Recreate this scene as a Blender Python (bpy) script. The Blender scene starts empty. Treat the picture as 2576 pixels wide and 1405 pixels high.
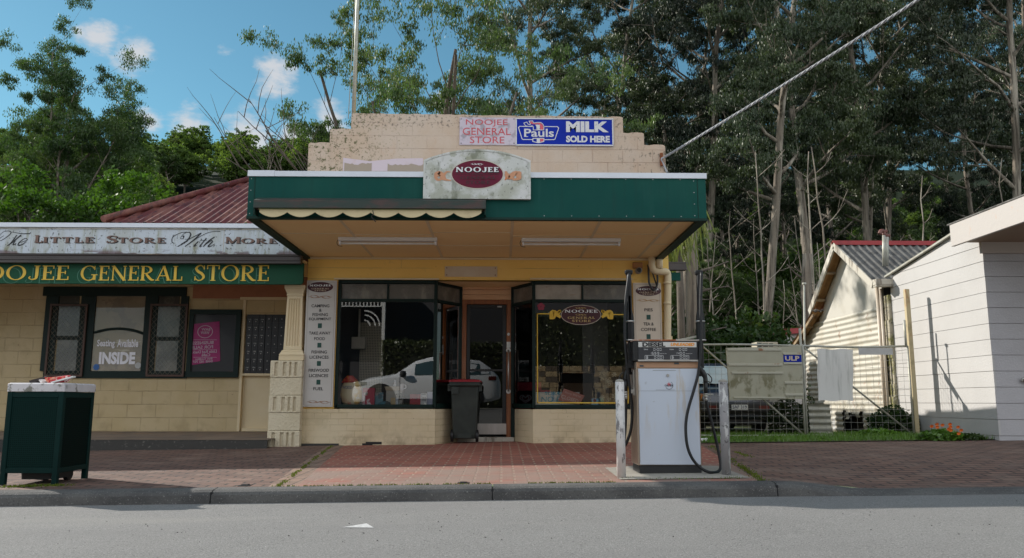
import bpy, bmesh, math, random
import numpy as np
from mathutils import Vector, Matrix
R = math.radians
scene = bpy.context.scene
col = scene.collection

# ------------------------------------------------------------------ camera
CAM = Vector((0.0, 0.0, 0.60))
PITCH, YAW, ROLL = 8.75, -0.74, 0.10
cd = bpy.data.cameras.new("camera"); cam = bpy.data.objects.new("camera", cd); col.objects.link(cam)
cd.sensor_width = 36.0; cd.lens = 27.95; cd.clip_start = 0.05; cd.clip_end = 2000
RM = Matrix.Rotation(R(YAW), 3, 'Z') @ Matrix.Rotation(R(90 + PITCH), 3, 'X') @ Matrix.Rotation(R(ROLL), 3, 'Z')
cam.matrix_world = Matrix.Translation(CAM) @ RM.to_4x4()
scene.camera = cam
FPX = 27.95 / 36.0 * 2576.0

# ------------------------------------------------------------------ sky and sun
SUN = Vector((-1.55, 0.96, 1.0)).normalized()          # towards the sun: behind the shop, to the left
elev = math.asin(SUN.z); azim = math.atan2(SUN.x, SUN.y)
world = bpy.data.worlds.new("World"); scene.world = world; world.use_nodes = True
nt = world.node_tree; nt.nodes.clear()
wo = nt.nodes.new('ShaderNodeOutputWorld'); bg = nt.nodes.new('ShaderNodeBackground')
sky = nt.nodes.new('ShaderNodeTexSky'); sky.sky_type = 'NISHITA'; sky.sun_disc = False
sky.sun_elevation = elev; sky.sun_rotation = azim; sky.air_density = 1.0; sky.dust_density = 0.1; sky.ozone_density = 2.2
SKY_STRENGTH = 0.05
bg.inputs['Strength'].default_value = SKY_STRENGTH
# clouds: soft white patches low over the hill and a few wisps higher up
tc = nt.nodes.new('ShaderNodeTexCoord')
def wmath(op, a, b=None):
    n = nt.nodes.new('ShaderNodeMath'); n.operation = op
    for i, v in enumerate((a, b)):
        if v is None: continue
        if isinstance(v, (int, float)): n.inputs[i].default_value = v
        else: nt.links.new(v, n.inputs[i])
    return n.outputs[0]
nz = nt.nodes.new('ShaderNodeTexNoise'); nz.inputs['Scale'].default_value = 13.0; nz.inputs['Detail'].default_value = 9.0
nz.inputs['Roughness'].default_value = 0.62
mp = nt.nodes.new('ShaderNodeMapping'); mp.inputs['Scale'].default_value = (1.0, 1.0, 2.0)
nt.links.new(tc.outputs['Generated'], mp.inputs['Vector']); nt.links.new(mp.outputs['Vector'], nz.inputs['Vector'])
def pix_dir(px, py):
    return (RM @ Vector(((px - 1288.0) / FPX, (702.5 - py) / FPX, -1.0))).normalized()
mask = None
for px, py, rad, w in ((470, 335, .040, 1.0), (640, 345, .055, 1.0), (740, 350, .05, 1.0), (690, 195, .040, .75), (335, 135, .040, .62),
                       (250, 95, .035, .62), (380, 320, .03, .8), (1110, 265, .03, .7), (480, 270, .02, .5), (830, 310, .04, 1.0), (560, 130, .02, .4)):
    vd = nt.nodes.new('ShaderNodeVectorMath'); vd.operation = 'DISTANCE'
    nt.links.new(tc.outputs['Generated'], vd.inputs[0]); vd.inputs[1].default_value = pix_dir(px, py)
    m = wmath('MULTIPLY', wmath('SUBTRACT', 1.0, wmath('DIVIDE', vd.outputs['Value'], rad)), w)
    m = wmath('MAXIMUM', m, 0.0)
    mask = m if mask is None else wmath('MAXIMUM', mask, m)
cl = wmath('ADD', wmath('MULTIPLY', wmath('SUBTRACT', nz.outputs['Fac'], 0.5), 3.4), wmath('MULTIPLY', mask, 1.35))
cl = wmath('MULTIPLY', cl, wmath('MINIMUM', wmath('MULTIPLY', mask, 4.0), 1.0))
rp = nt.nodes.new('ShaderNodeMapRange'); rp.interpolation_type = 'SMOOTHSTEP'
rp.inputs['From Min'].default_value = 0.22; rp.inputs['From Max'].default_value = 1.0; rp.inputs['To Max'].default_value = 0.9
nt.links.new(cl, rp.inputs['Value'])
mx = nt.nodes.new('ShaderNodeMix'); mx.data_type = 'RGBA'
tn = nt.nodes.new('ShaderNodeMix'); tn.data_type = 'RGBA'; tn.blend_type = 'MULTIPLY'; tn.inputs['Factor'].default_value = 1.0
nt.links.new(sky.outputs['Color'], tn.inputs['A']); tn.inputs['B'].default_value = (.74, 1.10, .98, 1)
nt.links.new(rp.outputs['Result'], mx.inputs['Factor']); nt.links.new(tn.outputs['Result'], mx.inputs['A'])
mx.inputs['B'].default_value = (6.0, 6.1, 6.35, 1)
# unseen bright cumulus added in the southern sky, behind the viewer, to fill shade
n2 = nt.nodes.new('ShaderNodeTexNoise'); n2.inputs['Scale'].default_value = 2.2; n2.inputs['Detail'].default_value = 7.0
nt.links.new(tc.outputs['Generated'], n2.inputs['Vector'])
sp = nt.nodes.new('ShaderNodeSeparateXYZ'); nt.links.new(tc.outputs['Generated'], sp.inputs[0])
def wrange(v, a, b, lo, hi):
    q = nt.nodes.new('ShaderNodeMapRange'); q.interpolation_type = 'SMOOTHSTEP'; nt.links.new(v, q.inputs['Value'])
    for k, x in zip(('From Min', 'From Max', 'To Min', 'To Max'), (a, b, lo, hi)): q.inputs[k].default_value = x
    return q.outputs['Result']
south = wrange(wmath('MULTIPLY', sp.outputs['Y'], -1.0), -.05, .35, 0.0, 1.0)
cov = wmath('MULTIPLY', south, wrange(n2.outputs['Fac'], .36, .52, 0.0, 1.0))
m3 = nt.nodes.new('ShaderNodeMix'); m3.data_type = 'RGBA'
nt.links.new(cov, m3.inputs['Factor']); nt.links.new(mx.outputs['Result'], m3.inputs['A']); m3.inputs['B'].default_value = (12.6, 13.2, 14.0, 1)
nt.links.new(m3.outputs['Result'], bg.inputs['Color']); nt.links.new(bg.outputs['Background'], wo.inputs['Surface'])
sl = bpy.data.lights.new("sun", 'SUN'); sl.energy = 2.6; sl.angle = R(0.53); sl.color = (1.0, 0.94, 0.86)
so = bpy.data.objects.new("sun", sl); col.objects.link(so); so.location = SUN * 60
so.rotation_euler = (-SUN).to_track_quat('-Z', 'Y').to_euler()
vs = scene.view_settings; scene.display_settings.display_device = 'sRGB'
vs.view_transform = 'Standard'; vs.look = 'None'; vs.exposure = 1.15; vs.gamma = 1.0; vs.use_curve_mapping = False

# ------------------------------------------------------------------ helpers
def at(px, py, Y):
    """world point seen at photo pixel (px, py) on the vertical plane y = Y"""
    d = RM @ Vector(((px - 1288.0) / FPX, (702.5 - py) / FPX, -1.0))
    t = Y / d.y
    return CAM + d * t
def box_of(px0, py0, px1, py1, Y):
    m = (py0 + py1) / 2; c = (px0 + px1) / 2
    return at(px0, m, Y).x, at(px1, m, Y).x, at(c, py1, Y).z, at(c, py0, Y).z
ORIG = {}
def origin(o): return ORIG.get(o.name, Vector((0, 0, 0))) if o is not None else Vector((0, 0, 0))
def tag(o, label=None, cat=None, group=None, kind=None):
    if label: o['label'] = label
    if cat: o['category'] = cat
    if group: o['group'] = group
    if kind: o['kind'] = kind
    return o
def thing(name, label, cat, loc, group=None):
    o = bpy.data.objects.new(name, None); col.objects.link(o); o.location = loc
    o.empty_display_size = .2; ORIG[o.name] = Vector(loc)
    return tag(o, label, cat, group)
def copy_tree(o, parent=None):
    c = o.copy(); col.objects.link(c); c.parent = parent
    for ch in list(o.children): copy_tree(ch, c)
    return c
class MB:
    def __init__(s): s.v = []; s.f = []; s.sm = []
    def add(s, vs, fs, smooth=False):
        b = len(s.v); s.v += [tuple(p) for p in vs]
        for f in fs: s.f.append(tuple(i + b for i in f)); s.sm.append(smooth)
        return s
    def box(s, x0, x1, y0, y1, z0, z1):
        if x0 > x1: x0, x1 = x1, x0
        if y0 > y1: y0, y1 = y1, y0
        if z0 > z1: z0, z1 = z1, z0
        return s.add([(x0,y0,z0),(x1,y0,z0),(x1,y1,z0),(x0,y1,z0),(x0,y0,z1),(x1,y0,z1),(x1,y1,z1),(x0,y1,z1)],
              [(0,3,2,1),(4,5,6,7),(0,1,5,4),(1,2,6,5),(2,3,7,6),(3,0,4,7)])
    def bar(s, a, b, w, h, up=(0,0,1)):
        """box beam from a to b, w wide, h high"""
        a = Vector(a); b = Vector(b); d = (b - a).normalized(); up = Vector(up)
        if abs(d.dot(up)) > .98: up = Vector((0, 1, 0))
        r = d.cross(up).normalized(); u = r.cross(d).normalized()
        vs = []
        for p in (a, b):
            for sx, sy in ((-1,-1),(1,-1),(1,1),(-1,1)): vs.append(p + r * sx * w / 2 + u * sy * h / 2)
        return s.add(vs, [(0,1,2,3),(7,6,5,4),(0,4,5,1),(1,5,6,2),(2,6,7,3),(3,7,4,0)])
    def tube(s, pts, rad, n=8, cap=True, smooth=True):
        pts = [Vector(p) for p in pts]; m = len(pts)
        rs = rad if isinstance(rad, (list, tuple)) else [rad] * m
        vs = []; pu = None
        for i, p in enumerate(pts):
            d = (pts[min(i+1, m-1)] - pts[max(i-1, 0)])
            d = d.normalized() if d.length > 1e-9 else Vector((0,0,1))
            if pu is None:
                pu = Vector((1,0,0)) if abs(d.x) < .9 else Vector((0,1,0))
            r = d.cross(pu)
            if r.length < 1e-6: r = d.orthogonal()
            r.normalize(); u = r.cross(d).normalized(); pu = u
            for k in range(n):
                a = 2 * math.pi * k / n; vs.append(p + (r * math.cos(a) + u * math.sin(a)) * rs[i])
        fs = [(i*n+k, i*n+(k+1)%n, (i+1)*n+(k+1)%n, (i+1)*n+k) for i in range(m-1) for k in range(n)]
        s.add(vs, fs, smooth)
        if cap: s.add(vs[:n][::-1], [tuple(range(n))]); s.add(vs[-n:], [tuple(range(n))])
        return s
    def lathe(s, prof, n=20, c=(0,0,0), axis='z', smooth=True):
        vs = []; c = Vector(c)
        for r, h in prof:
            for k in range(n):
                a = 2 * math.pi * k / n; q = (r*math.cos(a), r*math.sin(a), h)
                if axis == 'x': q = (h, q[0], q[1])
                elif axis == 'y': q = (q[0], h, q[1])
                vs.append(c + Vector(q))
        m = len(prof)
        s.add(vs, [(i*n+k, i*n+(k+1)%n, (i+1)*n+(k+1)%n, (i+1)*n+k) for i in range(m-1) for k in range(n)], smooth)
        s.add(vs[:n][::-1], [tuple(range(n))]); s.add(vs[-n:], [tuple(range(n))])
        return s
    def prism(s, poly, y0, y1):
        """outline in (x, z) given thickness from y0 (front) to y1"""
        n = len(poly)
        vs = [(x, y0, z) for x, z in poly] + [(x, y1, z) for x, z in poly]
        return s.add(vs, [tuple(range(n)), tuple(range(2*n-1, n-1, -1))] + [(i, i+n, (i+1)%n+n, (i+1)%n) for i in range(n)])
    def plate(s, poly, y):
        return s.add([(x, y, z) for x, z in poly], [tuple(range(len(poly)))])
    def loft(s, rings, smooth=True, cap=True):
        n = len(rings[0]); vs = [p for r in rings for p in r]
        s.add(vs, [(i*n+k, i*n+(k+1)%n, (i+1)*n+(k+1)%n, (i+1)*n+k) for i in range(len(rings)-1) for k in range(n)], smooth)
        if cap: s.add(rings[0][::-1], [tuple(range(n))]); s.add(rings[-1], [tuple(range(n))])
        return s
    def build(s, name, mat, parent=None, bevel=0, seg=2, smooth=None):
        me = bpy.data.meshes.new(name); off = Vector((0,0,0)); p = parent
        off = origin(parent)
        me.from_pydata([tuple(Vector(v) - off) for v in s.v], [], s.f)
        bm = bmesh.new(); bm.from_mesh(me)
        for i, fc in enumerate(bm.faces): fc.smooth = s.sm[i] if smooth is None else smooth
        bmesh.ops.remove_doubles(bm, verts=bm.verts, dist=1e-6)
        bmesh.ops.recalc_face_normals(bm, faces=bm.faces)
        if bevel:
            es = [e for e in bm.edges if len(e.link_faces) == 2 and e.calc_face_angle(0) > .6]
            try: bmesh.ops.bevel(bm, geom=es, offset=bevel, segments=seg, affect='EDGES', profile=.5, clamp_overlap=True)
            except Exception: pass
        bm.to_mesh(me); bm.free()
        me.materials.append(mat)
        o = bpy.data.objects.new(name, me); col.objects.link(o)
        if parent is not None: o.parent = parent; ORIG[o.name] = off
        return o
def spline(pts, n=6):
    P = [Vector(p) for p in pts]; P = [P[0]*2-P[1]] + P + [P[-1]*2-P[-2]]; out = []
    for i in range(1, len(P)-2):
        for k in range(n):
            t = k / n; a, b, c, d = P[i-1], P[i], P[i+1], P[i+2]
            out.append(.5*((2*b)+(c-a)*t+(2*a-5*b+4*c-d)*t*t+(3*b-a-3*c+d)*t**3))
    out.append(P[-2]); return out
def rounded(w, d, r, z, cx=0, cy=0, n=4):
    pts = []
    for sx, sy, a0 in ((1,1,0),(-1,1,90),(-1,-1,180),(1,-1,270)):
        for k in range(n+1):
            a = R(a0 + 90*k/n); pts.append(Vector((cx+sx*(w/2-r)+r*math.cos(a), cy+sy*(d/2-r)+r*math.sin(a), z)))
    return pts

# ------------------------------------------------------------------ lettering
def font_polys(s, bold=0.0, shear=0.0, space=1.0):
    cu = bpy.data.curves.new("t", 'FONT'); cu.body = s; cu.offset = bold; cu.shear = shear; cu.space_character = space
    cu.resolution_u = 3; cu.fill_mode = 'FRONT'
    o = bpy.data.objects.new("t", cu); col.objects.link(o)
    me = bpy.data.meshes.new_from_object(o.evaluated_get(bpy.context.evaluated_depsgraph_get()))
    vs = [(v.co.x, v.co.y) for v in me.vertices]; fs = [tuple(p.vertices) for p in me.polygons]
    bpy.data.objects.remove(o); bpy.data.curves.remove(cu); bpy.data.meshes.remove(me)
    return [(vs, fs)]
def st_line(x0, y0, x1, y1, w):
    dx, dy = x1-x0, y1-y0; L = math.hypot(dx, dy); nx, ny = -dy/L*w/2, dx/L*w/2
    return ([(x0+nx,y0+ny),(x1+nx,y1+ny),(x1-nx,y1-ny),(x0-nx,y0-ny)], [(0,3,2,1)])
def st_rect(x0, y0, x1, y1): return ([(x0,y0),(x1,y0),(x1,y1),(x0,y1)], [(0,1,2,3)])
def st_ring(cx, cy, rx, ry, T, t, a0=0, a1=360, n=28):
    vs = []; fs = []
    for k in range(n+1):
        a = R(a0 + (a1-a0)*k/n); c, s_ = math.cos(a), math.sin(a)
        vs += [(cx+rx*c, cy+ry*s_), (cx+(rx-T)*c, cy+(ry-t)*s_)]
    for k in range(n): fs.append((2*k, 2*k+2, 2*k+3, 2*k+1))
    return (vs, fs)
def st_poly(pts, ws, sub=5):
    P = spline([(x, y, 0) for x, y in pts], sub); m = len(P); vs = []; fs = []
    for i, p in enumerate(P):
        d = (P[min(i+1,m-1)]-P[max(i-1,0)]).normalized(); f = i/(m-1)*(len(ws)-1); k = min(int(f), len(ws)-2)
        w = (ws[k]*(1-(f-k))+ws[k+1]*(f-k))/2 if len(ws) > 1 else ws[0]/2
        vs += [(p.x-d.y*w, p.y+d.x*w), (p.x+d.y*w, p.y-d.x*w)]
    for i in range(m-1): fs.append((2*i, 2*i+1, 2*i+3, 2*i+2))
    return (vs, fs)
def serif_glyph(c, T, t, s):
    def stem(x, w=None, y0=0, y1=1):
        w = w or T
        return [st_rect(x-w/2, y0+t, x+w/2, y1-t), st_rect(x-w/2-s, y0, x+w/2+s, y0+t), st_rect(x-w/2-s, y1-t, x+w/2+s, y1)]
    x = T/2 + s
    if c == 'I': return stem(x), 2*x
    if c == 'O': return [st_ring(.48, .5, .48, .52, T, t)], .96
    if c == 'N': return stem(s+t, t*1.3) + stem(.86-s, t*1.3) + [st_line(s+t, 1, .86-s, 0, T)], .86+t
    if c == 'E': return stem(x) + [st_rect(x, 0, .6, t*1.1), st_rect(x, 1-t*1.1, .58, 1), st_rect(x, .52-t/2, .46, .52+t/2), st_rect(.6-t, 0, .6, .24), st_rect(.58-t, .78, .58, 1), st_rect(.46-t, .4, .46, .64)], .6
    if c == 'L': return stem(x) + [st_rect(x, 0, .56, t*1.1), st_rect(.56-t, 0, .56, .28)], .56
    if c == 'T': return [st_rect(.34-T/2, t, .34+T/2, 1), st_rect(.34-T/2-s, 0, .34+T/2+s, t), st_rect(0, 1-t*1.1, .68, 1), st_rect(0, .74, t, 1), st_rect(.68-t, .74, .68, 1)], .68
    if c == 'J': return [st_rect(.42-T/2, .3, .42+T/2, 1-t), st_rect(.42-T/2-s, 1-t, .42+T/2+s, 1), st_poly([(.42, .32), (.38, .1), (.2, .03), (.06, .12), (.12, .24)], [T, T*.8, t, t, t*1.4])], .5+s
    if c == 'G': return [st_ring(.48, .5, .48, .52, T, t, 42, 330), st_rect(.8-T/2, .04, .8+T/2, .38), st_rect(.62, .36, .98, .36+t), st_rect(.83-t, .72, .83, 1)], .96
    if c == 'R': return stem(x) + [st_ring(.3, .73, .38, .27, T, t, -90, 90, 16), st_rect(x, 1-t, .3, 1), st_rect(x, .46, .3, .46+t), st_poly([(.34, .46), (.5, .22), (.66, .06), (.82, .04)], [T*.7, T, T*.9, t])], .82
    if c == 'A': return [st_line(.07, 0, .42, 1, t*1.2), st_line(.74, 0, .41, 1, T), st_rect(.2, .3, .6, .3+t), st_rect(-.03, 0, .2, t), st_rect(.6, 0, .9, t)], .86
    if c == 'S': return [st_poly([(.52, .8), (.4, .95), (.24, .96), (.1, .8), (.2, .6), (.4, .46), (.52, .25), (.4, .06), (.22, .03), (.06, .16)], [t, t, T*.6, T*.8, T, T*1.05, T*.9, t*1.2, t, t])] + [st_rect(.52-t*.4, .72, .52+t*.6, .98), st_rect(.03, .02, .03+t, .28)], .58
    if c == 'M': return stem(s+t, t*1.3) + stem(1.0-s, T) + [st_line(s+t, 1, .52, 0, T), st_line(.5, 0, .97-s, 1, t*1.2)], 1.04+T/2
    return [], .4
def serif_polys(s, T=.2, t=.07, sf=.07, gap=.12):
    out = []; x = 0
    for c in s:
        if c == ' ': x += .55; continue
        g, w = serif_glyph(c, T, t, sf)
        for vs, fs in g: out.append(([(px+x, py) for px, py in vs], fs))
        x += w + gap
    return out
def put(mb, polys, box, Y, mirror=False, tilt=0.0, dz=.0003):
    """fit 2-D letter shapes into a world box (x0, x1, z0, z1) on the plane y = Y, facing the street"""
    x0, x1, z0, z1 = box
    ax = [p[0] for vs, _ in polys for p in vs]; ay = [p[1] for vs, _ in polys for p in vs]
    mnx, mxx, mny, mxy = min(ax), max(ax), min(ay), max(ay)
    cx, cz = (x0+x1)/2, (z0+z1)/2; ca, sa = math.cos(tilt), math.sin(tilt)
    for i, (vs, fs) in enumerate(polys):
        out = []
        for px, py in vs:
            u = (px-mnx)/(mxx-mnx+1e-9)
            if mirror: u = 1-u
            ex = x0+(x1-x0)*u-cx; ez = z0+(z1-z0)*(py-mny)/(mxy-mny+1e-9)-cz
            out.append((cx+ex*ca-ez*sa, Y - i*dz if len(polys) > 1 else Y, cz+ex*sa+ez*ca))
        mb.add(out, fs)
def T(mb, s, px0, py0, px1, py1, Y, bold=0.0, shear=0.0, serif=None, mirror=False, tilt=0.0):
    polys = serif_polys(s, *serif) if serif else font_polys(s, bold, shear)
    put(mb, polys, box_of(px0, py0, px1, py1, Y), Y, mirror, tilt)
def ellipse(cx, cz, rx, rz, n=48): return [(cx+rx*math.cos(2*math.pi*k/n), cz+rz*math.sin(2*math.pi*k/n)) for k in range(n)]
def scroll(mb, px0, py0, px1, py1, Y, w=.06, flip=False):
    """a small painted flourish"""
    L = [([(.5,.5),(.38,.35),(.22,.3),(.1,.55),(.02,.5)], [w,w*1.6,w,w,w*.5]), ([(.45,.42),(.34,.75),(.2,.85),(.1,.7)], [w*.6,w,w*.6,w*.4]),
         ([(.5,.5),(.62,.65),(.78,.7),(.9,.45),(.98,.5)], [w,w*1.6,w,w,w*.5]), ([(.55,.58),(.66,.25),(.8,.15),(.9,.3)], [w*.6,w,w*.6,w*.4])]
    put(mb, [st_poly(p, q) for p, q in L], box_of(px0, py0, px1, py1, Y), Y)
# ------------------------------------------------------------------ materials
def mk(name, base, rough=.6, metal=0.0, layers=(), bump=(), brick=None, spec=.5, rvar=0.0, coat=0.0):
    """procedural surface. layers: (colour, scale, lo, hi, amount[, stretch xyz[, (axis, a, b)]]); bump: (scale, strength, dist)"""
    m = bpy.data.materials.new(name); m.use_nodes = True; n = m.node_tree.nodes; l = m.node_tree.links
    p = n['Principled BSDF']; p.inputs['Roughness'].default_value = rough; p.inputs['Metallic'].default_value = metal
    p.inputs['Specular IOR Level'].default_value = spec
    if coat: p.inputs['Coat Weight'].default_value = coat; p.inputs['Coat Roughness'].default_value = .05
    tc = n.new('ShaderNodeTexCoord'); co = tc.outputs['Object']
    sep = n.new('ShaderNodeSeparateXYZ'); l.new(co, sep.inputs[0])
    def rgb(c):
        q = n.new('ShaderNodeRGB'); q.outputs[0].default_value = (*c[:3], 1); return q.outputs[0]
    def mth(op, a, b=None):
        q = n.new('ShaderNodeMath'); q.operation = op
        for i, v in enumerate((a, b)):
            if v is None: continue
            if isinstance(v, (int, float)): q.inputs[i].default_value = v
            else: l.new(v, q.inputs[i])
        return q.outputs[0]
    def mixc(f, a, b):
        q = n.new('ShaderNodeMix'); q.data_type = 'RGBA'
        if isinstance(f, (int, float)): q.inputs['Factor'].default_value = f
        else: l.new(f, q.inputs['Factor'])
        l.new(a, q.inputs['A']); l.new(b, q.inputs['B']); return q.outputs['Result']
    def noise(scale, st=(1,1,1), detail=7, rgh=.6, off=0.0):
        mp = n.new('ShaderNodeMapping'); mp.inputs['Scale'].default_value = st; mp.inputs['Location'].default_value = (off, off*1.7, off*.6)
        l.new(co, mp.inputs['Vector'])
        q = n.new('ShaderNodeTexNoise'); q.inputs['Scale'].default_value = scale; q.inputs['Detail'].default_value = detail
        q.inputs['Roughness'].default_value = rgh; l.new(mp.outputs['Vector'], q.inputs['Vector']); return q.outputs['Fac']
    def rng(v, a, b, lo=0.0, hi=1.0):
        q = n.new('ShaderNodeMapRange'); q.interpolation_type = 'SMOOTHSTEP'; l.new(v, q.inputs['Value'])
        for k, x in zip(('From Min', 'From Max', 'To Min', 'To Max'), (a, b, lo, hi)): q.inputs[k].default_value = x
        return q.outputs['Result']
    c = rgb(base); height = None
    if brick:
        ax = brick.get('axes', 'xz'); cb = n.new('ShaderNodeCombineXYZ')
        src = {'x': sep.outputs['X'], 'y': sep.outputs['Y'], 'z': sep.outputs['Z']}
        wob = mth('MULTIPLY', mth('SUBTRACT', noise(3.0, detail=3), .5), brick.get('wob', .012))
        l.new(mth('ADD', mth('ADD', src[ax[0]], brick.get('ox', 0.0)), wob), cb.inputs[0]); l.new(mth('ADD', mth('ADD', src[ax[1]], brick.get('oy', 0.0)), wob), cb.inputs[1])
        b = n.new('ShaderNodeTexBrick'); l.new(cb.outputs[0], b.inputs['Vector']); b.offset = brick.get('off', .5)
        b.inputs['Scale'].default_value = 1.0; b.inputs['Brick Width'].default_value = brick['w']; b.inputs['Row Height'].default_value = brick['h']
        b.inputs['Mortar Size'].default_value = brick['m']; b.inputs['Mortar Smooth'].default_value = brick.get('ms', .3); b.inputs['Bias'].default_value = 0.0
        b.inputs['Color1'].default_value = (*brick.get('c1', base), 1); b.inputs['Color2'].default_value = (*brick.get('c2', base), 1)
        b.inputs['Mortar'].default_value = (*brick.get('mc', base), 1)
        if brick.get('hide'):      # joints that fade in and out where paint has filled them
            mf = mth('MULTIPLY', b.outputs['Fac'], rng(noise(1.7, off=3.0), .38, .62, 1-brick['hide'], 1.0))
            c = mixc(mf, rgb(base), rgb(brick.get('mc', base)))
        else: c = b.outputs['Color']; mf = b.outputs['Fac']
        height = mth('MULTIPLY', mth('SUBTRACT', 1.0, mf), brick.get('depth', .006))
    for i, ly in enumerate(layers):
        cc, sc, lo, hi, amt = ly[:5]; st = ly[5] if len(ly) > 5 and ly[5] else (1,1,1)
        f = mth('MULTIPLY', rng(noise(sc, st, off=7.3*i+1), lo, hi), amt)
        if len(ly) > 6 and ly[6]:
            for axn, a, bb in (ly[6] if isinstance(ly[6], list) else [ly[6]]): f = mth('MULTIPLY', f, rng(sep.outputs[axn], a, bb) if a < bb else rng(sep.outputs[axn], bb, a, 1.0, 0.0))
        c = mixc(f, c, rgb(cc))
    l.new(c, p.inputs['Base Color'])
    for i, (sc, dist) in enumerate(bump):
        h = mth('MULTIPLY', noise(sc, detail=5, off=i*3.1), dist); height = h if height is None else mth('ADD', height, h)
    if height is not None:
        bn = n.new('ShaderNodeBump'); bn.inputs['Distance'].default_value = 1.0; bn.inputs['Strength'].default_value = 1.0
        l.new(height, bn.inputs['Height']); l.new(bn.outputs[0], p.inputs['Normal'])
    if rvar: l.new(rng(noise(4.0, off=9), .3, .7, max(0.02, rough-rvar), min(1, rough+rvar)), p.inputs['Roughness'])
    return m
def mk_glass(name, refl=.25, tint=(1,1,1), rough=0.0):
    m = bpy.data.materials.new(name); m.use_nodes = True; n = m.node_tree.nodes; l = m.node_tree.links; n.clear()
    o = n.new('ShaderNodeOutputMaterial'); mx = n.new('ShaderNodeMixShader'); t = n.new('ShaderNodeBsdfTransparent'); g = n.new('ShaderNodeBsdfGlossy')
    t.inputs['Color'].default_value = (*tint, 1); g.inputs['Roughness'].default_value = rough
    fr = n.new('ShaderNodeLayerWeight'); fr.inputs['Blend'].default_value = .35
    mr = n.new('ShaderNodeMapRange'); mr.inputs['To Min'].default_value = refl; mr.inputs['To Max'].default_value = .9
    l.new(fr.outputs['Fresnel'], mr.inputs['Value']); mr.inputs['From Min'].default_value = .04
    l.new(mr.outputs['Result'], mx.inputs['Fac']); l.new(t.outputs[0], mx.inputs[1]); l.new(g.outputs[0], mx.inputs[2]); l.new(mx.outputs[0], o.inputs['Surface'])
    return m
def mk_leaf(name, c1, c2, scale=.35, trans=.35, gloss=.12):
    m = bpy.data.materials.new(name); m.use_nodes = True; n = m.node_tree.nodes; l = m.node_tree.links; n.clear()
    o = n.new('ShaderNodeOutputMaterial'); tc = n.new('ShaderNodeTexCoord'); oi = n.new('ShaderNodeObjectInfo')
    nz = n.new('ShaderNodeTexNoise'); nz.inputs['Scale'].default_value = scale; nz.inputs['Detail'].default_value = 4; l.new(tc.outputs['Object'], nz.inputs['Vector'])
    nf = n.new('ShaderNodeTexNoise'); nf.inputs['Scale'].default_value = 6.0; nf.inputs['Detail'].default_value = 1; l.new(tc.outputs['Object'], nf.inputs['Vector'])
    ad = n.new('ShaderNodeMath'); ad.operation = 'ADD'; l.new(nz.outputs['Fac'], ad.inputs[0])
    ml = n.new('ShaderNodeMath'); ml.operation = 'MULTIPLY_ADD'; l.new(nf.outputs['Fac'], ml.inputs[0]); ml.inputs[1].default_value = .6; ml.inputs[2].default_value = -.3
    l.new(ml.outputs[0], ad.inputs[1])
    a2 = n.new('ShaderNodeMath'); a2.operation = 'MULTIPLY_ADD'; l.new(oi.outputs['Random'], a2.inputs[0]); a2.inputs[1].default_value = .35; l.new(ad.outputs[0], a2.inputs[2])
    mr = n.new('ShaderNodeMapRange'); l.new(a2.outputs[0], mr.inputs['Value']); mr.inputs['From Min'].default_value = .4; mr.inputs['From Max'].default_value = .95
    mc = n.new('ShaderNodeMix'); mc.data_type = 'RGBA'; l.new(mr.outputs['Result'], mc.inputs['Factor'])
    mc.inputs['A'].default_value = (*c1, 1); mc.inputs['B'].default_value = (*c2, 1)
    d = n.new('ShaderNodeBsdfDiffuse'); t = n.new('ShaderNodeBsdfTranslucent'); g = n.new('ShaderNodeBsdfGlossy'); g.inputs['Roughness'].default_value = .42
    l.new(mc.outputs['Result'], d.inputs['Color'])
    tcn = n.new('ShaderNodeMix'); tcn.data_type = 'RGBA'; tcn.blend_type = 'MULTIPLY'; tcn.inputs['Factor'].default_value = 1.0
    l.new(mc.outputs['Result'], tcn.inputs['A']); tcn.inputs['B'].default_value = (1.3, 1.35, .55, 1); l.new(tcn.outputs['Result'], t.inputs['Color'])
    g.inputs['Color'].default_value = (.7, .72, .68, 1)
    m1 = n.new('ShaderNodeMixShader'); m1.inputs['Fac'].default_value = trans; l.new(d.outputs[0], m1.inputs[1]); l.new(t.outputs[0], m1.inputs[2])
    m2 = n.new('ShaderNodeMixShader'); m2.inputs['Fac'].default_value = gloss; l.new(m1.outputs[0], m2.inputs[1]); l.new(g.outputs[0], m2.inputs[2])
    l.new(m2.outputs[0], o.inputs['Surface']); return m
def mk_perf(name, base, hole, pitch, axes):
    m = mk(name, base, .7, spec=.08, layers=[((.20,.23,.21), 14, .70, .78, .5, (2,2,.5))]); n = m.node_tree.nodes; l = m.node_tree.links; p = n['Principled BSDF']
    src = p.inputs['Base Color'].links[0].from_socket; sep = next(q for q in n if q.type == 'SEPXYZ')
    def mth(op, a, b):
        q = n.new('ShaderNodeMath'); q.operation = op
        for i, v in enumerate((a, b)):
            if isinstance(v, (int, float)): q.inputs[i].default_value = v
            elif v is not None: l.new(v, q.inputs[i])
        return q.outputs[0]
    s = [mth('SINE', mth('MULTIPLY', sep.outputs[a.upper()], math.pi/pitch*2), None) for a in axes]
    f = mth('GREATER_THAN', mth('ADD', s[0], s[1]), .55)
    q = n.new('ShaderNodeMix'); q.data_type = 'RGBA'; l.new(f, q.inputs['Factor']); l.new(src, q.inputs['A']); q.inputs['B'].default_value = (*hole, 1)
    l.new(q.outputs['Result'], p.inputs['Base Color']); return m
G = {}
CREAM = (.60, .47, .27)
DARKDIRT = (.05, .045, .035); MOSS = (.11, .12, .03)
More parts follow.
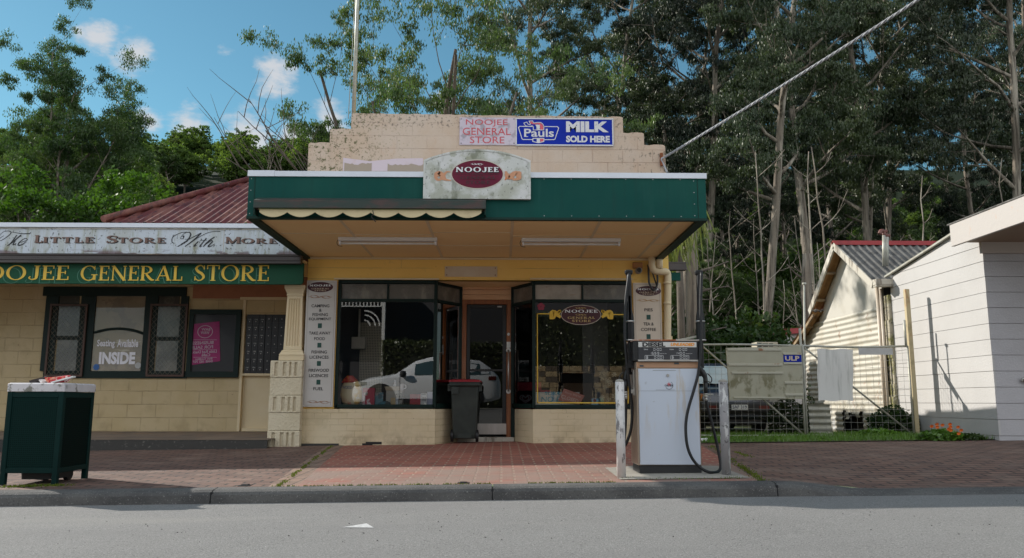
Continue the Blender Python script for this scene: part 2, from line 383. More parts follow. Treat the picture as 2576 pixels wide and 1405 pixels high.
G['parapet'] = mk('pink_blockwork', (.50,.375,.275), .85, layers=[((.54,.44,.355), 1.3, .4, .65, .7), ((.48,.30,.19), 5, .58, .75, .4, (1,1,.5)), ((.36,.26,.20), 2.2, .55, .8, .3, (3,1,.25)),
    ((.085,.085,.03), 15, .55, .61, .9, None, [('X', -1.7, -2.3)]), ((.07,.07,.05), 20, .58, .64, .7, (1,1,.6), ('X', 1.4, 2.4)), ((.07,.06,.05), 20, .53, .62, .65, None, ('Z', 4.72, 4.78)), ((.13,.13,.05), 34, .57, .64, .75, None, ('X', -1.0, -2.2)), ((.12,.10,.08), 26, .67, .71, .5)],
    bump=[(60,.006),(9,.006)], brick=dict(w=.46,h=.203,m=.006,ms=.8,mc=(.46,.30,.21),depth=.006,hide=.6,oy=.06))
G['front'] = mk('cream_render', (.82,.54,.15), .75, spec=.2, layers=[((.86,.60,.21), 1.2, .4, .7, .5), ((.40,.27,.12), 7, .6, .75, .3), ((.16,.10,.05), 22, .69, .73, .7)], bump=[(40,.002)], brick=dict(w=3.0,h=.16,m=.004,ms=.6,mc=(.42,.30,.14),depth=.002,hide=.9))
G['basebrick'] = mk('painted_brickwork', (.60,.49,.31), .7, layers=[((.67,.57,.40), 1.4, .4, .65, .6), ((.40,.23,.07), 13, .70, .74, .8), ((.06,.055,.045), 26, .69, .73, .75), ((.22,.17,.10), 5, .45, .65, .6, None, ('Z', .2, .0)), ((.40,.33,.20), 2.5, .5, .7, .5)],
    bump=[(50,.0015)], brick=dict(w=.235,h=.086,m=.006,ms=.6,mc=(.43,.34,.20),depth=.003,hide=.8))
G['baseside'] = mk('painted_brickwork_side', (.60,.49,.31), .7, layers=[((.67,.57,.40), 1.4, .4, .65, .6), ((.40,.23,.07), 11, .68, .71, .8), ((.06,.055,.045), 26, .72, .75, .75)],
    bump=[(50,.0015)], brick=dict(axes='yz',w=.235,h=.086,m=.006,ms=.6,mc=(.43,.34,.20),depth=.003,hide=.8))
G['leftblock'] = mk('cream_blockwork', (.48,.37,.20), .8, layers=[((.55,.44,.27), 1.1, .4, .65, .6), ((.16,.11,.06), 20, .68, .73, .75), ((.30,.23,.12), 3, .5, .75, .45), ((.20,.16,.09), 6, .5, .7, .5, None, ('Z', .3, .08))],
    bump=[(45,.004)], brick=dict(w=.455,h=.212,m=.007,ms=.5,mc=(.36,.27,.14),depth=.007,hide=.6,oy=-.118))
G['cream'] = mk('cream_paint', (.66,.54,.34), .65, layers=[((.72,.62,.45), 2, .4, .7, .5), ((.16,.12,.07), 24, .71, .75, .6)], bump=[(40,.001)])
G['rusticated'] = mk('rough_cream_render', (.66,.58,.42), .85, layers=[((.56,.48,.32), 3, .4, .7, .5), ((.10,.08,.06), 24, .72, .75, .7), ((.25,.22,.15), 6, .5, .7, .45, None, ('Z', .12, -.05))], bump=[(28,.02),(90,.006)])
G['soffit'] = mk('soffit_sheeting', (.88,.66,.33), .75, layers=[((.84,.60,.28), .9, .35, .7, .6), ((.35,.24,.12), 30, .72, .75, .35)], bump=[(25,.0008)])
G['green'] = mk('green_sheet', (.003,.060,.050), .6, spec=.15, layers=[((.014,.08,.068), 3.5, .55, .75, .5, (4,1,.25)), ((.009,.078,.06), 1.2, .4, .7, .7), ((.008,.05,.04), 5, .5, .75, .5, (3,1,.2)), ((.3,.33,.3), 40, .77, .79, .4)], rvar=.08)
G['greendark'] = mk('green_trim', (.004,.028,.02), .6, spec=.25, layers=[((.015,.02,.015), 8, .5, .7, .6)], bump=[(30,.001)])
G['frame'] = mk('dark_green_paint', (.003,.014,.011), .5, spec=.25, layers=[((.007,.022,.018), 6, .5, .75, .5), ((.25,.24,.2), 45, .75, .78, .5)])
G['flash'] = mk('white_flashing', (.66,.69,.74), .45, layers=[((.55,.58,.63), 2, .4, .7, .5), ((.08,.08,.08), 16, .68, .73, .6, (1,1,2.5))], metal=.15)
G['hood'] = mk('mildewed_hood', (.02,.035,.028), .7, layers=[((.07,.035,.03), 3, .45, .65, .8, (1,1,3)), ((.35,.35,.33), 45, .66, .7, .75, None, ('Z', 2.99, 3.03))], bump=[(30,.002)])
G['canvas'] = mk('cream_canvas', (.60,.50,.30), .85, layers=[((.30,.24,.13), 4, .5, .75, .5), ((.12,.1,.06), 30, .7, .74, .5)], bump=[(60,.0008)])
G['whitesign'] = mk('weathered_white_board', (.56,.57,.54), .7, layers=[((.34,.35,.27), 1.8, .45, .6, .75), ((.62,.62,.61), 3.0, .55, .58, .8), ((.22,.23,.13), 4, .5, .62, .5), ((.05,.05,.045), 28, .60, .65, .7, (1,1,.8)), ((.11,.12,.07), 8, .55, .7, .6, (1,1,.4), ('Z', 3.15, 2.92))], bump=[(12,.003)])
G['oldwhite'] = mk('mildewed_white_fascia', (.52,.57,.62), .65, layers=[((.40,.42,.38), 2.5, .45, .65, .7, (2.5,1,.5)), ((.20,.19,.08), 4.5, .50, .66, .85, (2,1,.55), ('Z', 3.02, 2.74)), ((.22,.23,.10), 7, .56, .7, .6, (3,1,.35)), ((.03,.03,.025), 26, .605, .65, .85, (1,1,.8)),
    ((.14,.085,.09), 2.2, .5, .53, .8, (.6,1,2.0), ('Z', 2.80, 2.74)), ((.02,.02,.02), 9, .3, .5, .9, None, ('Z', 2.715, 2.69))], bump=[(30,.001)])
G['redsign'] = mk('faded_pinkish_board', (.50,.43,.48), .7, layers=[((.25,.22,.24), 7, .5, .62, .75), ((.57,.50,.54), 2, .4, .7, .6), ((.16,.14,.15), 22, .6, .68, .5)])
G['redletter'] = mk('faded_red_paint', (.50,.07,.08), .7, layers=[((.55,.25,.25), 12, .55, .7, .5)])
G['blue'] = mk('blue_enamel', (.004,.022,.30), .45, spec=.12, layers=[((.003,.014,.20), 3, .4, .7, .5)])
G['whitelet'] = mk('aged_white_paint', (.58,.56,.56), .6, layers=[((.28,.26,.26), 26, .58, .68, .7)])
G['pinkred'] = mk('faded_red_enamel', (.58,.08,.11), .5, layers=[((.5,.25,.25), 16, .6, .7, .5)])
G['maroon'] = mk('maroon_paint', (.125,.010,.030), .55, spec=.2, layers=[((.16,.022,.05), 5, .4, .7, .6), ((.3,.15,.18), 50, .72, .76, .3)])
G['maroondark'] = mk('worn_dark_red', (.045,.008,.012), .5)
G['maroonw'] = mk('dark_maroon_vinyl', (.055,.006,.010), .35)
G['greywhite'] = mk('letter_white', (.75,.76,.77), .5); G['shadow'] = mk('black_paint', (.008,.008,.01), .5)
G['ornament'] = mk('orange_scroll_paint', (.55,.27,.15), .6, layers=[((.66,.16,.02), 5, .55, .65, .8)])
G['yellow'] = mk('gold_lettering', (.68,.42,.03), .5, layers=[((.74,.55,.09), 3, .4, .7, .7)])
G['greensign'] = mk('green_sign_board', (.007,.070,.034), .55, spec=.2, layers=[((.012,.055,.03), 1.5, .4, .7, .6)])
G['paleline'] = mk('pale_green_line', (.035,.15,.09), .5)
G['taupe'] = mk('taupe_lettering', (.19,.115,.09), .6, layers=[((.13,.07,.05), 5, .5, .6, .6)])
G['gutter'] = mk('brown_gutter', (.045,.034,.030), .4, layers=[((.06,.05,.045), 2, .4, .7, .6)])
G['rust_roof'] = mk('red_corrugated_iron', (.13,.026,.022), .6, layers=[((.24,.095,.065), 1.6, .42, .60, .8, (3,1,1)), ((.05,.02,.018), 6, .52, .64, .7, (3,1,1)), ((.07,.014,.014), 3, .5, .7, .7), ((.25,.22,.2), 9, .68, .72, .7)])
G['grey_roof'] = mk('weathered_cement_roof', (.13,.125,.115), .85, layers=[((.05,.048,.045), 7, .45, .65, .8), ((.25,.24,.22), 20, .6, .68, .6)], bump=[(40,.004)])
G['redcap'] = mk('red_ridge_cap', (.27,.035,.03), .5, layers=[((.16,.03,.03), 3, .5, .7, .6)])
G['rustywood'] = mk('rusty_brown_underside', (.36,.20,.075), .8, layers=[((.16,.075,.03), 4, .45, .65, .8), ((.5,.32,.13), 7, .55, .7, .5)])
G['agedtimber'] = mk('aged_white_timber', (.50,.47,.40), .8, layers=[((.16,.13,.10), 8, .5, .62, .8, (1,1,.3)), ((.62,.6,.54), 3, .5, .7, .6)], bump=[(25,.003)])
G['shedwall'] = mk('cream_corrugated_iron', (.50,.48,.41), .6, layers=[((.40,.36,.27), 2, .45, .7, .6), ((.36,.15,.12), 9, .62, .68, .55, (1,1,2.2), ('Z', 1.7, .9)), ((.17,.15,.10), 9, .50, .64, .7, (1,1,.6), ('Z', 1.1, .2)), ((.33,.35,.38), 5, .52, .6, .6, None, ('Z', .9, .1)), ((.25,.12,.06), 6, .60, .68, .6, (1,1,.4))])
G['whiteblock'] = mk('white_painted_blockwork', (.47,.46,.445), .7, layers=[((.42,.41,.395), 1.5, .4, .7, .6), ((.35,.34,.31), 5, .55, .75, .5, (1,1,.3), ('Z', .5, .05)), ((.30,.27,.24), 20, .74, .77, .6)], bump=[(35,.004)])
G['whiteblockend'] = mk('grey_white_blockwork', (.44,.43,.44), .8, layers=[((.39,.38,.385), 2, .4, .7, .6), ((.35,.30,.27), 24, .73, .77, .4)], bump=[(35,.005)])
G['joint'] = mk('open_joint', (.34,.27,.23), .9)
G['canopy'] = mk('flaking_white_fascia', (.46,.43,.40), .7, layers=[((.50,.38,.30), 9, .62, .66, .7), ((.2,.15,.12), 14, .7, .73, .8), ((.4,.18,.08), 6, .6, .75, .5, None, ('Z', 3.08, 3.16))], bump=[(14,.003)])
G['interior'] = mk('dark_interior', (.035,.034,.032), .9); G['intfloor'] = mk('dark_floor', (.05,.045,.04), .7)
G['glass'] = mk_glass('shop_window_glass', .20); G['glassdark'] = mk_glass('door_glass', .10, (.30,.30,.32)); G['glasscase'] = mk_glass('case_glass', .06)
G['glassveranda'] = mk_glass('veranda_glass', .035)
G['obscure'] = mk('grubby_fluted_glass', (.10,.095,.08), .22, layers=[((.20,.19,.15), 6, .45, .7, .7, (1,1,.5)), ((.05,.045,.04), 3, .5, .7, .7)], bump=[(55,.004)], spec=.8)
G['obscurelight'] = mk('pale_fluted_glass', (.36,.33,.28), .3, layers=[((.22,.2,.16), 5, .45, .7, .6), ((.22,.12,.06), 6, .62, .67, .7, (.6,1,2))], bump=[(55,.003)], spec=.7)
G['timber'] = mk('orange_varnished_timber', (.27,.085,.018), .4, layers=[((.14,.040,.010), 6, .4, .7, .8, (6,1,.4)), ((.36,.13,.03), 9, .5, .75, .5, (6,1,.3))], coat=.2)
G['boards'] = mk('peach_boards', (.62,.36,.19), .6, layers=[((.70,.45,.26), 3, .4, .7, .5), ((.1,.05,.03), 26, .72, .75, .6)])
G['alu'] = mk('brushed_aluminium', (.52,.50,.47), .38, metal=.8, layers=[((.35,.33,.30), 6, .4, .7, .5, (1,1,.2))], rvar=.1)
G['black'] = mk('black_frame', (.012,.012,.013), .4); G['rubber'] = mk('black_rubber', (.010,.010,.011), .45, spec=.4)
G['plate'] = mk('blank_plate', (.55,.45,.33), .6, layers=[((.62,.54,.42), 4, .4, .7, .6)])
G['panelwhite'] = mk('pale_grey_sign_panel', (.50,.48,.45), .5, layers=[((.44,.42,.38), 1.5, .4, .7, .5)])
G['panelcream'] = mk('pale_cream_sign_panel', (.60,.52,.42), .5, layers=[((.54,.46,.36), 1.5, .4, .7, .5)])
G['signgreen'] = mk('deep_green_square', (.008,.06,.045), .5); G['signred'] = mk('dull_gold_line', (.30,.17,.11), .5)
G['asphalt'] = mk('asphalt', (.225,.22,.21), .9, layers=[((.19,.185,.177), .6, .4, .7, .6), ((.40,.39,.37), 120, .54, .62, .85), ((.07,.07,.07), 85, .57, .64, .9), ((.04,.04,.04), 42, .69, .73, .7, None, ('Y', 4.2, 5.2)), ((.20,.195,.19), 1.1, .5, .75, .55, (.22,1.6,1)), ((.30,.285,.26), .8, .52, .72, .5, (.3,1.5,1)), ((.25,.16,.09), 6, .745, .77, .7, (.5,1.5,1)), ((.16,.155,.15), 2.2, .62, .7, .5, (.25,1,1), ('Y', 6.2, 6.55))], bump=[(170,.010),(90,.006)])
G['kerb'] = mk('old_concrete_kerb', (.105,.102,.096), .92, layers=[((.055,.053,.052), 3, .4, .62, .8, (.6,1,1)), ((.30,.29,.27), 75, .58, .68, .6), ((.04,.04,.04), 50, .58, .66, .7)], bump=[(70,.008)])
pv = dict(axes='xy', w=.235, h=.118, m=.012, ms=.3, depth=.014)
G['paver'] = mk('brown_pavers', (.17,.10,.075), .85, layers=[((.24,.17,.13), 2.5, .45, .7, .5), ((.09,.06,.055), 5, .5, .7, .5), ((.36,.33,.29), 60, .66, .72, .5)], bump=[(80,.004)],
    brick=dict(pv, c1=(.195,.108,.078), c2=(.115,.064,.048), mc=(.03,.026,.022)))
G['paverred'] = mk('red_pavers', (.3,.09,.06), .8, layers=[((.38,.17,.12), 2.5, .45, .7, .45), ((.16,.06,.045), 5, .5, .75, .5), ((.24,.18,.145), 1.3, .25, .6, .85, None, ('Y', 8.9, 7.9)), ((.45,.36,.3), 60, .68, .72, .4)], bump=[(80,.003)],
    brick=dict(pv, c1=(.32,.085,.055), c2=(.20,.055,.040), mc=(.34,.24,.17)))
G['paverband'] = mk('edge_pavers', (.22,.14,.10), .85, layers=[((.30,.22,.17), 3, .45, .7, .5)], bump=[(80,.004)], brick=dict(axes='yx', w=.235, h=.118, m=.007, depth=.012, c1=(.25,.155,.11), c2=(.17,.11,.08), mc=(.06,.05,.04)))
G['concrete'] = mk('pad_concrete', (.30,.28,.24), .9, layers=[((.20,.19,.16), 3, .45, .7, .7), ((.12,.12,.11), 40, .6, .68, .6)], bump=[(60,.006)])
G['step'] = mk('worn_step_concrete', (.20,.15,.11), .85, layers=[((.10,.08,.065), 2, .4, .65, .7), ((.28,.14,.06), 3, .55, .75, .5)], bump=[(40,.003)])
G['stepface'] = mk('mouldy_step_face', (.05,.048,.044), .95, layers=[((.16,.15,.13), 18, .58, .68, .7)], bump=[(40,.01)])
G['soil'] = mk('yard_ground', (.10,.085,.05), .95, layers=[((.06,.09,.02), 1.2, .4, .6, .8)], bump=[(15,.03)])
G['hill'] = mk('forest_floor', (.018,.024,.010), .95, spec=.1, layers=[((.012,.020,.008), .4, .4, .6, .8)])
G['grass'] = mk_leaf('grass_blades', (.06,.14,.015), (.12,.24,.03), 2.0, .3, .06)
G['moss'] = mk_leaf('moss_tufts', (.07,.11,.012), (.14,.17,.02), 5.0, .2, .02)
G['bingreen'] = mk('bin_green_steel', (.002,.018,.016), .55, spec=.12, layers=[((.003,.024,.021), 3, .4, .7, .6), ((.3,.32,.3), 40, .75, .78, .6)])
G['perfx'] = mk_perf('perforated_panel', (.003,.020,.017), (.001,.005,.005), .017, 'xz'); G['perfy'] = mk_perf('perforated_side_panel', (.002,.010,.008), (.0005,.002,.002), .017, 'yz')
G['bincap'] = mk('grey_bin_cap', (.60,.57,.58), .5, layers=[((.45,.42,.43), 4, .4, .7, .6), ((.09,.085,.05), 14, .52, .62, .8, None, ('X', -4.05, -3.98))])
G['wbin'] = mk('dark_green_plastic', (.016,.022,.018), .55, layers=[((.04,.048,.04), 5, .4, .7, .5)]); G['wlid'] = mk('red_plastic_lid', (.28,.012,.022), .4)
G['pumpwhite'] = mk('pump_white_enamel', (.50,.55,.63), .4, layers=[((.49,.53,.60), 1.4, .4, .7, .5), ((.46,.36,.22), 5, .56, .66, .5, (2.4,1,.35), ('Z', .2, .75)), ((.25,.24,.23), 16, .68, .73, .5), ((.35,.33,.30), 4, .5, .7, .4, None, ('Z', .12, -.02))], coat=.3)
G['pumpsteel'] = mk('pump_stainless_trim', (.46,.37,.29), .35, metal=.7, layers=[((.30,.24,.19), 5, .4, .7, .6, (1,1,.3))])
G['pumpdark'] = mk('pump_dark_panel', (.030,.031,.036), .4, layers=[((.05,.05,.055), 4, .4, .7, .6)])
G['pumporange'] = mk('faded_orange_panel', (.42,.24,.14), .5, layers=[((.34,.19,.10), 3, .4, .7, .6), ((.07,.05,.03), 13, .68, .72, .5)])
G['rust'] = mk('rust', (.24,.075,.025), .9, layers=[((.12,.04,.02), 20, .4, .65, .8)])
G['orange'] = mk('orange_letter', (.75,.27,.02), .5); G['plinth'] = mk('pump_plinth', (.02,.02,.021), .7, layers=[((.05,.05,.05), 12, .5, .7, .6)])
G['post'] = mk('peeling_white_post', (.60,.58,.56), .7, layers=[((.11,.10,.10), 16, .56, .60, .85, (1,1,.45)), ((.33,.31,.30), 7, .55, .68, .5), ((.30,.12,.05), 10, .5, .6, .8, None, ('Z', .06, -.06))], bump=[(25,.004)])
G['postgrey'] = mk('bare_grey_post', (.26,.25,.25), .85, layers=[((.55,.54,.52), 14, .52, .57, .8, (1,1,.4)), ((.08,.075,.075), 22, .6, .64, .8)], bump=[(25,.004)])
G['galv'] = mk('galvanised_rail', (.42,.42,.37), .5, metal=.3, layers=[((.30,.29,.22), 5, .4, .65, .7), ((.28,.12,.05), 12, .66, .7, .7)])
G['wire'] = mk('wire', (.32,.32,.30), .5, metal=.5)
G['gatepanel'] = mk('dull_cream_panel', (.36,.35,.27), .6, layers=[((.30,.29,.21), 2, .4, .7, .7), ((.12,.11,.045), 6, .5, .64, .8, (1.2,1,.7), ('Z', .55, .3)), ((.2,.09,.04), 26, .7, .73, .8)])
G['sheet'] = mk('stained_white_sheet', (.62,.62,.60), .7, layers=[((.32,.33,.31), 5, .5, .72, .7, (2.4,1,.25)), ((.1,.1,.09), 40, .68, .72, .5)])
G['rustpost'] = mk('rusty_yellow_post', (.48,.40,.24), .7, layers=[((.36,.13,.035), 4, .5, .62, .9, (1,1,.5), ('Z', 1.2, 2.0)), ((.25,.22,.12), 6, .5, .7, .6)])
G['carblue'] = mk('dark_blue_car_paint', (.010,.014,.028), .25, coat=.6); G['carwhite'] = mk('white_car_paint', (.72,.73,.74), .25, coat=.5); G['carred'] = mk('red_car_paint', (.35,.012,.02), .25, coat=.5)
G['carglass'] = mk('car_window_glass', (.05,.085,.09), .04, spec=1.0); G['headlight'] = mk('headlight_lens', (.45,.45,.40), .15, spec=.8); G['carblack'] = mk('car_black_plastic', (.010,.010,.011), .6)
G['tailred'] = mk('indicator_lens', (.10,.02,.015), .2); G['plateno'] = mk('number_plate', (.55,.56,.54), .5)
G['bark'] = mk('pale_gum_bark', (.20,.165,.125), .85, layers=[((.36,.315,.25), 1.5, .48, .60, .85, (3,3,.22)), ((.07,.055,.042), 2.5, .48, .62, .85, (4,4,.16)), ((.05,.04,.03), 5, .6, .66, .6, (3,3,.3))], bump=[(12,.02)])
G['barkdark'] = mk('dark_branch_bark', (.085,.068,.052), .9, layers=[((.16,.13,.10), 3, .45, .65, .7, (3,3,.3))], bump=[(14,.02)])
G['gum'] = mk_leaf('gum_leaves', (.013,.029,.010), (.058,.082,.028), .35, .28, .05); G['gumgreen'] = mk_leaf('green_gum_leaves', (.030,.070,.018), (.085,.135,.036), .35, .38, .04)
G['gumpale'] = mk_leaf('pale_gum_leaves', (.042,.085,.020), (.105,.150,.036), .35, .40, .04)
G['gumdark'] = mk_leaf('dark_gum_leaves', (.008,.018,.008), (.036,.050,.020), .35, .22, .05)
G['bright'] = mk_leaf('bright_green_leaves', (.018,.055,.008), (.055,.120,.015), .45, .42, .03); G['bushdark'] = mk_leaf('dark_bush_leaves', (.016,.040,.009), (.050,.085,.018), .6, .3, .02); G['fargum'] = mk_leaf('hill_leaves', (.055,.105,.028), (.140,.200,.055), .25, .5, .01)
G['bush'] = mk_leaf('bush_leaves', (.016,.042,.009), (.052,.090,.018), .6, .35, .04)
G['hedge'] = mk_leaf('hedge_leaves', (.030,.045,.012), (.085,.10,.028), 1.2, .2, .08)
G['reedy'] = mk_leaf('yellow_green_fronds', (.13,.17,.02), (.26,.26,.035), 1.0, .4, .05)
G['stonebuff'] = mk('buff_split_block', (.34,.26,.15), .9, layers=[((.22,.15,.08), 6, .4, .65, .8)], bump=[(18,.03)]); G['stonedark'] = mk('dark_split_block', (.09,.07,.05), .9, bump=[(18,.03)])
G['housewall'] = mk('grey_house_wall', (.06,.06,.065), .8); G['whitetrim'] = mk('white_house_trim', (.70,.70,.68), .6)
def flat(name, c, rough=.55): 
    if name not in G: G[name] = mk(name, c, rough, layers=[(tuple(x*.75 for x in c), 9, .4, .75, .5)])
    return G[name]
# ------------------------------------------------------------------ the ground
def sst(a, b, x):
    t = min(1, max(0, (x-a)/(b-a))); return t*t*(3-2*t)
def zslope(x): return .0125 * max(-14, min(14, x))
def zfoot(x, y):
    t = min(1, max(0, (11.7-y)/4.93))
    return zslope(x) - .08*t - .075*sst(2.3, 3.1, x)*(1-sst(6.9, 8.6, y))
def zroad(x, y):
    if y >= 0: return -.186 + zslope(x) + .012*(6.6-y)
    return -.186 + zslope(x) + .079 + .45*sst(.2, -1.0, y)
def zland(x, y):
    """yard, paddock and the hill behind"""
    z = zslope(x)*(1-sst(12, 40, y)) - .10*sst(12.8, 16.5, y)
    z += max(0, y-34)*.10 + .42*max(0, y-85)*(1-.2*sst(150, 230, y))
    return z + .5*math.sin(x*.11)*math.sin(y*.09)*sst(30, 60, y)
def sheet(name, xs, ys, zf, mat, kind='structure'):
    mb = MB(); nx, ny = len(xs), len(ys)
    mb.add([(x, y, zf(x, y)) for y in ys for x in xs], [(j*nx+i, j*nx+i+1, (j+1)*nx+i+1, (j+1)*nx+i) for j in range(ny-1) for i in range(nx-1)], True)
    o = mb.build(name, mat); o['kind'] = kind; return o
def lin(a, b, n): return [a+(b-a)*i/(n-1) for i in range(n)]
sheet('road', lin(-60, 60, 61), [-60, -30, -12, -6, -3] + lin(-1.6, .4, 11) + [1, 2, 3, 4, 5, 6, 6.62], zroad, G['asphalt'])
def skew(x0b, x0f, x1b, x1f, y0, y1, nx, ny, mat, dz, name):
    """a paved zone whose sides run slightly askew (b: at the shop front, f: at the kerb)"""
    mb = MB(); vs = []
    for y in lin(y0, y1, ny):
        t = (11.7-y)/(11.7-6.77); a = x0b+(x0f-x0b)*t; b = x1b+(x1f-x1b)*t
        for x in lin(a, b, nx): vs.append((x, y, zfoot(x, y)+dz))
    mb.add(vs, [(j*nx+i, j*nx+i+1, (j+1)*nx+i+1, (j+1)*nx+i) for j in range(ny-1) for i in range(nx-1)], True)
    o = mb.build(name, mat); o['kind'] = 'structure'; return o
sheet('bounce_verge', lin(-30, 30, 31), lin(-5.9, -.75, 8), lambda x, y: zroad(x, y)+.006, mk('pale_bounce_gravel', (.40,.37,.32), .95, layers=[((.30,.27,.22), 3, .4, .7, .6)], bump=[(30,.01)]))  # unseen pale surface, added to bounce sunlight up under the awning
skew(-30, -30, -2.50, -1.93, 6.77, 13.2, 40, 12, G['paver'], 0, 'footpath')
skew(-2.50, -1.93, -2.26, -1.69, 6.77, 11.72, 2, 10, G['paverband'], 0, 'footpath')
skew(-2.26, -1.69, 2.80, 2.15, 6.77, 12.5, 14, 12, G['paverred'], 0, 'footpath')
skew(2.80, 2.15, 30, 30, 6.77, 11.2, 60, 18, G['paver'], 0, 'footpath')
# kerb stones: rounded front edge, open joints, lowered for the driveway
def kerb_run(x0, x1):
    mb = MB(); rings = []
    for x in lin(x0, x1, max(3, int((x1-x0)/.25)+2)):
        d = sst(2.3, 3.05, x); h = .106-.075*d; b = zroad(x, 6.6)
        top = zfoot(x, 6.77)+.004
        pr = [(6.775, b-.1), (6.775, top), (6.70, b+h+.001), (6.655, b+h-.004), (6.622, b+h-.018), (6.603, b+h*.62), (6.592-.04*d, b+.002), (6.592-.04*d, b-.1)]
        rings.append([Vector((x, y, z)) for y, z in pr])
    mb.loft(rings, smooth=False); return mb
edges = [-30, -18, -11.5, -7.0, -4.65, -2.33, -.07, 2.24, 4.5, 6.8, 9.1, 13, 20, 30]
kb = MB()
for a, b in zip(edges, edges[1:]):
    k = kerb_run(a+.005, b-.005); kb.add(k.v, k.f)
o = kb.build('kerb', G['kerb']); o['kind'] = 'structure'
jt = MB()
for a in edges[1:-1]: jt.box(a-.008, a+.008, 6.605, 6.78, zroad(a, 6.6)-.1, min(zfoot(a, 6.77), zroad(a, 6.6)+.106)-.016)
o = jt.build('kerb_joint', G['shadow']); o['kind'] = 'structure'
# concrete pad the pump stands on
pd = MB()
xs = lin(1.02, 2.14, 6); ys = [6.98, 7.02, 7.5, 7.96, 8.0]
pd.add([(x, y, zfoot(x, y)+(.022 if .0 < i < 5 and 0 < j < 4 else .006)) for j, y in enumerate(ys) for i, x in enumerate(xs)], [(j*6+i, j*6+i+1, (j+1)*6+i+1, (j+1)*6+i) for j in range(4) for i in range(5)])
o = pd.build('concrete_pad', G['concrete']); o['kind'] = 'structure'
# yard, paddock and hill in one sheet to the horizon
def land(x, y): return zland(x, y) - .012 - (.5 if (y < 20.5 and -20 < x < 2.45 and y > 13.4) else 0)*0
xs = sorted(set([-420, -300, -220, -160, -120, -90, -70, -55, -45, -36] + lin(-30, 30, 31) + [36, 45, 55, 70, 90, 120, 160, 220, 300, 420]))
ys = [11.15, 12, 12.8, 14, 15, 16.5, 18, 20, 22, 25, 28, 32, 36, 41, 47, 54, 62, 70, 78, 86, 95, 105, 118, 132, 148, 165, 185, 210, 240]
def zl2(x, y): return (-.10 + land(x, y)) if x < 2.3 and y < 13.5 else land(x, y)
sheet('ground', xs, ys, zl2, G['hill'])
yd = sheet('yard_ground', lin(2.0, 9.0, 12), [11.19, 11.6, 12, 12.5, 13, 14, 15, 16, 18, 20, 23], lambda x, y: zland(x, y)+.004, G['soil'])
# painted arrow fragment on the asphalt
pa = at(862, 1327, 5.2)
def onroad(px, py):
    d = RM @ Vector(((px-1288)/FPX, (702.5-py)/FPX, -1)); t = 5.0
    for _ in range(30):
        p = CAM + d*t; t += (p.z - zroad(p.x, p.y) - .003)/(-d.z)*.8
    return CAM + d*t
q = [onroad(860, 1327), onroad(941, 1328), onroad(922, 1317)]
ar = MB(); ar.add(q, [(0, 1, 2)])
am = ar.build('road_arrow', mk('worn_road_paint', (.52,.52,.51), .8, layers=[((.3,.3,.29), 40, .5, .66, .8)])); am['kind'] = 'structure'
# loose chips and pebbles on the asphalt near the gutter
rng_ = random.Random(5); pb = MB()
for i in range(260):
    y = 4.55 + abs(rng_.gauss(.55, .45)); x = rng_.uniform(-4.6, 4.4); s = rng_.choice([.002, .003, .003, .004, .006])
    if y > 6.5: continue
    c = Vector((x, y, zroad(x, y)+s*.3)); a = rng_.random()*6
    pb.add([c+Vector((math.cos(a+k*2.1)*s*rng_.uniform(.8,1.5), math.sin(a+k*2.1)*s, -s*.3)) for k in range(3)]+[c+Vector((0,0,s*.8))], [(0,1,3),(1,2,3),(2,0,3)])
o = pb.build('road_gravel', flat('dark_stone', (.06,.055,.05), .9)); tag(o, 'scattered dark stone chips lying on the grey asphalt', 'gravel', kind='stuff')
# grass, moss
def blades(name, pts, h, w, mat, seed, label, cat):
    r = np.random.RandomState(seed); n = len(pts); P = np.array(pts); a = r.rand(n)*6.283; hh = h*(.5+r.rand(n)); lx = r.randn(n)*.35*hh; ly = r.randn(n)*.35*hh
    dx = np.cos(a)*w; dy = np.sin(a)*w
    V = np.empty((n, 3, 3)); V[:, 0] = P - np.c_[dx, dy, np.zeros(n)]; V[:, 1] = P + np.c_[dx, dy, np.zeros(n)]; V[:, 2] = P + np.c_[lx, ly, hh]
    o = np_mesh(name, V.reshape(-1, 3), np.arange(n*3).reshape(-1, 3), mat); tag(o, label, cat, kind='stuff'); return o
def np_mesh(name, V, F, mat, parent=None):
    me = bpy.data.meshes.new(name); nv, nf, k = len(V), len(F), F.shape[1]
    me.vertices.add(nv); me.vertices.foreach_set('co', np.ascontiguousarray(V, dtype=np.float32).ravel())
    me.loops.add(nf*k); me.loops.foreach_set('vertex_index', np.ascontiguousarray(F, dtype=np.int32).ravel())
    me.polygons.add(nf); me.polygons.foreach_set('loop_start', np.arange(0, nf*k, k, dtype=np.int32))
    me.update(calc_edges=True); me.materials.append(mat)
    o = bpy.data.objects.new(name, me); col.objects.link(o)
    if parent is not None: o.parent = parent; ORIG[o.name] = origin(parent)
    return o
r = np.random.RandomState(3)
def patch(n, x0, x1, y0, y1, zf, dens=None):
    out = []
    while len(out) < n:
        x, y = r.uniform(x0, x1), r.uniform(y0, y1)
        if dens and r.rand() > dens(x, y): continue
        out.append((x, y, zf(x, y)))
    return out
blades('grass', patch(9000, 2.55, 6.9, 11.2, 13.2, zland) + patch(5000, 2.3, 7, 13.2, 19, zland), .055, .006, G['grass'], 4, 'short bright green grass growing along the foot of the gate', 'grass')
def ground_px(px, py, zf):
    d = RM @ Vector(((px-1288)/FPX, (702.5-py)/FPX, -1)); t = 7.0
    for _ in range(40):
        p = CAM + d*t; t += (p.z-zf(p.x, p.y))/(-d.z)*.7
    return CAM + d*t
ml = []
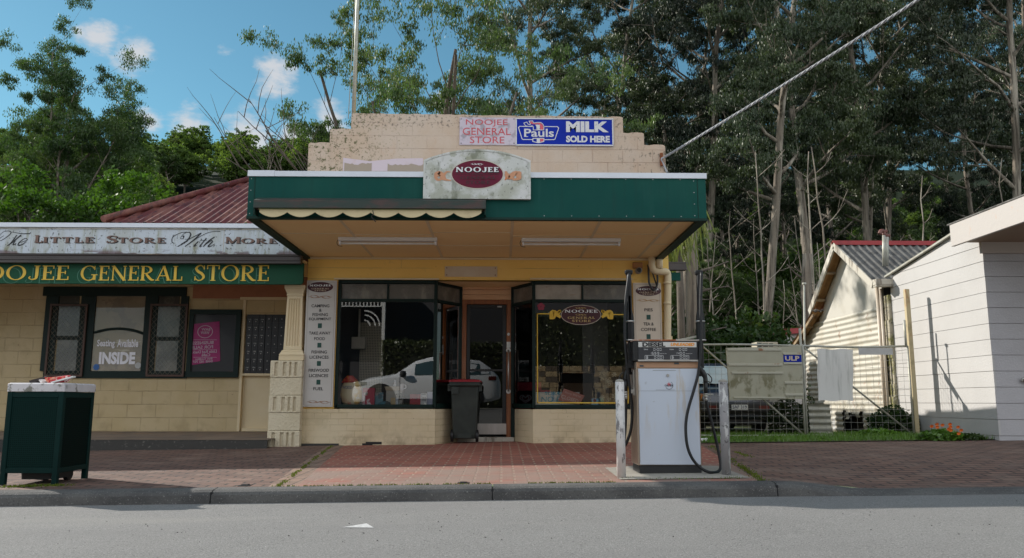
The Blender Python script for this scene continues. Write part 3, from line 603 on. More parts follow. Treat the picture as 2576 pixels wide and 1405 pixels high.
for a, b, n, wd in (((690,1232),(835,1122),700,.012), ((1860,1172),(1925,1214),500,.02), ((1790,1122),(1860,1172),250,.02), ((1575,1205),(1850,1203),1500,.03), ((1330,1228),(1560,1224),260,.008),
                    ((12,1226),(165,1222),500,.04), ((700,1234),(1230,1229),420,.007), ((1690,1205),(1790,1202),500,.03), ((1850,1138),(1890,1152),160,.02)):
    p, q = ground_px(*a, zfoot), ground_px(*b, zfoot)
    for i in range(n):
        t = r.rand(); x = p.x+(q.x-p.x)*t+r.randn()*wd*(1 if r.rand() > .2 else 2); y = p.y+(q.y-p.y)*t+r.randn()*wd
        if y < 6.79: y = 6.79
        if math.sin(t*37+a[0])+r.rand()*1.2 > -.1: ml.append((x, y, zfoot(x, y)+.001))
blades('moss', ml, .014, .006, G['moss'], 8, 'bright green moss growing in the joints of the pavers', 'moss')
# ------------------------------------------------------------------ the general store
FY = 11.70                                   # street face of the shop
shop = thing('general_store', 'cream general store with stepped parapet, wide green awning and shop windows', 'shop', (0, FY, 0))
xl = at(766, 880, FY).x; xr = at(1688, 880, FY).x
def zf(py, Y=FY, px=1262): return at(px, py, Y).z
pz = [zf(288), zf(327), zf(362)]
xa = [at(775,395,FY).x, at(830,345,FY).x, at(884,305,FY).x]; xb = [at(1674,400,FY).x, at(1620,350,FY).x, at(1567,310,FY).x]
soff = at(1262, 651, FY).z
# walls: parapet, lintel, piers, base
mb = MB(); zb = soff+.06
def jag(pts):                                # chipped upper edge
    out = []; rr = random.Random(2)
    for (x0, z0), (x1, z1) in zip(pts, pts[1:]):
        n = max(1, int(abs(x1-x0)/.07))
        for k in range(n):
            t = k/n; out.append((x0+(x1-x0)*t, z0+(z1-z0)*t + (rr.uniform(-.009, .006) if 0 < k else 0)))
    return out + [pts[-1]]
rr_ = .025
mb.prism([(xa[0], zb), (xb[0], zb), (xb[0], pz[2]-.03)] + jag([(xb[0]-rr_, pz[2]-.03+rr_), (xb[1], pz[2]-.03+rr_)]) + [(xb[1], pz[1]-.05)] + jag([(xb[1]-rr_, pz[1]-.035), (xb[2], pz[1]-.035)]) + [(xb[2], pz[0]-.045)] +
         jag([(xb[2]-rr_, pz[0]-.03), (xa[2]+rr_, pz[0])]) + [(xa[2], pz[0]-rr_)] + [(xa[2], pz[1])] + jag([(xa[2]-.01, pz[1]), (xa[1]+rr_, pz[1])]) + [(xa[1], pz[1]-rr_), (xa[1], pz[2])] + jag([(xa[1]-.01, pz[2]), (xa[0]+rr_, pz[2])]) + [(xa[0], pz[2]-rr_)], FY, FY+.2)
mb.build('parapet', G['parapet'], shop)
pt = MB(); ppz = [box_of(863, 398, 1064, 431, FY-.003), box_of(866, 410, 935, 431, FY-.006), box_of(975, 412, 1066, 431, FY-.006)]
def ragged(b, seed, k=14):
    q = random.Random(seed); x0, x1, z0, z1 = b
    return [(x0, z0), (x1, z0)] + [(x1-(x1-x0)*i/k, z1-(z1-z0)*(.3*q.random() if 0 < i < k else 0)) for i in range(k+1)]
pt.plate(ragged(ppz[0], 1, 3), FY-.003); pt.build('paint_patch', mk('lilac_undercoat', (.56,.47,.50), .8, layers=[((.5,.38,.33), 7, .5, .7, .5)]), shop)
pt = MB(); pt.plate(ragged(ppz[1], 4), FY-.006); pt.plate(ragged(ppz[2], 6), FY-.006); pt.build('paint_patch', mk('bare_render_patch', (.33,.27,.21), .9), shop)
wl_l, wl_r = at(845, 880, FY).x, at(1592, 880, FY).x     # outer edges of the two windows
wz0, wz1 = zf(1028), zf(706)
gz = min(zslope(xl), 0)-.1
mb = MB(); mb.box(xl, xr, FY, FY+.25, wz1+.004, soff+.06)
mb.box(xl, wl_l, FY, FY+.25, zf(1030), wz1+.004); mb.box(wl_r, xr, FY, FY+.25, zf(1030), wz1+.004)
mb.build('front_wall', G['front'], shop, bevel=.006)
DY = 12.32                                    # plane of the recessed door
sl0, sl1 = at(1098, 900, FY).x, at(1157, 900, DY).x; sr0, sr1 = at(1339, 900, FY).x, at(1290, 900, DY).x
for a_, b_ in ((xl, sl0), (sr0, xr)): mb = MB(); mb.box(a_, b_, FY-.012, FY+.25, gz, zf(1030)); mb.build('brick_base', G['basebrick'], shop, bevel=.008)
zs = zf(1030)
for (x0, y0), (x1, y1) in (((sl0, FY-.012), (sl1, DY)), ((sr0, FY-.012), (sr1, DY))):
    mb = MB(); d = .2 if x0 > 0 else -.2
    mb.add([(x0,y0,-.1),(x1,y1,-.1),(x1,y1,zs-.002),(x0,y0,zs-.002),(x0+d,y0+.03,-.1),(x1+d,y1,-.1),(x1+d,y1,zs-.002),(x0+d,y0+.03,zs-.002)], [(0,1,2,3),(4,7,6,5),(3,2,6,7),(1,5,6,2)])
    mb.build('brick_return', G['baseside'], shop)
mb = MB(); mb.box(-1.95, -1.72, FY-.016, FY-.01, zfoot(-1.9,FY)+.01, zfoot(-1.9,FY)+.045); mb.box(-1.15-.85, -1.0-.85, FY-.015, FY, -.03, .0); mb.build('air_brick', G['black'], shop)
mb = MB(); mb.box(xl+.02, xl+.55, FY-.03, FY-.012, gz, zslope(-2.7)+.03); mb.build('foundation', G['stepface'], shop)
# sides and roof, interior
mb = MB(); mb.box(xl, xl+.2, FY+.25, 19, -.2, 3.6); mb.box(xr-.2, xr, FY+.25, 19, -.2, 3.2); mb.box(xl, xr, 18.8, 19, -.2, 3.0)
mb.add([(xl,FY+.2,3.5),(xr,FY+.2,3.5),(xr,19,3.0),(xl,19,3.0)], [(0,1,2,3)]); mb.build('side_wall', G['front'], shop)
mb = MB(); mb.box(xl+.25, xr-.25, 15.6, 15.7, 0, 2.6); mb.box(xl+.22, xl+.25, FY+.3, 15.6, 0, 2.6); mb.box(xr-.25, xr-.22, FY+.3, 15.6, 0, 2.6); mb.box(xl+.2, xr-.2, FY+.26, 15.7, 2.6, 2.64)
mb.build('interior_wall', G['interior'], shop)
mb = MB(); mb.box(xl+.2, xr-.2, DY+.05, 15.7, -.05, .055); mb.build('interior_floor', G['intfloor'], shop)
# ---- shop windows
def frame_poly(mb, p0, p1, z0, z1, w, d):
    """frame bars round an upright rectangle between two plan points"""
    a, b = Vector((*p0, 0)), Vector((*p1, 0)); u = (b-a).normalized()
    for z in (z0, z1): mb.bar(a+Vector((0,0,z)), b+Vector((0,0,z)), d, w)
    for p in (a, b): mb.bar(p+Vector((0,0,z0-w/2+.003)), p+Vector((0,0,z1+w/2-.003)), w, d, up=(-u.y, u.x, 0))
tz = zf(757)                                 # transom bar
def shop_window(x0, x1, ret, side, frosted):
    # the front sheet and the angled return share one frame; front faces the street
    fr = MB(); y = FY+.03
    frame_poly(fr, (x0+.024, y), (x1-.024, y), wz0+.03, wz1-.03, .048, .07)
    fr.bar((x0+.05, y, tz), (x1-.05, y, tz), .066, .045)
    xm = at(976 if side < 0 else 1465, 730, FY).x
    fr.bar((xm, y, tz+.02), (xm, y, wz1-.05), .03, .05)
    cx = x1 if side < 0 else x0
    r0 = (cx-.03*(-side)*-1 if False else cx+.0, FY+.05); 
    a, b = (cx-.012*side*-1, FY+.05), (ret[0], DY-.03)
    fr.bar((a[0], a[1], wz0+.035), (b[0], b[1], wz0+.035), .06, .066); fr.bar((a[0], a[1], tz), (b[0], b[1], tz), .06, .044); fr.bar((a[0], a[1], wz1-.03), (b[0], b[1], wz1-.03), .06, .062)
    fr.bar((b[0], b[1], wz0), (b[0], b[1], wz1), .06, .06)
    w = fr.build('window', G['frame'], shop, bevel=.004)
    g = MB(); g.add([(x0+.04,y,wz0+.045),(x1-.04,y,wz0+.045),(x1-.04,y,tz-.02),(x0+.04,y,tz-.02)], [(0,1,2,3)]); pane = g.build('pane', G['glass'], w)
    g = MB(); g.add([(a[0],a[1]+.02,wz0+.06),(b[0],b[1]-.02,wz0+.06),(b[0],b[1]-.02,tz-.02),(a[0],a[1]+.02,tz-.02)], [(0,1,2,3)]); g.build('side_pane', G['glassdark'], w)
    for q0, q1, k in ((x0+.05, xm-.015, 0), (xm+.015, x1-.05, 1)):
        g = MB(); g.box(q0, q1, y-.003, y+.003, tz+.025, wz1-.06); g.build('fanlight', frosted[k], w)
    g = MB(); g.add([(a[0],a[1]+.02,tz+.025),(b[0],b[1]-.02,tz+.025),(b[0],b[1]-.02,wz1-.06),(a[0],a[1]+.02,wz1-.06)], [(0,1,2,3)]); g.build('side_fanlight', G['obscure'], w)
    s = MB(); s.box(x0+.06, x1-.06, FY+.07, FY+.62, wz0-.02, wz0+.045); s.build('display_shelf', flat('grey_shelf', (.16,.15,.13), .6), w)
    return w, pane
WL, paneL = shop_window(wl_l, sl0, (sl1, 0), -1, (G['obscure'], G['obscure']))
WR, paneR = shop_window(sr0, wl_r, (sr1, 0), 1, (G['obscurelight'], G['obscure']))
mb = MB(); mb.box(wl_l-.06, sl0+.02, FY-.03, FY-.003, wz1+.002, wz1+.026); mb.box(sr0-.03, wl_r+.02, FY-.03, FY-.003, wz1+.012, wz1+.036); mb.build('window_head', G['cream'], shop)
mb = MB(); mb.add([(sl0,FY-.01,wz1-.02),(sr0,FY-.01,wz1-.02),(sr1,DY,wz1-.02),(sl1,DY,wz1-.02)], [(0,1,2,3)]); mb.build('recess_ceiling', G['soffit'], shop)
# ---- door in the recess
dx0, dx1 = sl1+.03, sr1-.03; dz0 = .065
def dz(py): return at(1225, py, DY).z
mb = MB(); t = dz(756); fw = at(1170, 900, DY).x-at(1159, 900, DY).x
mb.box(dx0, dx0+fw, DY-.05, DY+.05, dz0, t); mb.box(dx1-fw, dx1, DY-.05, DY+.05, dz0, t); mb.box(dx0+fw, dx1-fw, DY-.05, DY+.05, t-fw, t); door_frame = mb.build('door_frame', G['timber'], shop, bevel=.003)
mb = MB(); tt = dz(718)
for k in range(3): mb.box(dx0-.0, dx1, DY-.045, DY+.0, t+.004+(tt-t)*k/3, t+(tt-t)*(k+1)/3)
mb.build('door_head_board', G['boards'], shop, bevel=.003)
mb = MB(); mb.box(dx0-.06, dx1+.06, DY-.06, DY+.05, tt+.002, wz1+.04); mb.box(dx0-.06, dx0-.003, DY-.07, DY+.05, dz0, tt); mb.box(dx1+.003, dx1+.06, DY-.07, DY+.05, dz0, tt); mb.build('door_surround', G['frame'], shop)
ix0, ix1 = dx0+fw+.004, dx1-fw-.004; it = t-fw-.004
dr = MB(); sw = .055
dr.box(ix0, ix0+sw, DY-.02, DY+.02, dz0+.03, it); dr.box(ix1-sw, ix1, DY-.02, DY+.02, dz0+.03, it); dr.box(ix0+sw, ix1-sw, DY-.02, DY+.02, it-sw, it); dr.box(ix0+sw, ix1-sw, DY-.02, DY+.02, dz0+.03, dz0+.2)
dr.box(ix0+sw, ix1-sw, DY-.02, DY+.02, dz(935), dz(931)+.01)
door = dr.build('door', G['black'], shop, bevel=.004)
g = MB(); g.add([(ix0+sw-.005,DY,dz0+.19),(ix1-sw+.005,DY,dz0+.19),(ix1-sw+.005,DY,it-sw+.005),(ix0+sw-.005,DY,it-sw+.005)], [(0,1,2,3)]); g.build('door_pane', G['glassdark'], door)
g = MB(); g.box(ix0+.01, ix1+.02, DY-.028, DY-.022, dz0+.04, dz(1066)); g.build('kick_plate', G['alu'], door)
hx = at(1279, 950, DY).x
g = MB(); g.tube([(hx, DY-.10, dz(985)), (hx, DY-.10, dz(882))], .013, 10)
for z in (dz(985), dz(882)): g.tube([(hx, DY-.10, z), (hx, DY-.052, z)], .010, 8); g.lathe([(.036, -.056), (.036, -.05)], 16, (hx, DY, z), 'y')
g.build('pull_handle', G['alu'], door)
g = MB(); g.box(hx-.03, hx+.03, DY-.056, DY-.051, dz(876), dz(861)); g.lathe([(.022, -.062), (.022, -.051)], 14, (hx, DY, dz(842)), 'y'); g.lathe([(.014, -.066), (.014, -.051)], 14, (hx, DY, dz(868)), 'y'); g.build('lock_plate', G['alu'], door)
g = MB(); g.box(ix1-.14, ix1-.07, DY-.026, DY-.021, it-.04, it-.02); g.build('sticker', flat('pale_sticker', (.5,.5,.48)), door)
mb = MB(); mb.box(sl1-.02, sr1+.02, DY-.10, DY+.05, -.02, dz0); mb.build('threshold', G['agedtimber'], shop, bevel=.006)
mb = MB(); x0, x1, z0, z1 = box_of(1119, 671, 1251, 697, FY); mb.box(x0, x1, FY-.012, FY, z0, z1); plate = mb.build('blank_plaque', G['plate'], shop, bevel=.002)
g = MB(); [g.lathe([(.009, -.016), (.009, -.012)], 8, (x, FY, z), 'y') for x in (x0+.03, x1-.03) for z in (z0+.025, z1-.025)]; g.build('screw', G['rust'], plate)
# ---- awning
AY = 9.04
ax0, ax1 = at(624, 490, AY).x, at(1776, 494, AY).x; az0, az1 = at(1200, 547, AY).z, at(1200, 434, AY).z
aw = MB(); fl = at(1200, 447, AY).z
aw.box(ax0, ax1, AY, AY+.04, az0, fl)
aw.box(ax0, ax0+.04, AY+.04, FY-.003, az0+.0, fl); aw.box(ax1-.04, ax1, AY+.04, FY-.003, az0+.0, fl)
awning = aw.build('awning', G['green'], shop)
m2 = MB(); m2.box(ax0-.012, ax0+.30, AY-.016, FY-.0, fl-.002, az1+.006); m2.box(ax0+.303, ax1+.012, AY-.016, FY-.0, fl-.002, az1); m2.build('flashing', G['flash'], awning)
m2 = MB(); m2.box(ax0-.006, ax1+.006, AY-.008, AY+.06, az0-.03, az0-.002); m2.box(ax0-.006, ax0+.105, AY+.06, FY-.01, az0-.03, az0-.002); m2.box(ax1-.105, ax1+.006, AY+.06, FY-.01, az0-.03, az0-.002); m2.build('edge_trim', G['greendark'], awning)
m2 = MB(); m2.box(ax0+.1, ax1-.1, AY+.055, FY-.005, az0+.004, az0+.03); m2.build('soffit', G['soffit'], awning)
m2 = MB()
bxs = [at(p, 548, AY).x for p in (848, 1070, 1290, 1515, 1700)]
for x in bxs: m2.box(x-.018, x+.018, AY+.06, FY-.012, az0-.004, az0+.006)
for i, (xa_, xb_, y) in enumerate(zip([ax0+.11]+bxs, bxs+[ax1-.11], (10.0, 10.05, 9.9, 10.1, 9.95, 10.6))): m2.box(xa_+.018, xb_-.018, y-.012, y+.012, az0-.002, az0+.006); 
for x0_, x1_ in ((bxs[1]+.018, bxs[2]-.018), (bxs[2]+.018, bxs[3]-.018)): m2.box(x0_, x1_, 10.75, 10.774, az0-.002, az0+.006)
m2.build('cover_batten', G['cream'], awning)
m2 = MB(); m2.box(ax0+.11, ax1-.11, FY-.035, FY-.003, az0-.03, az0-.004); m2.build('cornice', G['cream'], awning)
m2 = MB()
for x, z in [(ax0+.03, z) for z in lin(az0+.03, fl-.03, 4)] + [(ax1-.14, z) for z in lin(az0+.03, fl-.03, 4)] + [(x, z) for x in lin(ax1-1.9, ax1-.3, 6) for z in (az0+.02, fl-.015)]: m2.lathe([(.006, -.004), (.006, 0)], 8, (x, AY, z), 'y')
m2.build('rivet', flat('pale_rivet', (.35,.37,.36)), awning)
for px in (640, 1755):                        # cover strips at the two ends
    x = at(px, 490, AY).x; m2 = MB(); m2.box(x-.003, x+.003, AY-.004, AY, az0, fl-.003); m2.build('panel_seam', G['greendark'], awning)
# rear roof eave on the right
rr = MB(); x0, x1, z0, z1 = box_of(1684, 660, 1727, 680, 13.2); rr.box(xr-.3, x1, 13.2, 13.32, z0, z1); rr.box(xr-.3, x1, 13.195, 13.33, z1-.02, z1+.004); rr.build('rear_gutter', G['gutter'], shop, bevel=.006)
rr = MB(); rr.add([(xr-.4,13.32,z1+.01),(x1-.06,13.32,z1+.01),(xr-.4,16,z1+.62)], [(0,1,2)]); rr.add([(xr-.4,13.32,z1-.02),(x1-.06,13.32,z1-.02),(xr-.4,16,z1+.58)], [(2,1,0)]); rr.build('rear_roof', G['redcap'], shop)
rr = MB(); a, b, c, d = box_of(1691, 686, 1712, 706, 13.25); rr.box(xr-.1, b, 13.25, 13.3, c, d); rr.build('eave_board', G['green'], shop)

# ---- things fixed to the shop
def tubelight(px0, py0, px1, py1, Y, label):
    zc = az0-.045; x0 = at(px0, (py0+py1)/2, Y).x; x1 = at(px1, (py0+py1)/2, Y).x
    t = thing('fluorescent_light', label, 'light fitting', ((x0+x1)/2, Y, zc), 'strip lights under the awning')
    m = MB(); m.box(x0, x1, Y-.045, Y+.045, zc, az0+.002); m.build('batten_body', G['whitetrim'], t, bevel=.005)
    m = MB(); m.tube([(x0+.03, Y-.0, zc-.03), (x1-.03, Y-.0, zc-.03)], .014, 10); m.build('lamp_tube', flat('lamp_white', (.75,.75,.72), .3), t)
    m = MB(); [m.box(x-.012, x+.012, Y-.02, Y+.02, zc-.05, zc-.003) for x in (x0+.02, x1-.02)]; m.build('lamp_holder', G['greywhite'], t)
    m = MB(); m.tube(spline([(x0-.005, Y, zc+.02), (x0-.02, Y, zc-.02), (x0+.0, Y, zc-.06), (x0+.05, Y, zc-.07)], 4), .004, 5); m.build('wire_hook', G['black'], t)
tubelight(852, 588, 1100, 606, 10.25, 'white tube light fixed under the awning above the left shop window')
tubelight(1312, 592, 1561, 612, 10.25, 'white tube light fixed under the awning above the right shop window')
m = MB(); x0, x1, z0, z1 = box_of(928, 606, 968, 612, 10.4); m.box(at(927,612,10.6).x, at(968,612,10.6).x, 10.55, 10.75, az0+.0, az0+.0035); m.build('inspection_hatch', G['soffit'], awning)
# roll-up blind with scalloped valance
BY = AY-.11
x0, x1 = at(640, 515, BY).x, at(1222, 515, BY).x
bl = thing('awning_blind', 'rolled up blind in mildewed green box with cream scalloped valance', 'blind', ((x0+x1)/2, BY, az0))
zt, zb_, zv = at(930, 500, BY).z, at(930, 526, BY).z, at(930, 547, BY).z
m = MB(); m.loft([[Vector((x, AY-.002, zt+.03)), Vector((x, BY-.03, zt-.03)), Vector((x, BY-.04, zb_)), Vector((x, AY-.002, zb_))] for x in (x0, x1)], smooth=False); m.build('hood', G['hood'], bl)
for x, s in ((x0, 1), (x1, -1)):
    m = MB(); m.box(x, x+.012*s, BY-.02, AY-.003, zv+.03, zb_-.002); m.build('end_bracket', G['greendark'], bl)
m = MB(); pts = []; n = 8; w = (x1-.05-x0-.06)/n
for k in range(n):
    for j in range(9): u = j/9; pts.append((x0+.06+(k+u)*w, zv+.055-.058*math.sin(math.pi*u)**.8))
pts.append((x1-.05, zv+.055))
rr = random.Random(9); 
front = [Vector((x, BY+.004*math.sin(x*9), z)) for x, z in pts]; top = [Vector((x, BY+.0, zb_-.004)) for x, z in pts]
vs = front + top; k = len(pts); m.add(vs, [(i, i+1, k+i+1, k+i) for i in range(k-1)], True); m.add([v+Vector((0,.004,0)) for v in vs], [(i+1, i, k+i, k+i+1) for i in range(k-1)], True); m.build('valance', G['canvas'], bl)
m = MB(); m.box(x0+.05, x1-.04, BY-.006, BY+.01, zb_-.012, zb_-.002); m.build('bottom_rail', flat('lime_rail', (.20,.22,.09)), bl)
m = MB(); cx = at(938, 535, BY).x; m.tube(spline([(cx, BY-.02, zb_-.02), (cx+.01, BY-.02, zv+.03), (cx-.01, BY-.02, zv), (cx+.04, BY-.02, zv-.06)], 5), .005, 5); m.build('cord', G['black'], bl)
# ---- signs
def board(name, px0, py0, px1, py1, Y, d, mat, label, cat='sign', bevel=.002, group=None):
    x0, x1, z0, z1 = box_of(px0, py0, px1, py1, Y); t = thing(name, label, cat, ((x0+x1)/2, Y, z0), group)
    m = MB(); m.box(x0, x1, Y, Y+d, z0, z1); m.build('panel', mat, t, bevel=bevel); return t
S = FY-.02
sg = board('painted_sign', 1156, 296, 1297, 365, S, .018, G['redsign'], 'faded pinkish board with red sans lettering on the parapet')
m = MB(); T(m, 'NOOJEE', 1172, 301, 1277, 319, S-.003); T(m, 'GENERAL', 1164, 322, 1285, 340, S-.003); T(m, 'STORE', 1182, 344, 1269, 361, S-.003); m.build('lettering', G['redletter'], sg)
m = MB()
for px in (1160, 1293):
    for py in (300, 361): p = at(px, py, S); m.lathe([(.008, -.005), (.008, 0)], 8, (p.x, S, p.z), 'y')
m.build('screw', G['black'], sg)
sg = board('milk_sign', 1298, 299, 1542, 367, S, .018, G['blue'], 'blue enamel milk sign with white lettering at the top right of the parapet')
m = MB()
for b in ((1297, 298, 1543, 301), (1297, 364.5, 1543, 367.5), (1297, 301, 1300, 364.5), (1540, 301, 1543, 364.5)):
    x0, x1, z0, z1 = box_of(*b, S); m.box(x0, x1, S-.008, S-.0005, z0, z1)
m.build('border', G['whitelet'], sg)
m = MB(); T(m, 'MILK', 1424, 306, 1531, 333, S-.003, .055); T(m, 'SOLD HERE', 1424, 342, 1534, 359, S-.003, .05); m.build('lettering', G['whitelet'], sg)
def P(px, py, Y=S): p = at(px, py, Y); return (p.x, p.z)
def Lp(zx, zy): return (2060+zx/6.44)*.6289, (460+zy/6.44)*.6289        # a point measured on the enlarged emblem
def emb_line(m, pts, w, Y=S, close=False, dz=.003):
    q = [at(*Lp(*p), Y) for p in pts]
    for k in range(len(q)-(0 if close else 1)):
        a, b = q[k], q[(k+1) % len(q)]; d = (b-a); d.normalize()
        nrm = Vector((-d.z, 0, d.x))*w/2; e = d*w*.35
        m.add([Vector((*v,)) for v in ((a-e+nrm), (b+e+nrm), (b+e-nrm), (a-e-nrm))], [(0,1,2,3)]); 
        for i in range(-4, 0): m.v[i] = (m.v[i][0], Y-dz-k*.0002, m.v[i][2])
m = MB()
emb_line(m, [(455,305),(120,300),(88,330),(180,620),(210,640),(452,640)], .012); emb_line(m, [(750,305),(1090,308),(1125,345),(1030,630),(1000,642),(752,645)], .012)
emb_line(m, [(470,395),(470,300),(440,285),(360,305),(270,285),(225,215),(305,190),(330,240),(370,258)], .010, dz=.0035); emb_line(m, [(370,258),(400,245),(360,165),(455,160),(480,215),(560,200),(660,200),(720,245),(742,300),(742,395),(470,395)], .010, dz=.0037)
emb_line(m, [(465,610),(745,610),(745,690),(605,725),(455,690)], .012, close=True, dz=.0035)
q = [Lp(*p) for p in ((555,395),(555,310),(520,255),(640,260),(645,395))]; m.plate([P(*p) for p in q], S-.0031)
q = [Lp(*p) for p in ((560,612),(645,612),(645,712),(605,722),(560,712))]; m.plate([P(*p) for p in q], S-.0031)
polys = font_polys('Pauls', .018); (c0, c1), (c2, c3) = Lp(235, 570), Lp(1000, 365)
put(m, polys, (P(c0, c1)[0], P(c2, c3)[0], P(c0, c1)[1], P(c2, c3)[1]), S-.0042)
for zx, w in ((285, 105), (830, 60), (660, 70)):   # slab serifs
    (a0, a1), (b0, b1) = Lp(zx-w/2, 572), Lp(zx+w/2, 558); pa, pb = P(a0, a1), P(b0, b1); m.plate([(pa[0], pa[1]), (pb[0], pa[1]), (pb[0], pb[1]), (pa[0], pb[1])], S-.0046)
m.build('emblem', G['whitelet'], sg)
m = MB(); q = [Lp(*p) for p in ((650,395),(650,300),(610,245),(480,245),(420,240),(380,185),(440,175),(470,225),(560,215),(650,215),(705,255),(728,310),(728,395))]; 
pp = [P(*p) for p in q]; m.add([(x, S-.0028, z) for x, z in pp], [(0,1,11,12),(1,2,10,11),(2,3,8,9),(2,9,10),(3,4,7,8),(4,5,6,7)])
q = [Lp(*p) for p in ((652,612),(735,612),(735,688),(652,712))]; m.plate([P(*p) for p in q], S-.0028); m.build('emblem_stripe', G['pinkred'], sg)
# arched sign on the awning
Y = AY-.045
x0, x1, z0, z1 = box_of(1065, 412, 1335, 501, Y); zr = at(1200, 376, Y).z; zsd = at(1200, 404, Y).z
sg = thing('arched_sign', 'flaking arched white sign with maroon oval on the front of the awning', 'sign', ((x0+x1)/2, Y, z0))
arc = [(x1-(x1-x0)*k/20, zsd+(zr-zsd)*(1-((k/10)-1)**2)) for k in range(21)]
m = MB(); m.prism([(x0, z0), (x1, z0)] + arc, Y, Y+.04); m.build('panel', G['whitesign'], sg)
m = MB(); ins = .022
def rim(d): return [(x0+d, z0+d), (x1-d, z0+d)] + [(min(x1-d, max(x0+d, x)), z-d) for x, z in arc]
A_, B_ = rim(0), rim(ins); n = len(A_)
m.add([(x, Y-.006, z) for x, z in A_]+[(x, Y-.006, z) for x, z in B_]+[(x, Y-.0005, z) for x, z in B_], [(i, (i+1)%n, (i+1)%n+n, i+n) for i in range(n)]+[(i+n, (i+1)%n+n, (i+1)%n+2*n, i+2*n) for i in range(n)]); m.build('raised_border', G['whitesign'], sg)
ov = box_of(1137, 404, 1265, 474, Y); cx, cz = (ov[0]+ov[1])/2, (ov[2]+ov[3])/2; rx, rz = (ov[1]-ov[0])/2, (ov[3]-ov[2])/2
m = MB(); m.plate(ellipse(cx, cz, rx+.012, rz+.012), Y-.002); m.build('oval_rim', flat('cream_rim', (.55,.5,.42)), sg)
m = MB(); m.plate(ellipse(cx, cz, rx, rz), Y-.004); m.build('oval', G['maroon'], sg)
m = MB(); T(m, 'NOOJEE', 1148, 422, 1256, 436, Y-.006, serif=(.22,.1,.06,.14)); m.build('lettering_shadow', G['shadow'], sg)
m = MB(); T(m, 'NOOJEE', 1147, 420.5, 1254, 434, Y-.011, serif=(.22,.1,.06,.14)); scroll(m, 1184, 411, 1216, 416, Y-.008, .08); m.build('lettering', G['greywhite'], sg)
m = MB(); T(m, 'GENERAL', 1158, 444, 1247, 452, Y-.007, serif=(.2,.1,.06,.14)); T(m, 'STORE', 1172, 455, 1233, 464, Y-.007, serif=(.2,.1,.06,.14)); scroll(m, 1184, 437, 1217, 442, Y-.007, .1)
for a in ((1146, 439, 1182, 439.8), (1219, 439, 1254, 439.8)): b = box_of(*a, Y); m.plate([(b[0],b[2]),(b[1],b[2]),(b[1],b[3]),(b[0],b[3])], Y-.007)
m.build('worn_lettering', G['maroondark'], sg)
m = MB()
for pts, bx in (([(.98,.9),(.7,.9),(.4,.25),(.15,.1),(.02,.5),(.2,.9),(.3,.95)], (1092, 431, 1134, 456)), ([(.95,.05),(.7,.15),(.62,.45),(.5,.7),(.42,.5),(.55,.4)], (1092, 431, 1136, 456)), ([(.02,.1),(.12,.3),(.1,.7),(.3,.5),(.6,.15),(.85,.3),(.98,.8),(.85,.95)], (1269, 431, 1312, 455)), ([(.05,.95),(.2,.6),(.35,.8),(.5,.85),(.58,.6),(.45,.5)], (1269, 431, 1312, 455))):
    put(m, [st_poly(pts, [.08, .2, .22, .2, .1])], box_of(*bx, Y), Y-.003-len(m.v)*.00002)
m.build('scrollwork', G['ornament'], sg)
# narrow panels either side of the windows
def oval_small(t, px0, py0, px1, py1, Y):
    b = box_of(px0, py0, px1, py1, Y); cx, cz = (b[0]+b[1])/2, (b[2]+b[3])/2
    m = MB(); m.plate(ellipse(cx, cz, (b[1]-b[0])/2, (b[3]-b[2])/2), Y-.003); m.build('oval', G['maroonw'], t)
    w, h = px1-px0, py1-py0; m = MB()
    T(m, 'NOOJEE', px0+w*.08, py0+h*.24, px1-w*.08, py0+h*.43, Y-.006, serif=(.24,.12,.06,.16)); m.build('lettering', G['greywhite'], t)
    m = MB(); T(m, 'GENERAL', px0+w*.15, py0+h*.58, px1-w*.15, py0+h*.72, Y-.006, serif=(.2,.1,.06,.14)); T(m, 'STORE', px0+w*.27, py0+h*.76, px1-w*.27, py0+h*.9, Y-.006, serif=(.2,.1,.06,.14)); m.build('lettering', flat('tan_letter', (.50,.40,.28)), t)
def panel_sign(px0, py0, px1, py1, mat, lines, squares, label, lean):
    Y = FY-.045; t = board('list_sign', px0, py0, px1, py1, Y, .03, mat, label, group='tall list signs on the shop front')
    cxp = (px0+px1)/2
    m = MB(); T_ = [T(m, s, cxp-w/2+lean*(py-850), py-3.9, cxp+w/2+lean*(py-850), py+3.9, Y-.003, .012) for s, w, py in lines]; m.build('lettering', G['shadow'], t)
    m = MB()
    for py in squares: b = box_of(cxp-5+lean*(py-850), py-6, cxp+5+lean*(py-850), py+6, Y); m.plate([(b[0],b[2]),(b[1],b[2]),(b[1],b[3]),(b[0],b[3])], Y-.003)
    m.build('square_mark', G['signgreen'], t)
    m = MB(); b = box_of(px0+4, py0+4, px1-4, py1-4, Y); w = .004
    for q in ((b[0],b[1],b[3]-w,b[3]), (b[0],b[1],b[2],b[2]+w), (b[0],b[0]+w,b[2]+w,b[3]-w), (b[1]-w,b[1],b[2]+w,b[3]-w)): m.plate([(q[0],q[2]),(q[1],q[2]),(q[1],q[3]),(q[0],q[3])], Y-.002)
    m.build('border_line', flat('grey_line', (.30,.26,.24)), t)
    return t
t = panel_sign(766, 706, 842, 1024, G['panelwhite'], [('CAMPING', 45, 770), ('&', 7, 781), ('FISHING', 39, 792), ('EQUIPMENT', 56, 803.5), ('TAKE AWAY', 54, 838.5), ('FOOD', 27, 852.5), ('FISHING', 39, 886), ('LICENCES', 48, 899), ('FIREWOOD', 51, 932), ('LICENCES', 48, 945.5), ('FUEL', 25, 978.5)],
    (820, 869, 915, 962), 'tall pale sign listing camping and fishing equipment left of the shop windows', -.026)
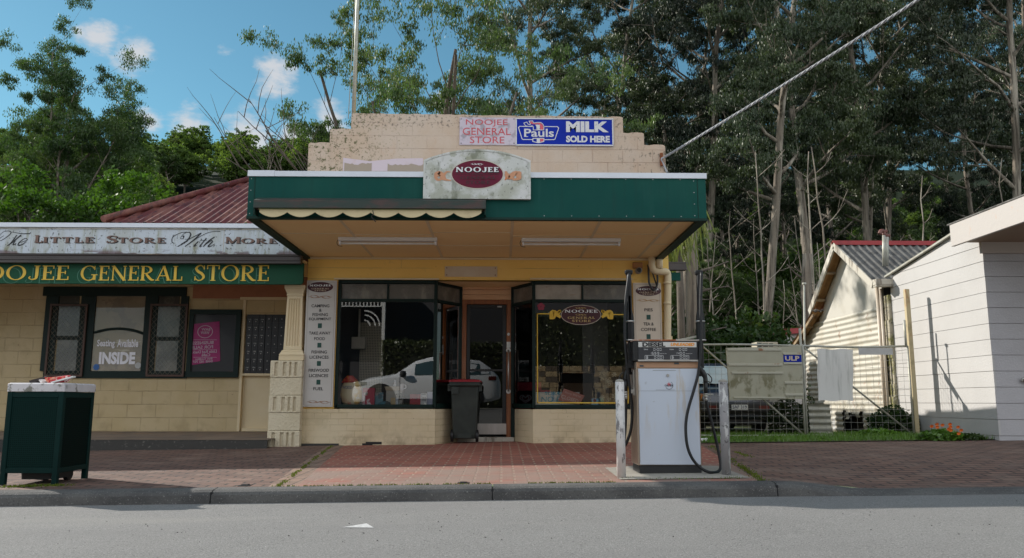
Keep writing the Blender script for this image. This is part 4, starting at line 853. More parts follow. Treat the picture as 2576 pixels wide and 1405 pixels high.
oval_small(t, 774, 710, 838, 736, FY-.045); m = MB(); scroll(m, 775, 743, 836, 752, FY-.048, .09); scroll(m, 771, 1008, 832, 1016, FY-.048, .09); m.build('flourish', G['signred'], t)
t = panel_sign(1596, 712, 1667, 1024, G['panelcream'], [('PIES', 21, 780), ('TEA &', 26, 815.5), ('COFFEE', 38, 829.5)], (798.5, 847.5, 920), 'tall cream sign reading pies, tea and coffee, right of the shop windows', .0)
oval_small(t, 1599, 720, 1663, 745, FY-.045); m = MB(); scroll(m, 1601, 753, 1661, 760, FY-.048, .09); m.build('flourish', flat('gold_flourish', (.42,.25,.10)), t)
# lettering and border on the right-hand window
Y = FY+.022
g = MB()
for a, b in (((1352,790),(1352,1014)), ((1352,1014),(1578,1014)), ((1578,1014),(1578,792)), ((1352,790),(1392,790)), ((1536,792),(1578,792))):
    p, q = at(*a, Y), at(*b, Y); g.box((p.x+q.x)/2-(.007 if a[0] == b[0] else abs(p.x-q.x)/2+.007), (p.x+q.x)/2+(.007 if a[0] == b[0] else abs(p.x-q.x)/2+.007), Y-.001, Y, min(p.z,q.z)-.007, max(p.z,q.z)+.007)
for pts, bx in (([(.95,.1),(.8,.5),(.98,.95),(.6,.6),(.35,.1),(.1,.2),(.05,.6),(.25,.95)], (1382, 780, 1412, 804)), ([(.9,.6),(.55,.9),(.45,.5)], (1382, 780, 1412, 804)), ([(.05,.1),(.2,.5),(.02,.95),(.4,.6),(.65,.1),(.9,.2),(.95,.6),(.75,.95)], (1512, 780, 1543, 804)), ([(.1,.6),(.45,.9),(.55,.5)], (1512, 780, 1543, 804))):
    put(g, [st_poly(pts, [.1,.24,.24,.2,.1])], box_of(*bx, Y), Y-.002-len(g.v)*.00001)
g.build('gold_border', G['yellow'], paneR)
b = box_of(1411, 768, 1512, 818, Y); cx, cz = (b[0]+b[1])/2, (b[2]+b[3])/2; rx, rz = (b[1]-b[0])/2, (b[3]-b[2])/2
g = MB(); g.plate(ellipse(cx, cz, rx, rz), Y-.002); g.build('oval_rim', G['panelcream'], paneR)
g = MB(); g.plate(ellipse(cx, cz, rx-.007, rz-.007), Y-.0035); g.build('oval', G['maroonw'], paneR)
g = MB(); T(g, 'NOOJEE', 1421, 779.5, 1503, 787.5, Y-.006, serif=(.2,.1,.05,.14)); g.build('lettering', G['greywhite'], paneR)
g = MB(); T(g, 'GENERAL', 1428, 797, 1496, 803, Y-.006, serif=(.2,.1,.05,.14)); T(g, 'STORE', 1439, 804.8, 1486, 811, Y-.006, serif=(.2,.1,.05,.14)); scroll(g, 1446, 773, 1476, 778, Y-.006, .08); scroll(g, 1446, 790, 1476, 795, Y-.006, .08); g.build('lettering', flat('gold_letter', (.50,.36,.14)), paneR)
g = MB(); c = at(1361, 772, Y)
for k in range(5): a = k*1.257+.3; g.plate(ellipse(c.x+.032*math.cos(a), c.z+.032*math.sin(a), .027, .027, 14), Y-.002-k*.0004)
g.build('flower_sticker', flat('pink_flower', (.28,.03,.06)), paneR)
g = MB(); b = box_of(1578, 758, 1585, 779, Y); g.plate([(b[0],b[2]),(b[1],b[2]),(b[1],b[3]),(b[0],b[3])], Y-.002); g.build('orange_sticker', G['orange'], paneR)
# ---- pipes, camera, bracket, box on the right end of the front
def Pv(px, py, Y): return at(px, py, Y)
Yp = FY-.06
dp = thing('downpipe', 'cream plastic downpipe bending round the right corner of the shop', 'pipe', at(1678, 1090, Yp))
m = MB(); m.tube([Pv(1640,640,Yp-.05), Pv(1640,664,Yp-.05)] + spline([Pv(1640,668,Yp-.05), Pv(1644,680,Yp-.05), Pv(1656,684,Yp-.05), Pv(1674,684,Yp-.04), Pv(1679,689,Yp), Pv(1680,702,Yp)], 4) + [Pv(1679,900,Yp), Pv(1676,1112,Yp)], .052, 14)
m.tube([Pv(1659,640,Yp-.05), Pv(1659,676,Yp-.05)], .05, 12); m.build('pipe', G['cream'], dp)
m = MB()
for py in (713, 764, 860, 980): p = Pv(1679, py, Yp); m.lathe([(.058, -.02), (.058, .02)], 14, p)
m.build('pipe_collar', G['cream'], dp)
sc_ = thing('security_camera', 'small round security camera on the shop wall by the downpipe', 'camera', at(1607, 683, FY))
p = at(1605, 683, FY-.07); m = MB(); m.lathe([(.028,-.11),(.045,-.1),(.045,.0),(.03,.02),(.03,.07)], 16, p, 'y'); m.build('housing', flat('grey_plastic', (.22,.21,.2)), sc_)
m = MB(); m.lathe([(.03,-.113),(.034,-.1105)], 16, p, 'y'); m.lathe([(.012,-.116),(.014,-.112)], 12, p, 'y'); m.build('lens', G['black'], sc_)
jb = board('junction_box', 1592, 660, 1617, 675, FY-.07, .068, flat('orange_box', (.36,.16,.05)), 'small orange brown box on the shop wall above the security camera', 'box', .012)
hb = thing('hanging_bracket', 'black twisted iron bracket hanging on the shop wall above the cream sign', 'bracket', at(1632, 680, FY-.03))
m = MB(); Yb = FY-.10
m.tube(spline([Pv(1631,672,Yb), Pv(1632,700,Yb), Pv(1634,715,Yb), Pv(1644,731,Yb-.02), Pv(1653,718,Yb), Pv(1654,700,Yb), Pv(1653,688,Yb)], 5), .016, 8); m.tube([Pv(1634,665,Yb), Pv(1652,718,Yb-.01)], .011, 6); m.tube([Pv(1630,668,FY), Pv(1631,673,Yb)], .014, 6); m.build('iron_rod', G['black'], hb)
m = MB(); m.tube([Pv(1640,733,Yb), Pv(1648,733,Yb)], .012, 8); m.tube([Pv(1638,728,Yb), Pv(1638,736,Yb)], .006, 6); m.tube([Pv(1651,728,Yb), Pv(1651,736,Yb)], .006, 6); m.build('shackle', G['alu'], hb)
wb = board('meter_box', 1688, 846, 1692, 868, FY+.3, .06, G['cream'], 'small cream fitting on the right side wall of the shop', 'box', .006)
# flagpole with halyard and service cable
fp = thing('flagpole', 'tall grey metal flagpole standing behind the left of the parapet', 'flagpole', at(888, 300, 12.4))
a, b = at(888, 330, 12.4), at(900, 0, 12.4); e = a+(b-a)*1.6
m = MB(); m.tube([a, e], [.034, .028], 10); m.build('pole', G['galv'], fp)
m = MB(); a, b = at(876, 300, 12.35), at(893, 0, 12.35); m.tube([a, a+(b-a)*1.62], .006, 5); m.build('halyard', G['galv'], fp)
sv = thing('power_cable', 'thick twisted grey power cable rising from the right end of the parapet', 'cable', at(1672, 396, FY-.05))
A_, B_ = at(1672, 396, FY-.05), at(2280, -6, 8.6); B2 = A_+(B_-A_)*2.2; L = (B2-A_).length; d = (B2-A_).normalized(); u = d.cross(Vector((0,0,1))).normalized(); w = u.cross(d)
m = MB()
for k in range(3):
    pts = []
    N = 260
    for i in range(N+1):
        t = i/N; a_ = k*2.094+t*L*26; sag = -.12*math.sin(math.pi*t)
        pts.append(A_+d*(L*t)+u*math.cos(a_)*.011+w*math.sin(a_)*.011+Vector((0,0,sag)))
    m.tube(pts, .0095, 5)
m.build('strand', flat('cable_grey', (.36,.36,.37), .5), sv)
m = MB(); m.tube(spline([A_, A_+Vector((-.05,-.01,-.03)), at(1667,410,FY-.04), at(1674,425,FY-.05), at(1678,434,FY-.1)], 6), .014, 6); m.build('drop_loop', flat('cable_grey', (.36,.36,.37)), sv)
m = MB(); p = at(1663, 400, FY); m.box(p.x-.02, p.x+.02, FY-.05, FY-.003, p.z-.12, p.z+.08); m.build('anchor_plate', G['rust'], sv)
# ------------------------------------------------------------------ the older store on the left
LY = 11.50; BW = 13.0; LX1 = at(766, 600, LY).x; LX0 = -13.0
ls = thing('corner_store', 'low cream block store with veranda, mildewed fascia and red iron roof', 'shop', (-6, LY, 0))
def lz(py, Y=LY): return at(400, py, Y).z
m = MB(); m.box(LX0, LX1-.0, LY, LY+.06, lz(639), lz(574)); m.build('fascia_board', G['oldwhite'], ls)
m = MB(); m.box(LX0, LX1, LY-.03, LY+.12, lz(574)+.001, lz(563)); m.build('flashing', G['flash'], ls)
m = MB(); xs_ = at(563, 600, LY).x; m.box(xs_-.004, xs_+.004, LY-.004, LY-.0005, lz(637), lz(576)); m.box(LX0, LX1, LY-.012, LY-.0005, lz(577.5), lz(575.5)); m.build('board_joint', G['agedtimber'], ls)
GY = LY-.13
m = MB(); pr = [(GY-.0, lz(662,GY)), (GY-.0, lz(656,GY)), (GY-.012, lz(655,GY)), (GY-.012, lz(650,GY)), (GY-.0, lz(649,GY)), (GY+.0, lz(645,GY)), (GY-.014, lz(643,GY)), (GY-.014, lz(641,GY)), (LY-.004, lz(641,GY)), (LY-.004, lz(662,GY))]
m.loft([[Vector((x, y, z)) for y, z in pr] for x in (LX0, LX1-.01)], smooth=False); m.build('gutter', G['gutter'], ls)
SY = LY-.02
zb0, zt0 = lz(715, SY), lz(661, SY); xr_ = at(763, 690, SY).x; rr = .05
m = MB(); m.prism([(LX0, zb0)] + [(xr_-rr+rr*math.sin(a*.39), zb0+rr-rr*math.cos(a*.39)) for a in range(5)] + [(xr_, zt0), (LX0, zt0)], SY, SY+.05); gs = m.build('name_board', G['greensign'], ls, bevel=.003)
sf = (.155, .055, .065, .10)
m = MB(); T(m, 'NO', -92, 667, -41, 708, SY-.003, serif=sf); T(m, 'OJEE', -40, 667, 174, 708, SY-.003, serif=sf)
m = MB(); T(m, 'NOOJEE', -92, 667, 174, 706, SY-.003, serif=sf); T(m, 'GENERAL', 203, 668, 460, 708, SY-.003, serif=sf); T(m, 'STORE', 490, 667, 677, 708, SY-.003, serif=sf); m.build('lettering', G['yellow'], gs)
m = MB()
for s, a, b in (('NOOJEE', -92, 174), ('GENERAL', 203, 460), ('STORE', 490, 677)): T(m, s, a-9, 674, b-9, 714, SY-.0008, serif=(.05,.03,.03,.21))
m.build('shadow_lettering', G['paleline'], gs)
def smallcaps(m, words, Y, dx=0, dy=0):
    for big, small, p0, p1, p2, yt, ys, yb in words:
        T(m, big, p0+dx, yt+dy, p1+dx, yb+dy, Y, serif=(.2,.085,.06,.12)); T(m, small, p1+dx+1, ys+dy, p2+dx, yb+dy, Y, serif=(.2,.085,.06,.12))
WRD = [('L', 'ITTLE', 87, 107, 237, 592, 597, 611), ('S', 'TORE', 268, 296, 416, 593, 598, 612), ('M', 'ORE', 567, 605, 697, 596, 600, 613)]
m = MB(); smallcaps(m, WRD, LY-.0015, 2.8, 1.8); m.build('lettering_shadow', G['shadow'], ls)
m = MB(); smallcaps(m, WRD, LY-.0075); m.build('lettering', G['taupe'], ls)
def Q(zx, zy, k): return ((zx/3.68*.6289), (880+zy/3.68)*.6289) if k == 0 else ((600+zx/4.089)*.6289, (880+zy/4.089)*.6289)
def script(m, k, pts, ws):
    q = [at(*Q(*p, k), LY) for p in pts]; vs, fs = st_poly([(p.x, p.z) for p in q], ws, 6); m.add([(x, LY-.003-len(m.v)*.000004, z) for x, z in vs], fs)
m = MB()
script(m, 0, [(60,235),(10,265),(-20,300),(20,305),(120,240),(165,190),(130,165),(50,180),(-10,240)], [.006,.008,.006,.012,.012,.006,.006]); script(m, 0, [(455,180),(440,200),(330,205),(180,180)], [.006,.014,.006]); script(m, 0, [(310,225),(200,320),(120,375)], [.018,.02,.01])
script(m, 0, [(250,225),(170,335),(110,385)], [.014,.02,.012]); script(m, 0, [(150,350),(210,300),(225,310),(190,370),(240,350)], [.008,.012,.016,.01]); script(m, 0, [(270,345),(400,300),(370,275),(290,330),(270,375),(330,365),(390,320)], [.006,.01,.01,.018,.016,.008])
script(m, 1, [(530,275),(555,265),(540,310),(500,300),(560,225),(640,205),(665,250),(600,350),(450,440)], [.012,.014,.008,.006,.008,.018,.022,.01]); script(m, 1, [(450,440),(620,330),(840,215)], [.006,.008,.012]); script(m, 1, [(840,215),(720,330),(570,440)], [.018,.02,.01])
script(m, 1, [(570,440),(760,310),(930,220),(1060,190),(1150,190)], [.006,.008,.006,.010]); script(m, 1, [(400,390),(360,360),(380,280),(500,215),(600,202)], [.008,.012,.008,.006]); script(m, 1, [(790,355),(720,430),(750,425)], [.014,.016,.008]); script(m, 1, [(835,325),(850,315)], [.016,.014])
script(m, 1, [(925,300),(820,430),(850,428)], [.014,.018,.008]); script(m, 1, [(1060,280),(960,350),(870,440)], [.014,.02,.014]); script(m, 1, [(900,410),(1000,345),(1020,360),(950,435),(1000,430),(1060,395)], [.008,.012,.018,.012,.006]); script(m, 1, [(820,340),(930,335)], [.006,.006])
m.build('script_lettering', G['shadow'], ls)
# veranda floor, step, ceiling
fz0, fz1 = lz(1107, 11.22), at(400, 1086, BW).z
m = MB(); xe = at(673, 1110, 11.22).x
def fl_(x, y): return fz0+(fz1-fz0)*(y-11.22)/(BW-11.22)
m.add([(x, y, fl_(x, y)) for y in (11.22, 11.25, 12, BW) for x in lin(LX0, xe, 12)], [(j*12+i, j*12+i+1, (j+1)*12+i+1, (j+1)*12+i) for j in range(3) for i in range(11)])
m.box(xe-.003, LX1+.02, 11.9, BW, -.1, fz1-.01); m.build('veranda_floor', G['step'], ls)
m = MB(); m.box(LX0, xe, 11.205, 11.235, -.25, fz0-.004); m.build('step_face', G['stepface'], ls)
m = MB(); m.box(LX0, LX1, LY+.06, BW, lz(662)+.03, lz(662)+.06); m.build('veranda_ceiling', G['soffit'], ls)
m = MB(); bx = at(605, 900, BW).x; m.box(LX0, bx, BW, BW+.2, fz1-.1, 2.6); m.box(bx, LX1+.15, BW+.0, BW+.2, 2.0, 2.6); m.build('block_wall', G['leftblock'], ls)
m = MB(); m.box(LX0-.1, LX0, LY-.1, 19, -.4, 3.0); m.box(LX0, LX1, 18.6, 18.8, -.4, 3.0); m.build('side_wall', G['leftblock'], ls)
m = MB(); b = box_of(486, 714, 720, 752, BW); m.box(b[0], LX1+.1, BW-.012, BW-.001, b[2], b[3]+.1); m.build('painted_band', flat('terracotta_band', (.33,.13,.06)), ls)
# iron roof
A = at(262, 556, 11.75); tp = .51
hipx, hipy = 1.25/2.97, 1.0
def roofz(y): return A.z-.02+tp*(y-11.75)
m = MB(); n = 260; cols = []; YR = 14.75
for i in range(n+1):
    x = A.x+(LX1+.1-A.x)*i/n; ye = min(YR, 11.75+(x-A.x)/hipx) if x-A.x < (YR-11.75)*hipx else YR
    c = .016*math.cos((x-A.x)*2*math.pi/.125)
    cols.append(((x, 11.72, roofz(11.72)+c), (x, max(ye, 11.74), roofz(max(ye, 11.74))+c)))
vs = [p for c in cols for p in c]; m.add(vs, [(2*i, 2*i+2, 2*i+3, 2*i+1) for i in range(n)], True)
B = Vector((A.x+(YR-11.75)*hipx, YR, roofz(YR)))
m.add([(A.x, 11.75, A.z-.02), (A.x-.2, 18.0, A.z-.02), B], [(0, 2, 1)]); m.add([B, (LX1+.1, YR, B.z), (LX1+.1, 18.6, A.z), (A.x, 18.6, A.z)], [(0, 1, 2, 3)])
rf = m.build('roof', G['rust_roof'], ls)
m = MB(); m.tube([Vector((A.x, 11.72, A.z+.02)), B+Vector((0,0,.03))], .055, 8); m.tube([B+Vector((0,0,.03)), (LX1+.1, YR, B.z+.03)], .055, 8); m.build('hip_cap', G['rust_roof'], rf)
m = MB(); m.box(LX0, A.x-.0, LY+.12, 18, lz(564)-.1, lz(564)-.06); m.build('flat_roof', G['grey_roof'], ls)
# window with three lights
x0, x1, z0, z1 = box_of(111, 723, 471, 952, BW)
wn = MB(); Yw = BW-.035
def seg(px0, py0, px1, py1, y0=Yw, y1=BW-.002): b = box_of(px0, py0, px1, py1, BW); wn.box(b[0], b[1], y0, y1, b[2], b[3])
for q in ((111,723,471,746), (111,934,471,952), (111,746,143,934), (200,746,237,934), (362,746,394,934), (452,746,471,934)): seg(*q)
seg(143,764,200,771,Yw+.006); seg(394,766,452,772,Yw+.006); seg(143,846,200,856,Yw+.006); seg(394,848,452,858,Yw+.006)
lw = wn.build('window', G['frame'], ls, bevel=.003)
m = MB(); q = [at(237, 837, BW-.02), at(268, 830, BW-.02), at(300, 827.5, BW-.02), at(331, 831, BW-.02), at(362, 840, BW-.02)]; m.tube(spline(q, 5), .022, 6); m.build('arched_bar', G['frame'], lw)
tan = mk('tan_window_board', (.19,.14,.075), .5, layers=[((.25,.19,.11), 2, .45, .55, .7), ((.13,.095,.055), 3.5, .52, .56, .6), ((.48,.42,.30), 2.6, .64, .65, .7, (.4,1,2.5))])
m = MB(); b = box_of(236, 745, 363, 935, BW); m.box(b[0], b[1], BW-.012, BW-.004, b[2], b[3]); m.build('blind_board', tan, lw)
m = MB(); m.add([(b[0],BW-.018,b[2]),(b[1],BW-.018,b[2]),(b[1],BW-.018,b[3]),(b[0],BW-.018,b[3])], [(0,1,2,3)]); pn = m.build('pane', G['glassveranda'], lw)
gl = mk('dim_curtained_glass', (.06,.052,.042), .12, layers=[((.16,.14,.11), 2.2, .48, .6, .8)], spec=.8)
for q in ((143,745,200,764), (143,771,200,846), (143,856,200,934), (394,745,452,766), (394,772,452,848), (394,858,452,934)):
    b = box_of(*q, BW); m = MB(); m.box(b[0]-.005, b[1]+.005, BW-.014, BW-.004, b[2]-.005, b[3]+.005); m.build('pane', gl, lw)
Yt = BW-.022
m = MB(); T(m, 'Seating', 244, 855, 289, 877, Yt, .03); T(m, 'Available', 295, 854, 348, 874, Yt, .03); T(m, 'INSIDE', 249, 886, 340, 917, Yt, .05); m.build('lettering', flat('lilac_white_letter', (.85,.83,.88)), pn)
for cx, cy, c in ((242, 924, (.03,.12,.35)), (347, 920, (.45,.45,.44))):
    p = at(cx, cy, Yt); m = MB(); m.plate(ellipse(p.x, p.z, .05, .05, 20), Yt); m.build('round_sticker', flat('sticker_%s' % ('blue' if cx < 300 else 'white'), c), pn)
# security screens
for px0, px1, lab in ((118, 213, 'brown framed diamond mesh security screen over the left light of the veranda window'), (372, 467, 'brown framed diamond mesh security screen over the right light of the veranda window')):
    Ys = BW-.065; x0, x1, z0, z1 = box_of(px0, 765, px1, 948, Ys)
    t = thing('security_screen', lab, 'screen', ((x0+x1)/2, Ys, z0), 'security screens on the veranda window'); w = .032
    m = MB(); m.box(x0, x1, Ys, Ys+.022, z0, z0+w); m.box(x0, x1, Ys, Ys+.022, z1-w, z1); m.box(x0, x0+w, Ys, Ys+.022, z0+w, z1-w); m.box(x1-w, x1, Ys, Ys+.022, z0+w, z1-w); m.build('screen_frame', flat('brown_frame', (.075,.035,.022)), t, bevel=.002)
    m = MB(); a0, a1, b0, b1 = x0+w, x1-w, z0+w, z1-w; dxp = (a1-a0)/7; dzp = dxp*1.15; sl = dzp/dxp
    k = -30
    for s in (1, -1):
        for i in range(-40, 60):
            c = b0+i*dzp; pts = []
            for xx in lin(a0, a1, 60):
                zz = c+s*sl*(xx-a0)
                if b0 <= zz <= b1: pts.append((xx, Ys+.011+s*.002, zz))
            if len(pts) > 1: m.bar(pts[0], pts[-1], .005, .005)
    m.build('diamond_grille', flat('bronze_wire', (.13,.115,.08)), t)
# notice case; a mirrored pink sheet stands in for a poster's reflection
Yc = BW-.06; x0, x1, z0, z1 = box_of(472, 779, 602, 950, Yc)
t = thing('notice_case', 'dark green framed glass notice case on the veranda wall right of the window', 'notice case', ((x0+x1)/2, Yc, z0))
b = box_of(483, 791, 590, 935, Yc); m = MB(); m.box(x0, x1, Yc, Yc+.055, z0, b[2]); m.box(x0, x1, Yc, Yc+.055, b[3], z1); m.box(x0, b[0], Yc, Yc+.055, b[2], b[3]); m.box(b[1], x1, Yc, Yc+.055, b[2], b[3]); m.build('case_frame', G['frame'], t, bevel=.003)
m = MB(); m.box(b[0], b[1], Yc+.045, Yc+.054, b[2], b[3]); m.build('backing_panel', flat('case_dark', (.02,.021,.024), .4), t)
m = MB(); m.add([(b[0]-.003,Yc+.012,b[2]-.003),(b[1]+.003,Yc+.012,b[2]-.003),(b[1]+.003,Yc+.012,b[3]+.003),(b[0]-.003,Yc+.012,b[3]+.003)], [(0,1,2,3)]); m.build('pane', G['glasscase'], t)
Yp_ = Yc+.034
q = [at(483, 919, Yp_), at(554, 909, Yp_), at(552, 809, Yp_), at(484, 816, Yp_)]
t2 = thing('poster_reflection', 'pink poster with mirrored white lettering behind the glass of the notice case', 'poster', (q[0].x, Yp_, q[0].z))
m = MB(); m.prism([(p.x, p.z) for p in q], Yp_, Yp_+.004); m.build('sheet', flat('magenta_sheet', (.50,.02,.20)), t2)
m = MB(); Yl = Yp_-.003
for s, a in (('BUSINESS', (484,859,537,867)), ('FOR SALE', (484,870,536,878)), ('Little Red Duck', (484,882,545,889)), ('Café', (507,890,529,897)), ('Ben Codling', (491,901,534,907)), ('0448 182 707', (485,907,535,913))): T(m, s, *a, Yl, .02, mirror=True, tilt=.04)
T(m, 'BAW', 507, 826, 529, 832.5, Yl, .02, mirror=True); T(m, 'WAW', 505, 834, 527, 841, Yl, .02, mirror=True)
p = at(516, 835, Yl); vs, fs = st_ring(p.x, p.z, .125, .105, .012, .010); m.add([(x, Yl-.0005, z) for x, z in vs], fs)
for y in (855, 880, 899): b_ = box_of(486, y, 545, y+.9, Yl); m.plate([(b_[0],b_[2]),(b_[1],b_[2]),(b_[1],b_[3]),(b_[0],b_[3])], Yl)
m.build('mirrored_lettering', flat('poster_white', (.72,.62,.68)), t2)
# private letter boxes and the panel below
m = MB(); b = box_of(607, 752, 770, 1086, BW+.06); m.box(b[0], LX1+.15, BW+.06, BW+.1, fz1-.05, b[3]); dpn = m.build('recess_panel', G['cream'], ls)
m = MB()
for q in ((604,752,611,1086), (604,748,705,755), (608,940,705,946), (608,1078,705,1086)): b = box_of(*q, BW-.01); m.box(b[0], b[1] if q[2] < 700 else LX1+.1, BW-.015, BW+.059, b[2], b[3])
m.build('panel_moulding', G['cream'], ls, bevel=.004)
for (px0, py0, px1, py1), rows, colsN, num0, lab in (((618,779,666,940), 8, 3, 109, 'lower bank of black private letter boxes with numbered doors'), ((667,771,764,940), 8, 6, 154, 'taller bank of black private letter boxes partly hidden behind the fluted column')):
    Yb_ = BW+.02; x0, x1, z0, z1 = box_of(px0, py0, px1, py1, Yb_); t = thing('letter_box_bank', lab, 'letter boxes', ((x0+x1)/2, Yb_, z0), 'banks of private letter boxes')
    m = MB(); m.box(x0, x1, Yb_, Yb_+.039, z0, z1); m.build('case', G['black'], t)
    cw, rh = (x1-x0)/colsN, (z1-z0)/rows; nm = MB(); kh = MB(); num = num0
    for r_ in range(rows):
        for c in range(colsN):
            a = x0+c*cw; zt_ = z1-r_*rh
            m = MB(); m.box(a+.006, a+cw-.006, Yb_-.008, Yb_, zt_-rh+.006, zt_-.006); m.build('box_door', flat('black_door', (.014,.014,.015), .35), t)
            if num < 150: put(nm, font_polys(str(num), .01), (a+cw*.3, a+cw*.7, zt_-rh*.36, zt_-rh*.2), Yb_-.0105)
            kh.lathe([(.007, -.016), (.007, -.008)], 8, (a+cw*.5, Yb_, zt_-rh*.55), 'y'); num += 1
    if nm.v: nm.build('number', flat('number_white', (.5,.5,.48)), t)
    kh.build('keyhole', G['alu'], t)
# fluted column on a rough pedestal
Yp0 = 11.56
pc = thing('column', 'cream fluted column on a rough rendered pedestal at the end of the veranda', 'column', at(716, 1118, Yp0))
b0 = box_of(676, 907, 757, 1118, Yp0); dd = b0[1]-b0[0]
m = MB(); hs = lin(b0[2]-.06, b0[3], 6); rq = random.Random(4)
for k in range(5):
    e = .0 if k % 2 else .012
    if k % 2 == 1: m.box(b0[0]+.003, b0[1]-.003, Yp0+.004, Yp0+dd*.9, hs[k]+.001, hs[k+1])
    else:
        m.box(b0[0], b0[1], Yp0+.02, Yp0+dd*.9, hs[k]+.001, hs[k+1]-.002)
        for a, w in ((0, .14), (.24, .16), (.50, .10), (.66, .10), (.84, .16)): m.box(b0[0]+dd*a, b0[0]+dd*(a+w), Yp0-.006, Yp0+.021, hs[k]+.012, hs[k+1]-.008)
        m.box(b0[0], b0[1], Yp0-.004, Yp0+.0205, hs[k+1]-.03, hs[k+1]-.003); m.box(b0[0], b0[1], Yp0-.004, Yp0+.0205, hs[k]+.003, hs[k]+.028)
m.build('pedestal', G['rusticated'], pc, bevel=.008)
cx = (at(706,890,Yp0).x+at(756,890,Yp0).x)/2; cy = Yp0+.22
def zc_(py): return at(716, py, Yp0+.05).z
def sq(w, z): return [Vector((cx+sx*w/2, cy+sy*w/2, z)) for sx, sy in ((-1,-1),(1,-1),(1,1),(-1,1))]
wb_ = at(757,895,Yp0).x-at(694,895,Yp0).x; ws = at(752,800,Yp0).x-at(711,800,Yp0).x; wbm = at(750,875,Yp0).x-at(704,875,Yp0).x
m = MB(); m.loft([sq(wb_, zc_(907)), sq(wb_, zc_(896))], False); m.loft([sq(wb_*.98, zc_(896)+.001), sq(wb_*1.0, zc_(892)), sq(wb_*.86, zc_(886)), sq(wb_*.88, zc_(884)), sq(wbm*1.02, zc_(880))], False); m.build('base_moulding', G['cream'], pc, bevel=.004)
def fluted(w, z):
    out = []
    for (sx, sy), (tx, ty) in (((-1,-1),(1,0)), ((1,-1),(0,1)), ((1,1),(-1,0)), ((-1,1),(0,-1))):
        nx, ny = -ty*-1, -tx                # outward normal
        nx, ny = ty, -tx
        us = [0.0, .12]; ds = [0, 0]
        for f in range(5):
            a = .12+f*.155; us += [a+.01, a+.03, a+.065, a+.115-.0, a+.135, a+.15]; ds += [0, .010, .016, .016*.9, .006, 0]
        us += [.9]; ds += [0]
        for u, d in zip(us, ds): out.append(Vector((cx+sx*w/2+tx*w*u-nx*d, cy+sy*w/2+ty*w*u-ny*d, z)))
    return out
def plain(w, z): 
    out = []
    for (sx, sy), (tx, ty) in (((-1,-1),(1,0)), ((1,-1),(0,1)), ((1,1),(-1,0)), ((-1,1),(0,-1))):
        for u in [0.0, .12]+[.12+f*.155+e for f in range(5) for e in (.01,.03,.065,.115,.135,.15)]+[.9]: out.append(Vector((cx+sx*w/2+tx*w*u, cy+sy*w/2+ty*w*u, z)))
    return out
m = MB(); m.loft([plain(wbm, zc_(880)+.002), plain(wbm*.99, zc_(872)), fluted(wbm*.985, zc_(870)), fluted(ws*.96, zc_(752)), plain(ws*.95, zc_(750)), plain(ws*.95, zc_(744))], False); m.build('shaft', G['cream'], pc)
m = MB(); m.loft([sq(ws*1.0, zc_(744)+.001), sq(ws*1.04, zc_(741)), sq(ws*1.0, zc_(738)), sq(ws*1.18, zc_(728)), sq(ws*1.24, zc_(726))], False); m.loft([sq(ws*1.28, zc_(726)+.001), sq(ws*1.28, zc_(717)+.0)], False); m.build('capital', G['cream'], pc, bevel=.003)
# ------------------------------------------------------------------ white block building on the right
WX = 6.88; WY0, WY1 = 11.10, 13.85
wbld = thing('white_block_building', 'white painted block building with flaking canopy at the right edge', 'building', (WX, WY0, 0))
def wtop(y): return 3.13 - (y-11.6)*.152
rq = random.Random(12); side = MB(); front = MB(); jn = MB(); h = .223; z = -.08; k = 0
jn.box(WX+.03, WX+.2, WY0+.03, WY1-.02, -.2, 2.78); jn.box(WX+.03, 12, WY0+.03, WY0+.2, -.2, 2.83); jn.build('joint_core', G['joint'], wbld)
while z < 3.15:
    z1 = z+h-.006; lip = rq.uniform(0, .006)
    ye = WY1
    def cut(zz): return min(WY1, 11.6+(3.13-zz)/.152)
    a, b = cut(z), cut(z1)
    if a > WY0+.2:
        e = rq.uniform(-.006, .004); b_ = max(b, WY0+.1)
        side.add([(WX-lip, WY0+e, z), (WX-lip, a, z), (WX-lip*.2, b_, z1), (WX-lip*.2, WY0+e, z1), (WX+.028, WY0+e, z), (WX+.028, a, z), (WX+.028, b_, z1), (WX+.028, WY0+e, z1)], [(0,3,2,1),(0,1,5,4),(1,2,6,5),(2,3,7,6),(3,0,4,7)])
    if z1 < 2.9:
        lip2 = rq.uniform(0, .005); front.add([(WX+.002, WY0-lip2, z), (12, WY0-lip2, z), (12, WY0, z1), (WX+.002, WY0, z1), (WX+.002, WY0+.026, z), (12, WY0+.026, z), (12, WY0+.026, z1), (WX+.002, WY0+.026, z1)], [(0,1,2,3),(0,4,5,1),(2,6,7,3)])
    z += h; k += 1
side.build('side_wall', G['whiteblock'], wbld); front.build('front_wall', G['whiteblockend'], wbld)
m = MB(); m.bar((WX-.04, 11.62, wtop(11.62)+.02), (WX-.04, WY1+.06, wtop(WY1)+.02), .05, .03); m.build('roof_edge', G['galv'], wbld)
m = MB(); m.add([(WX-.06, 11.3, wtop(11.3)+.05), (12, 11.3, wtop(11.3)+.05), (12, WY1, wtop(WY1)+.04), (WX-.06, WY1, wtop(WY1)+.04)], [(0,1,2,3)]); m.build('roof', G['grey_roof'], wbld)
m = MB()
for k, zz in enumerate(lin(.02, 2.25, 11)): m.box(WX-.06+rq.uniform(-.02,.02), WX+.1, WY1-.0, WY1+.2, zz, zz+.225)
m.build('block_pier', mk('mossy_rough_block', (.42,.38,.29), .95, layers=[((.17,.17,.04), 4, .45, .6, .85), ((.05,.05,.04), 9, .55, .68, .7), ((.6,.57,.5), 6, .6, .66, .6)], bump=[(20,.03)]), wbld, bevel=.01)
cx0 = 6.52; cz0, cz1 = 2.83, 3.15; cyf = 8.9
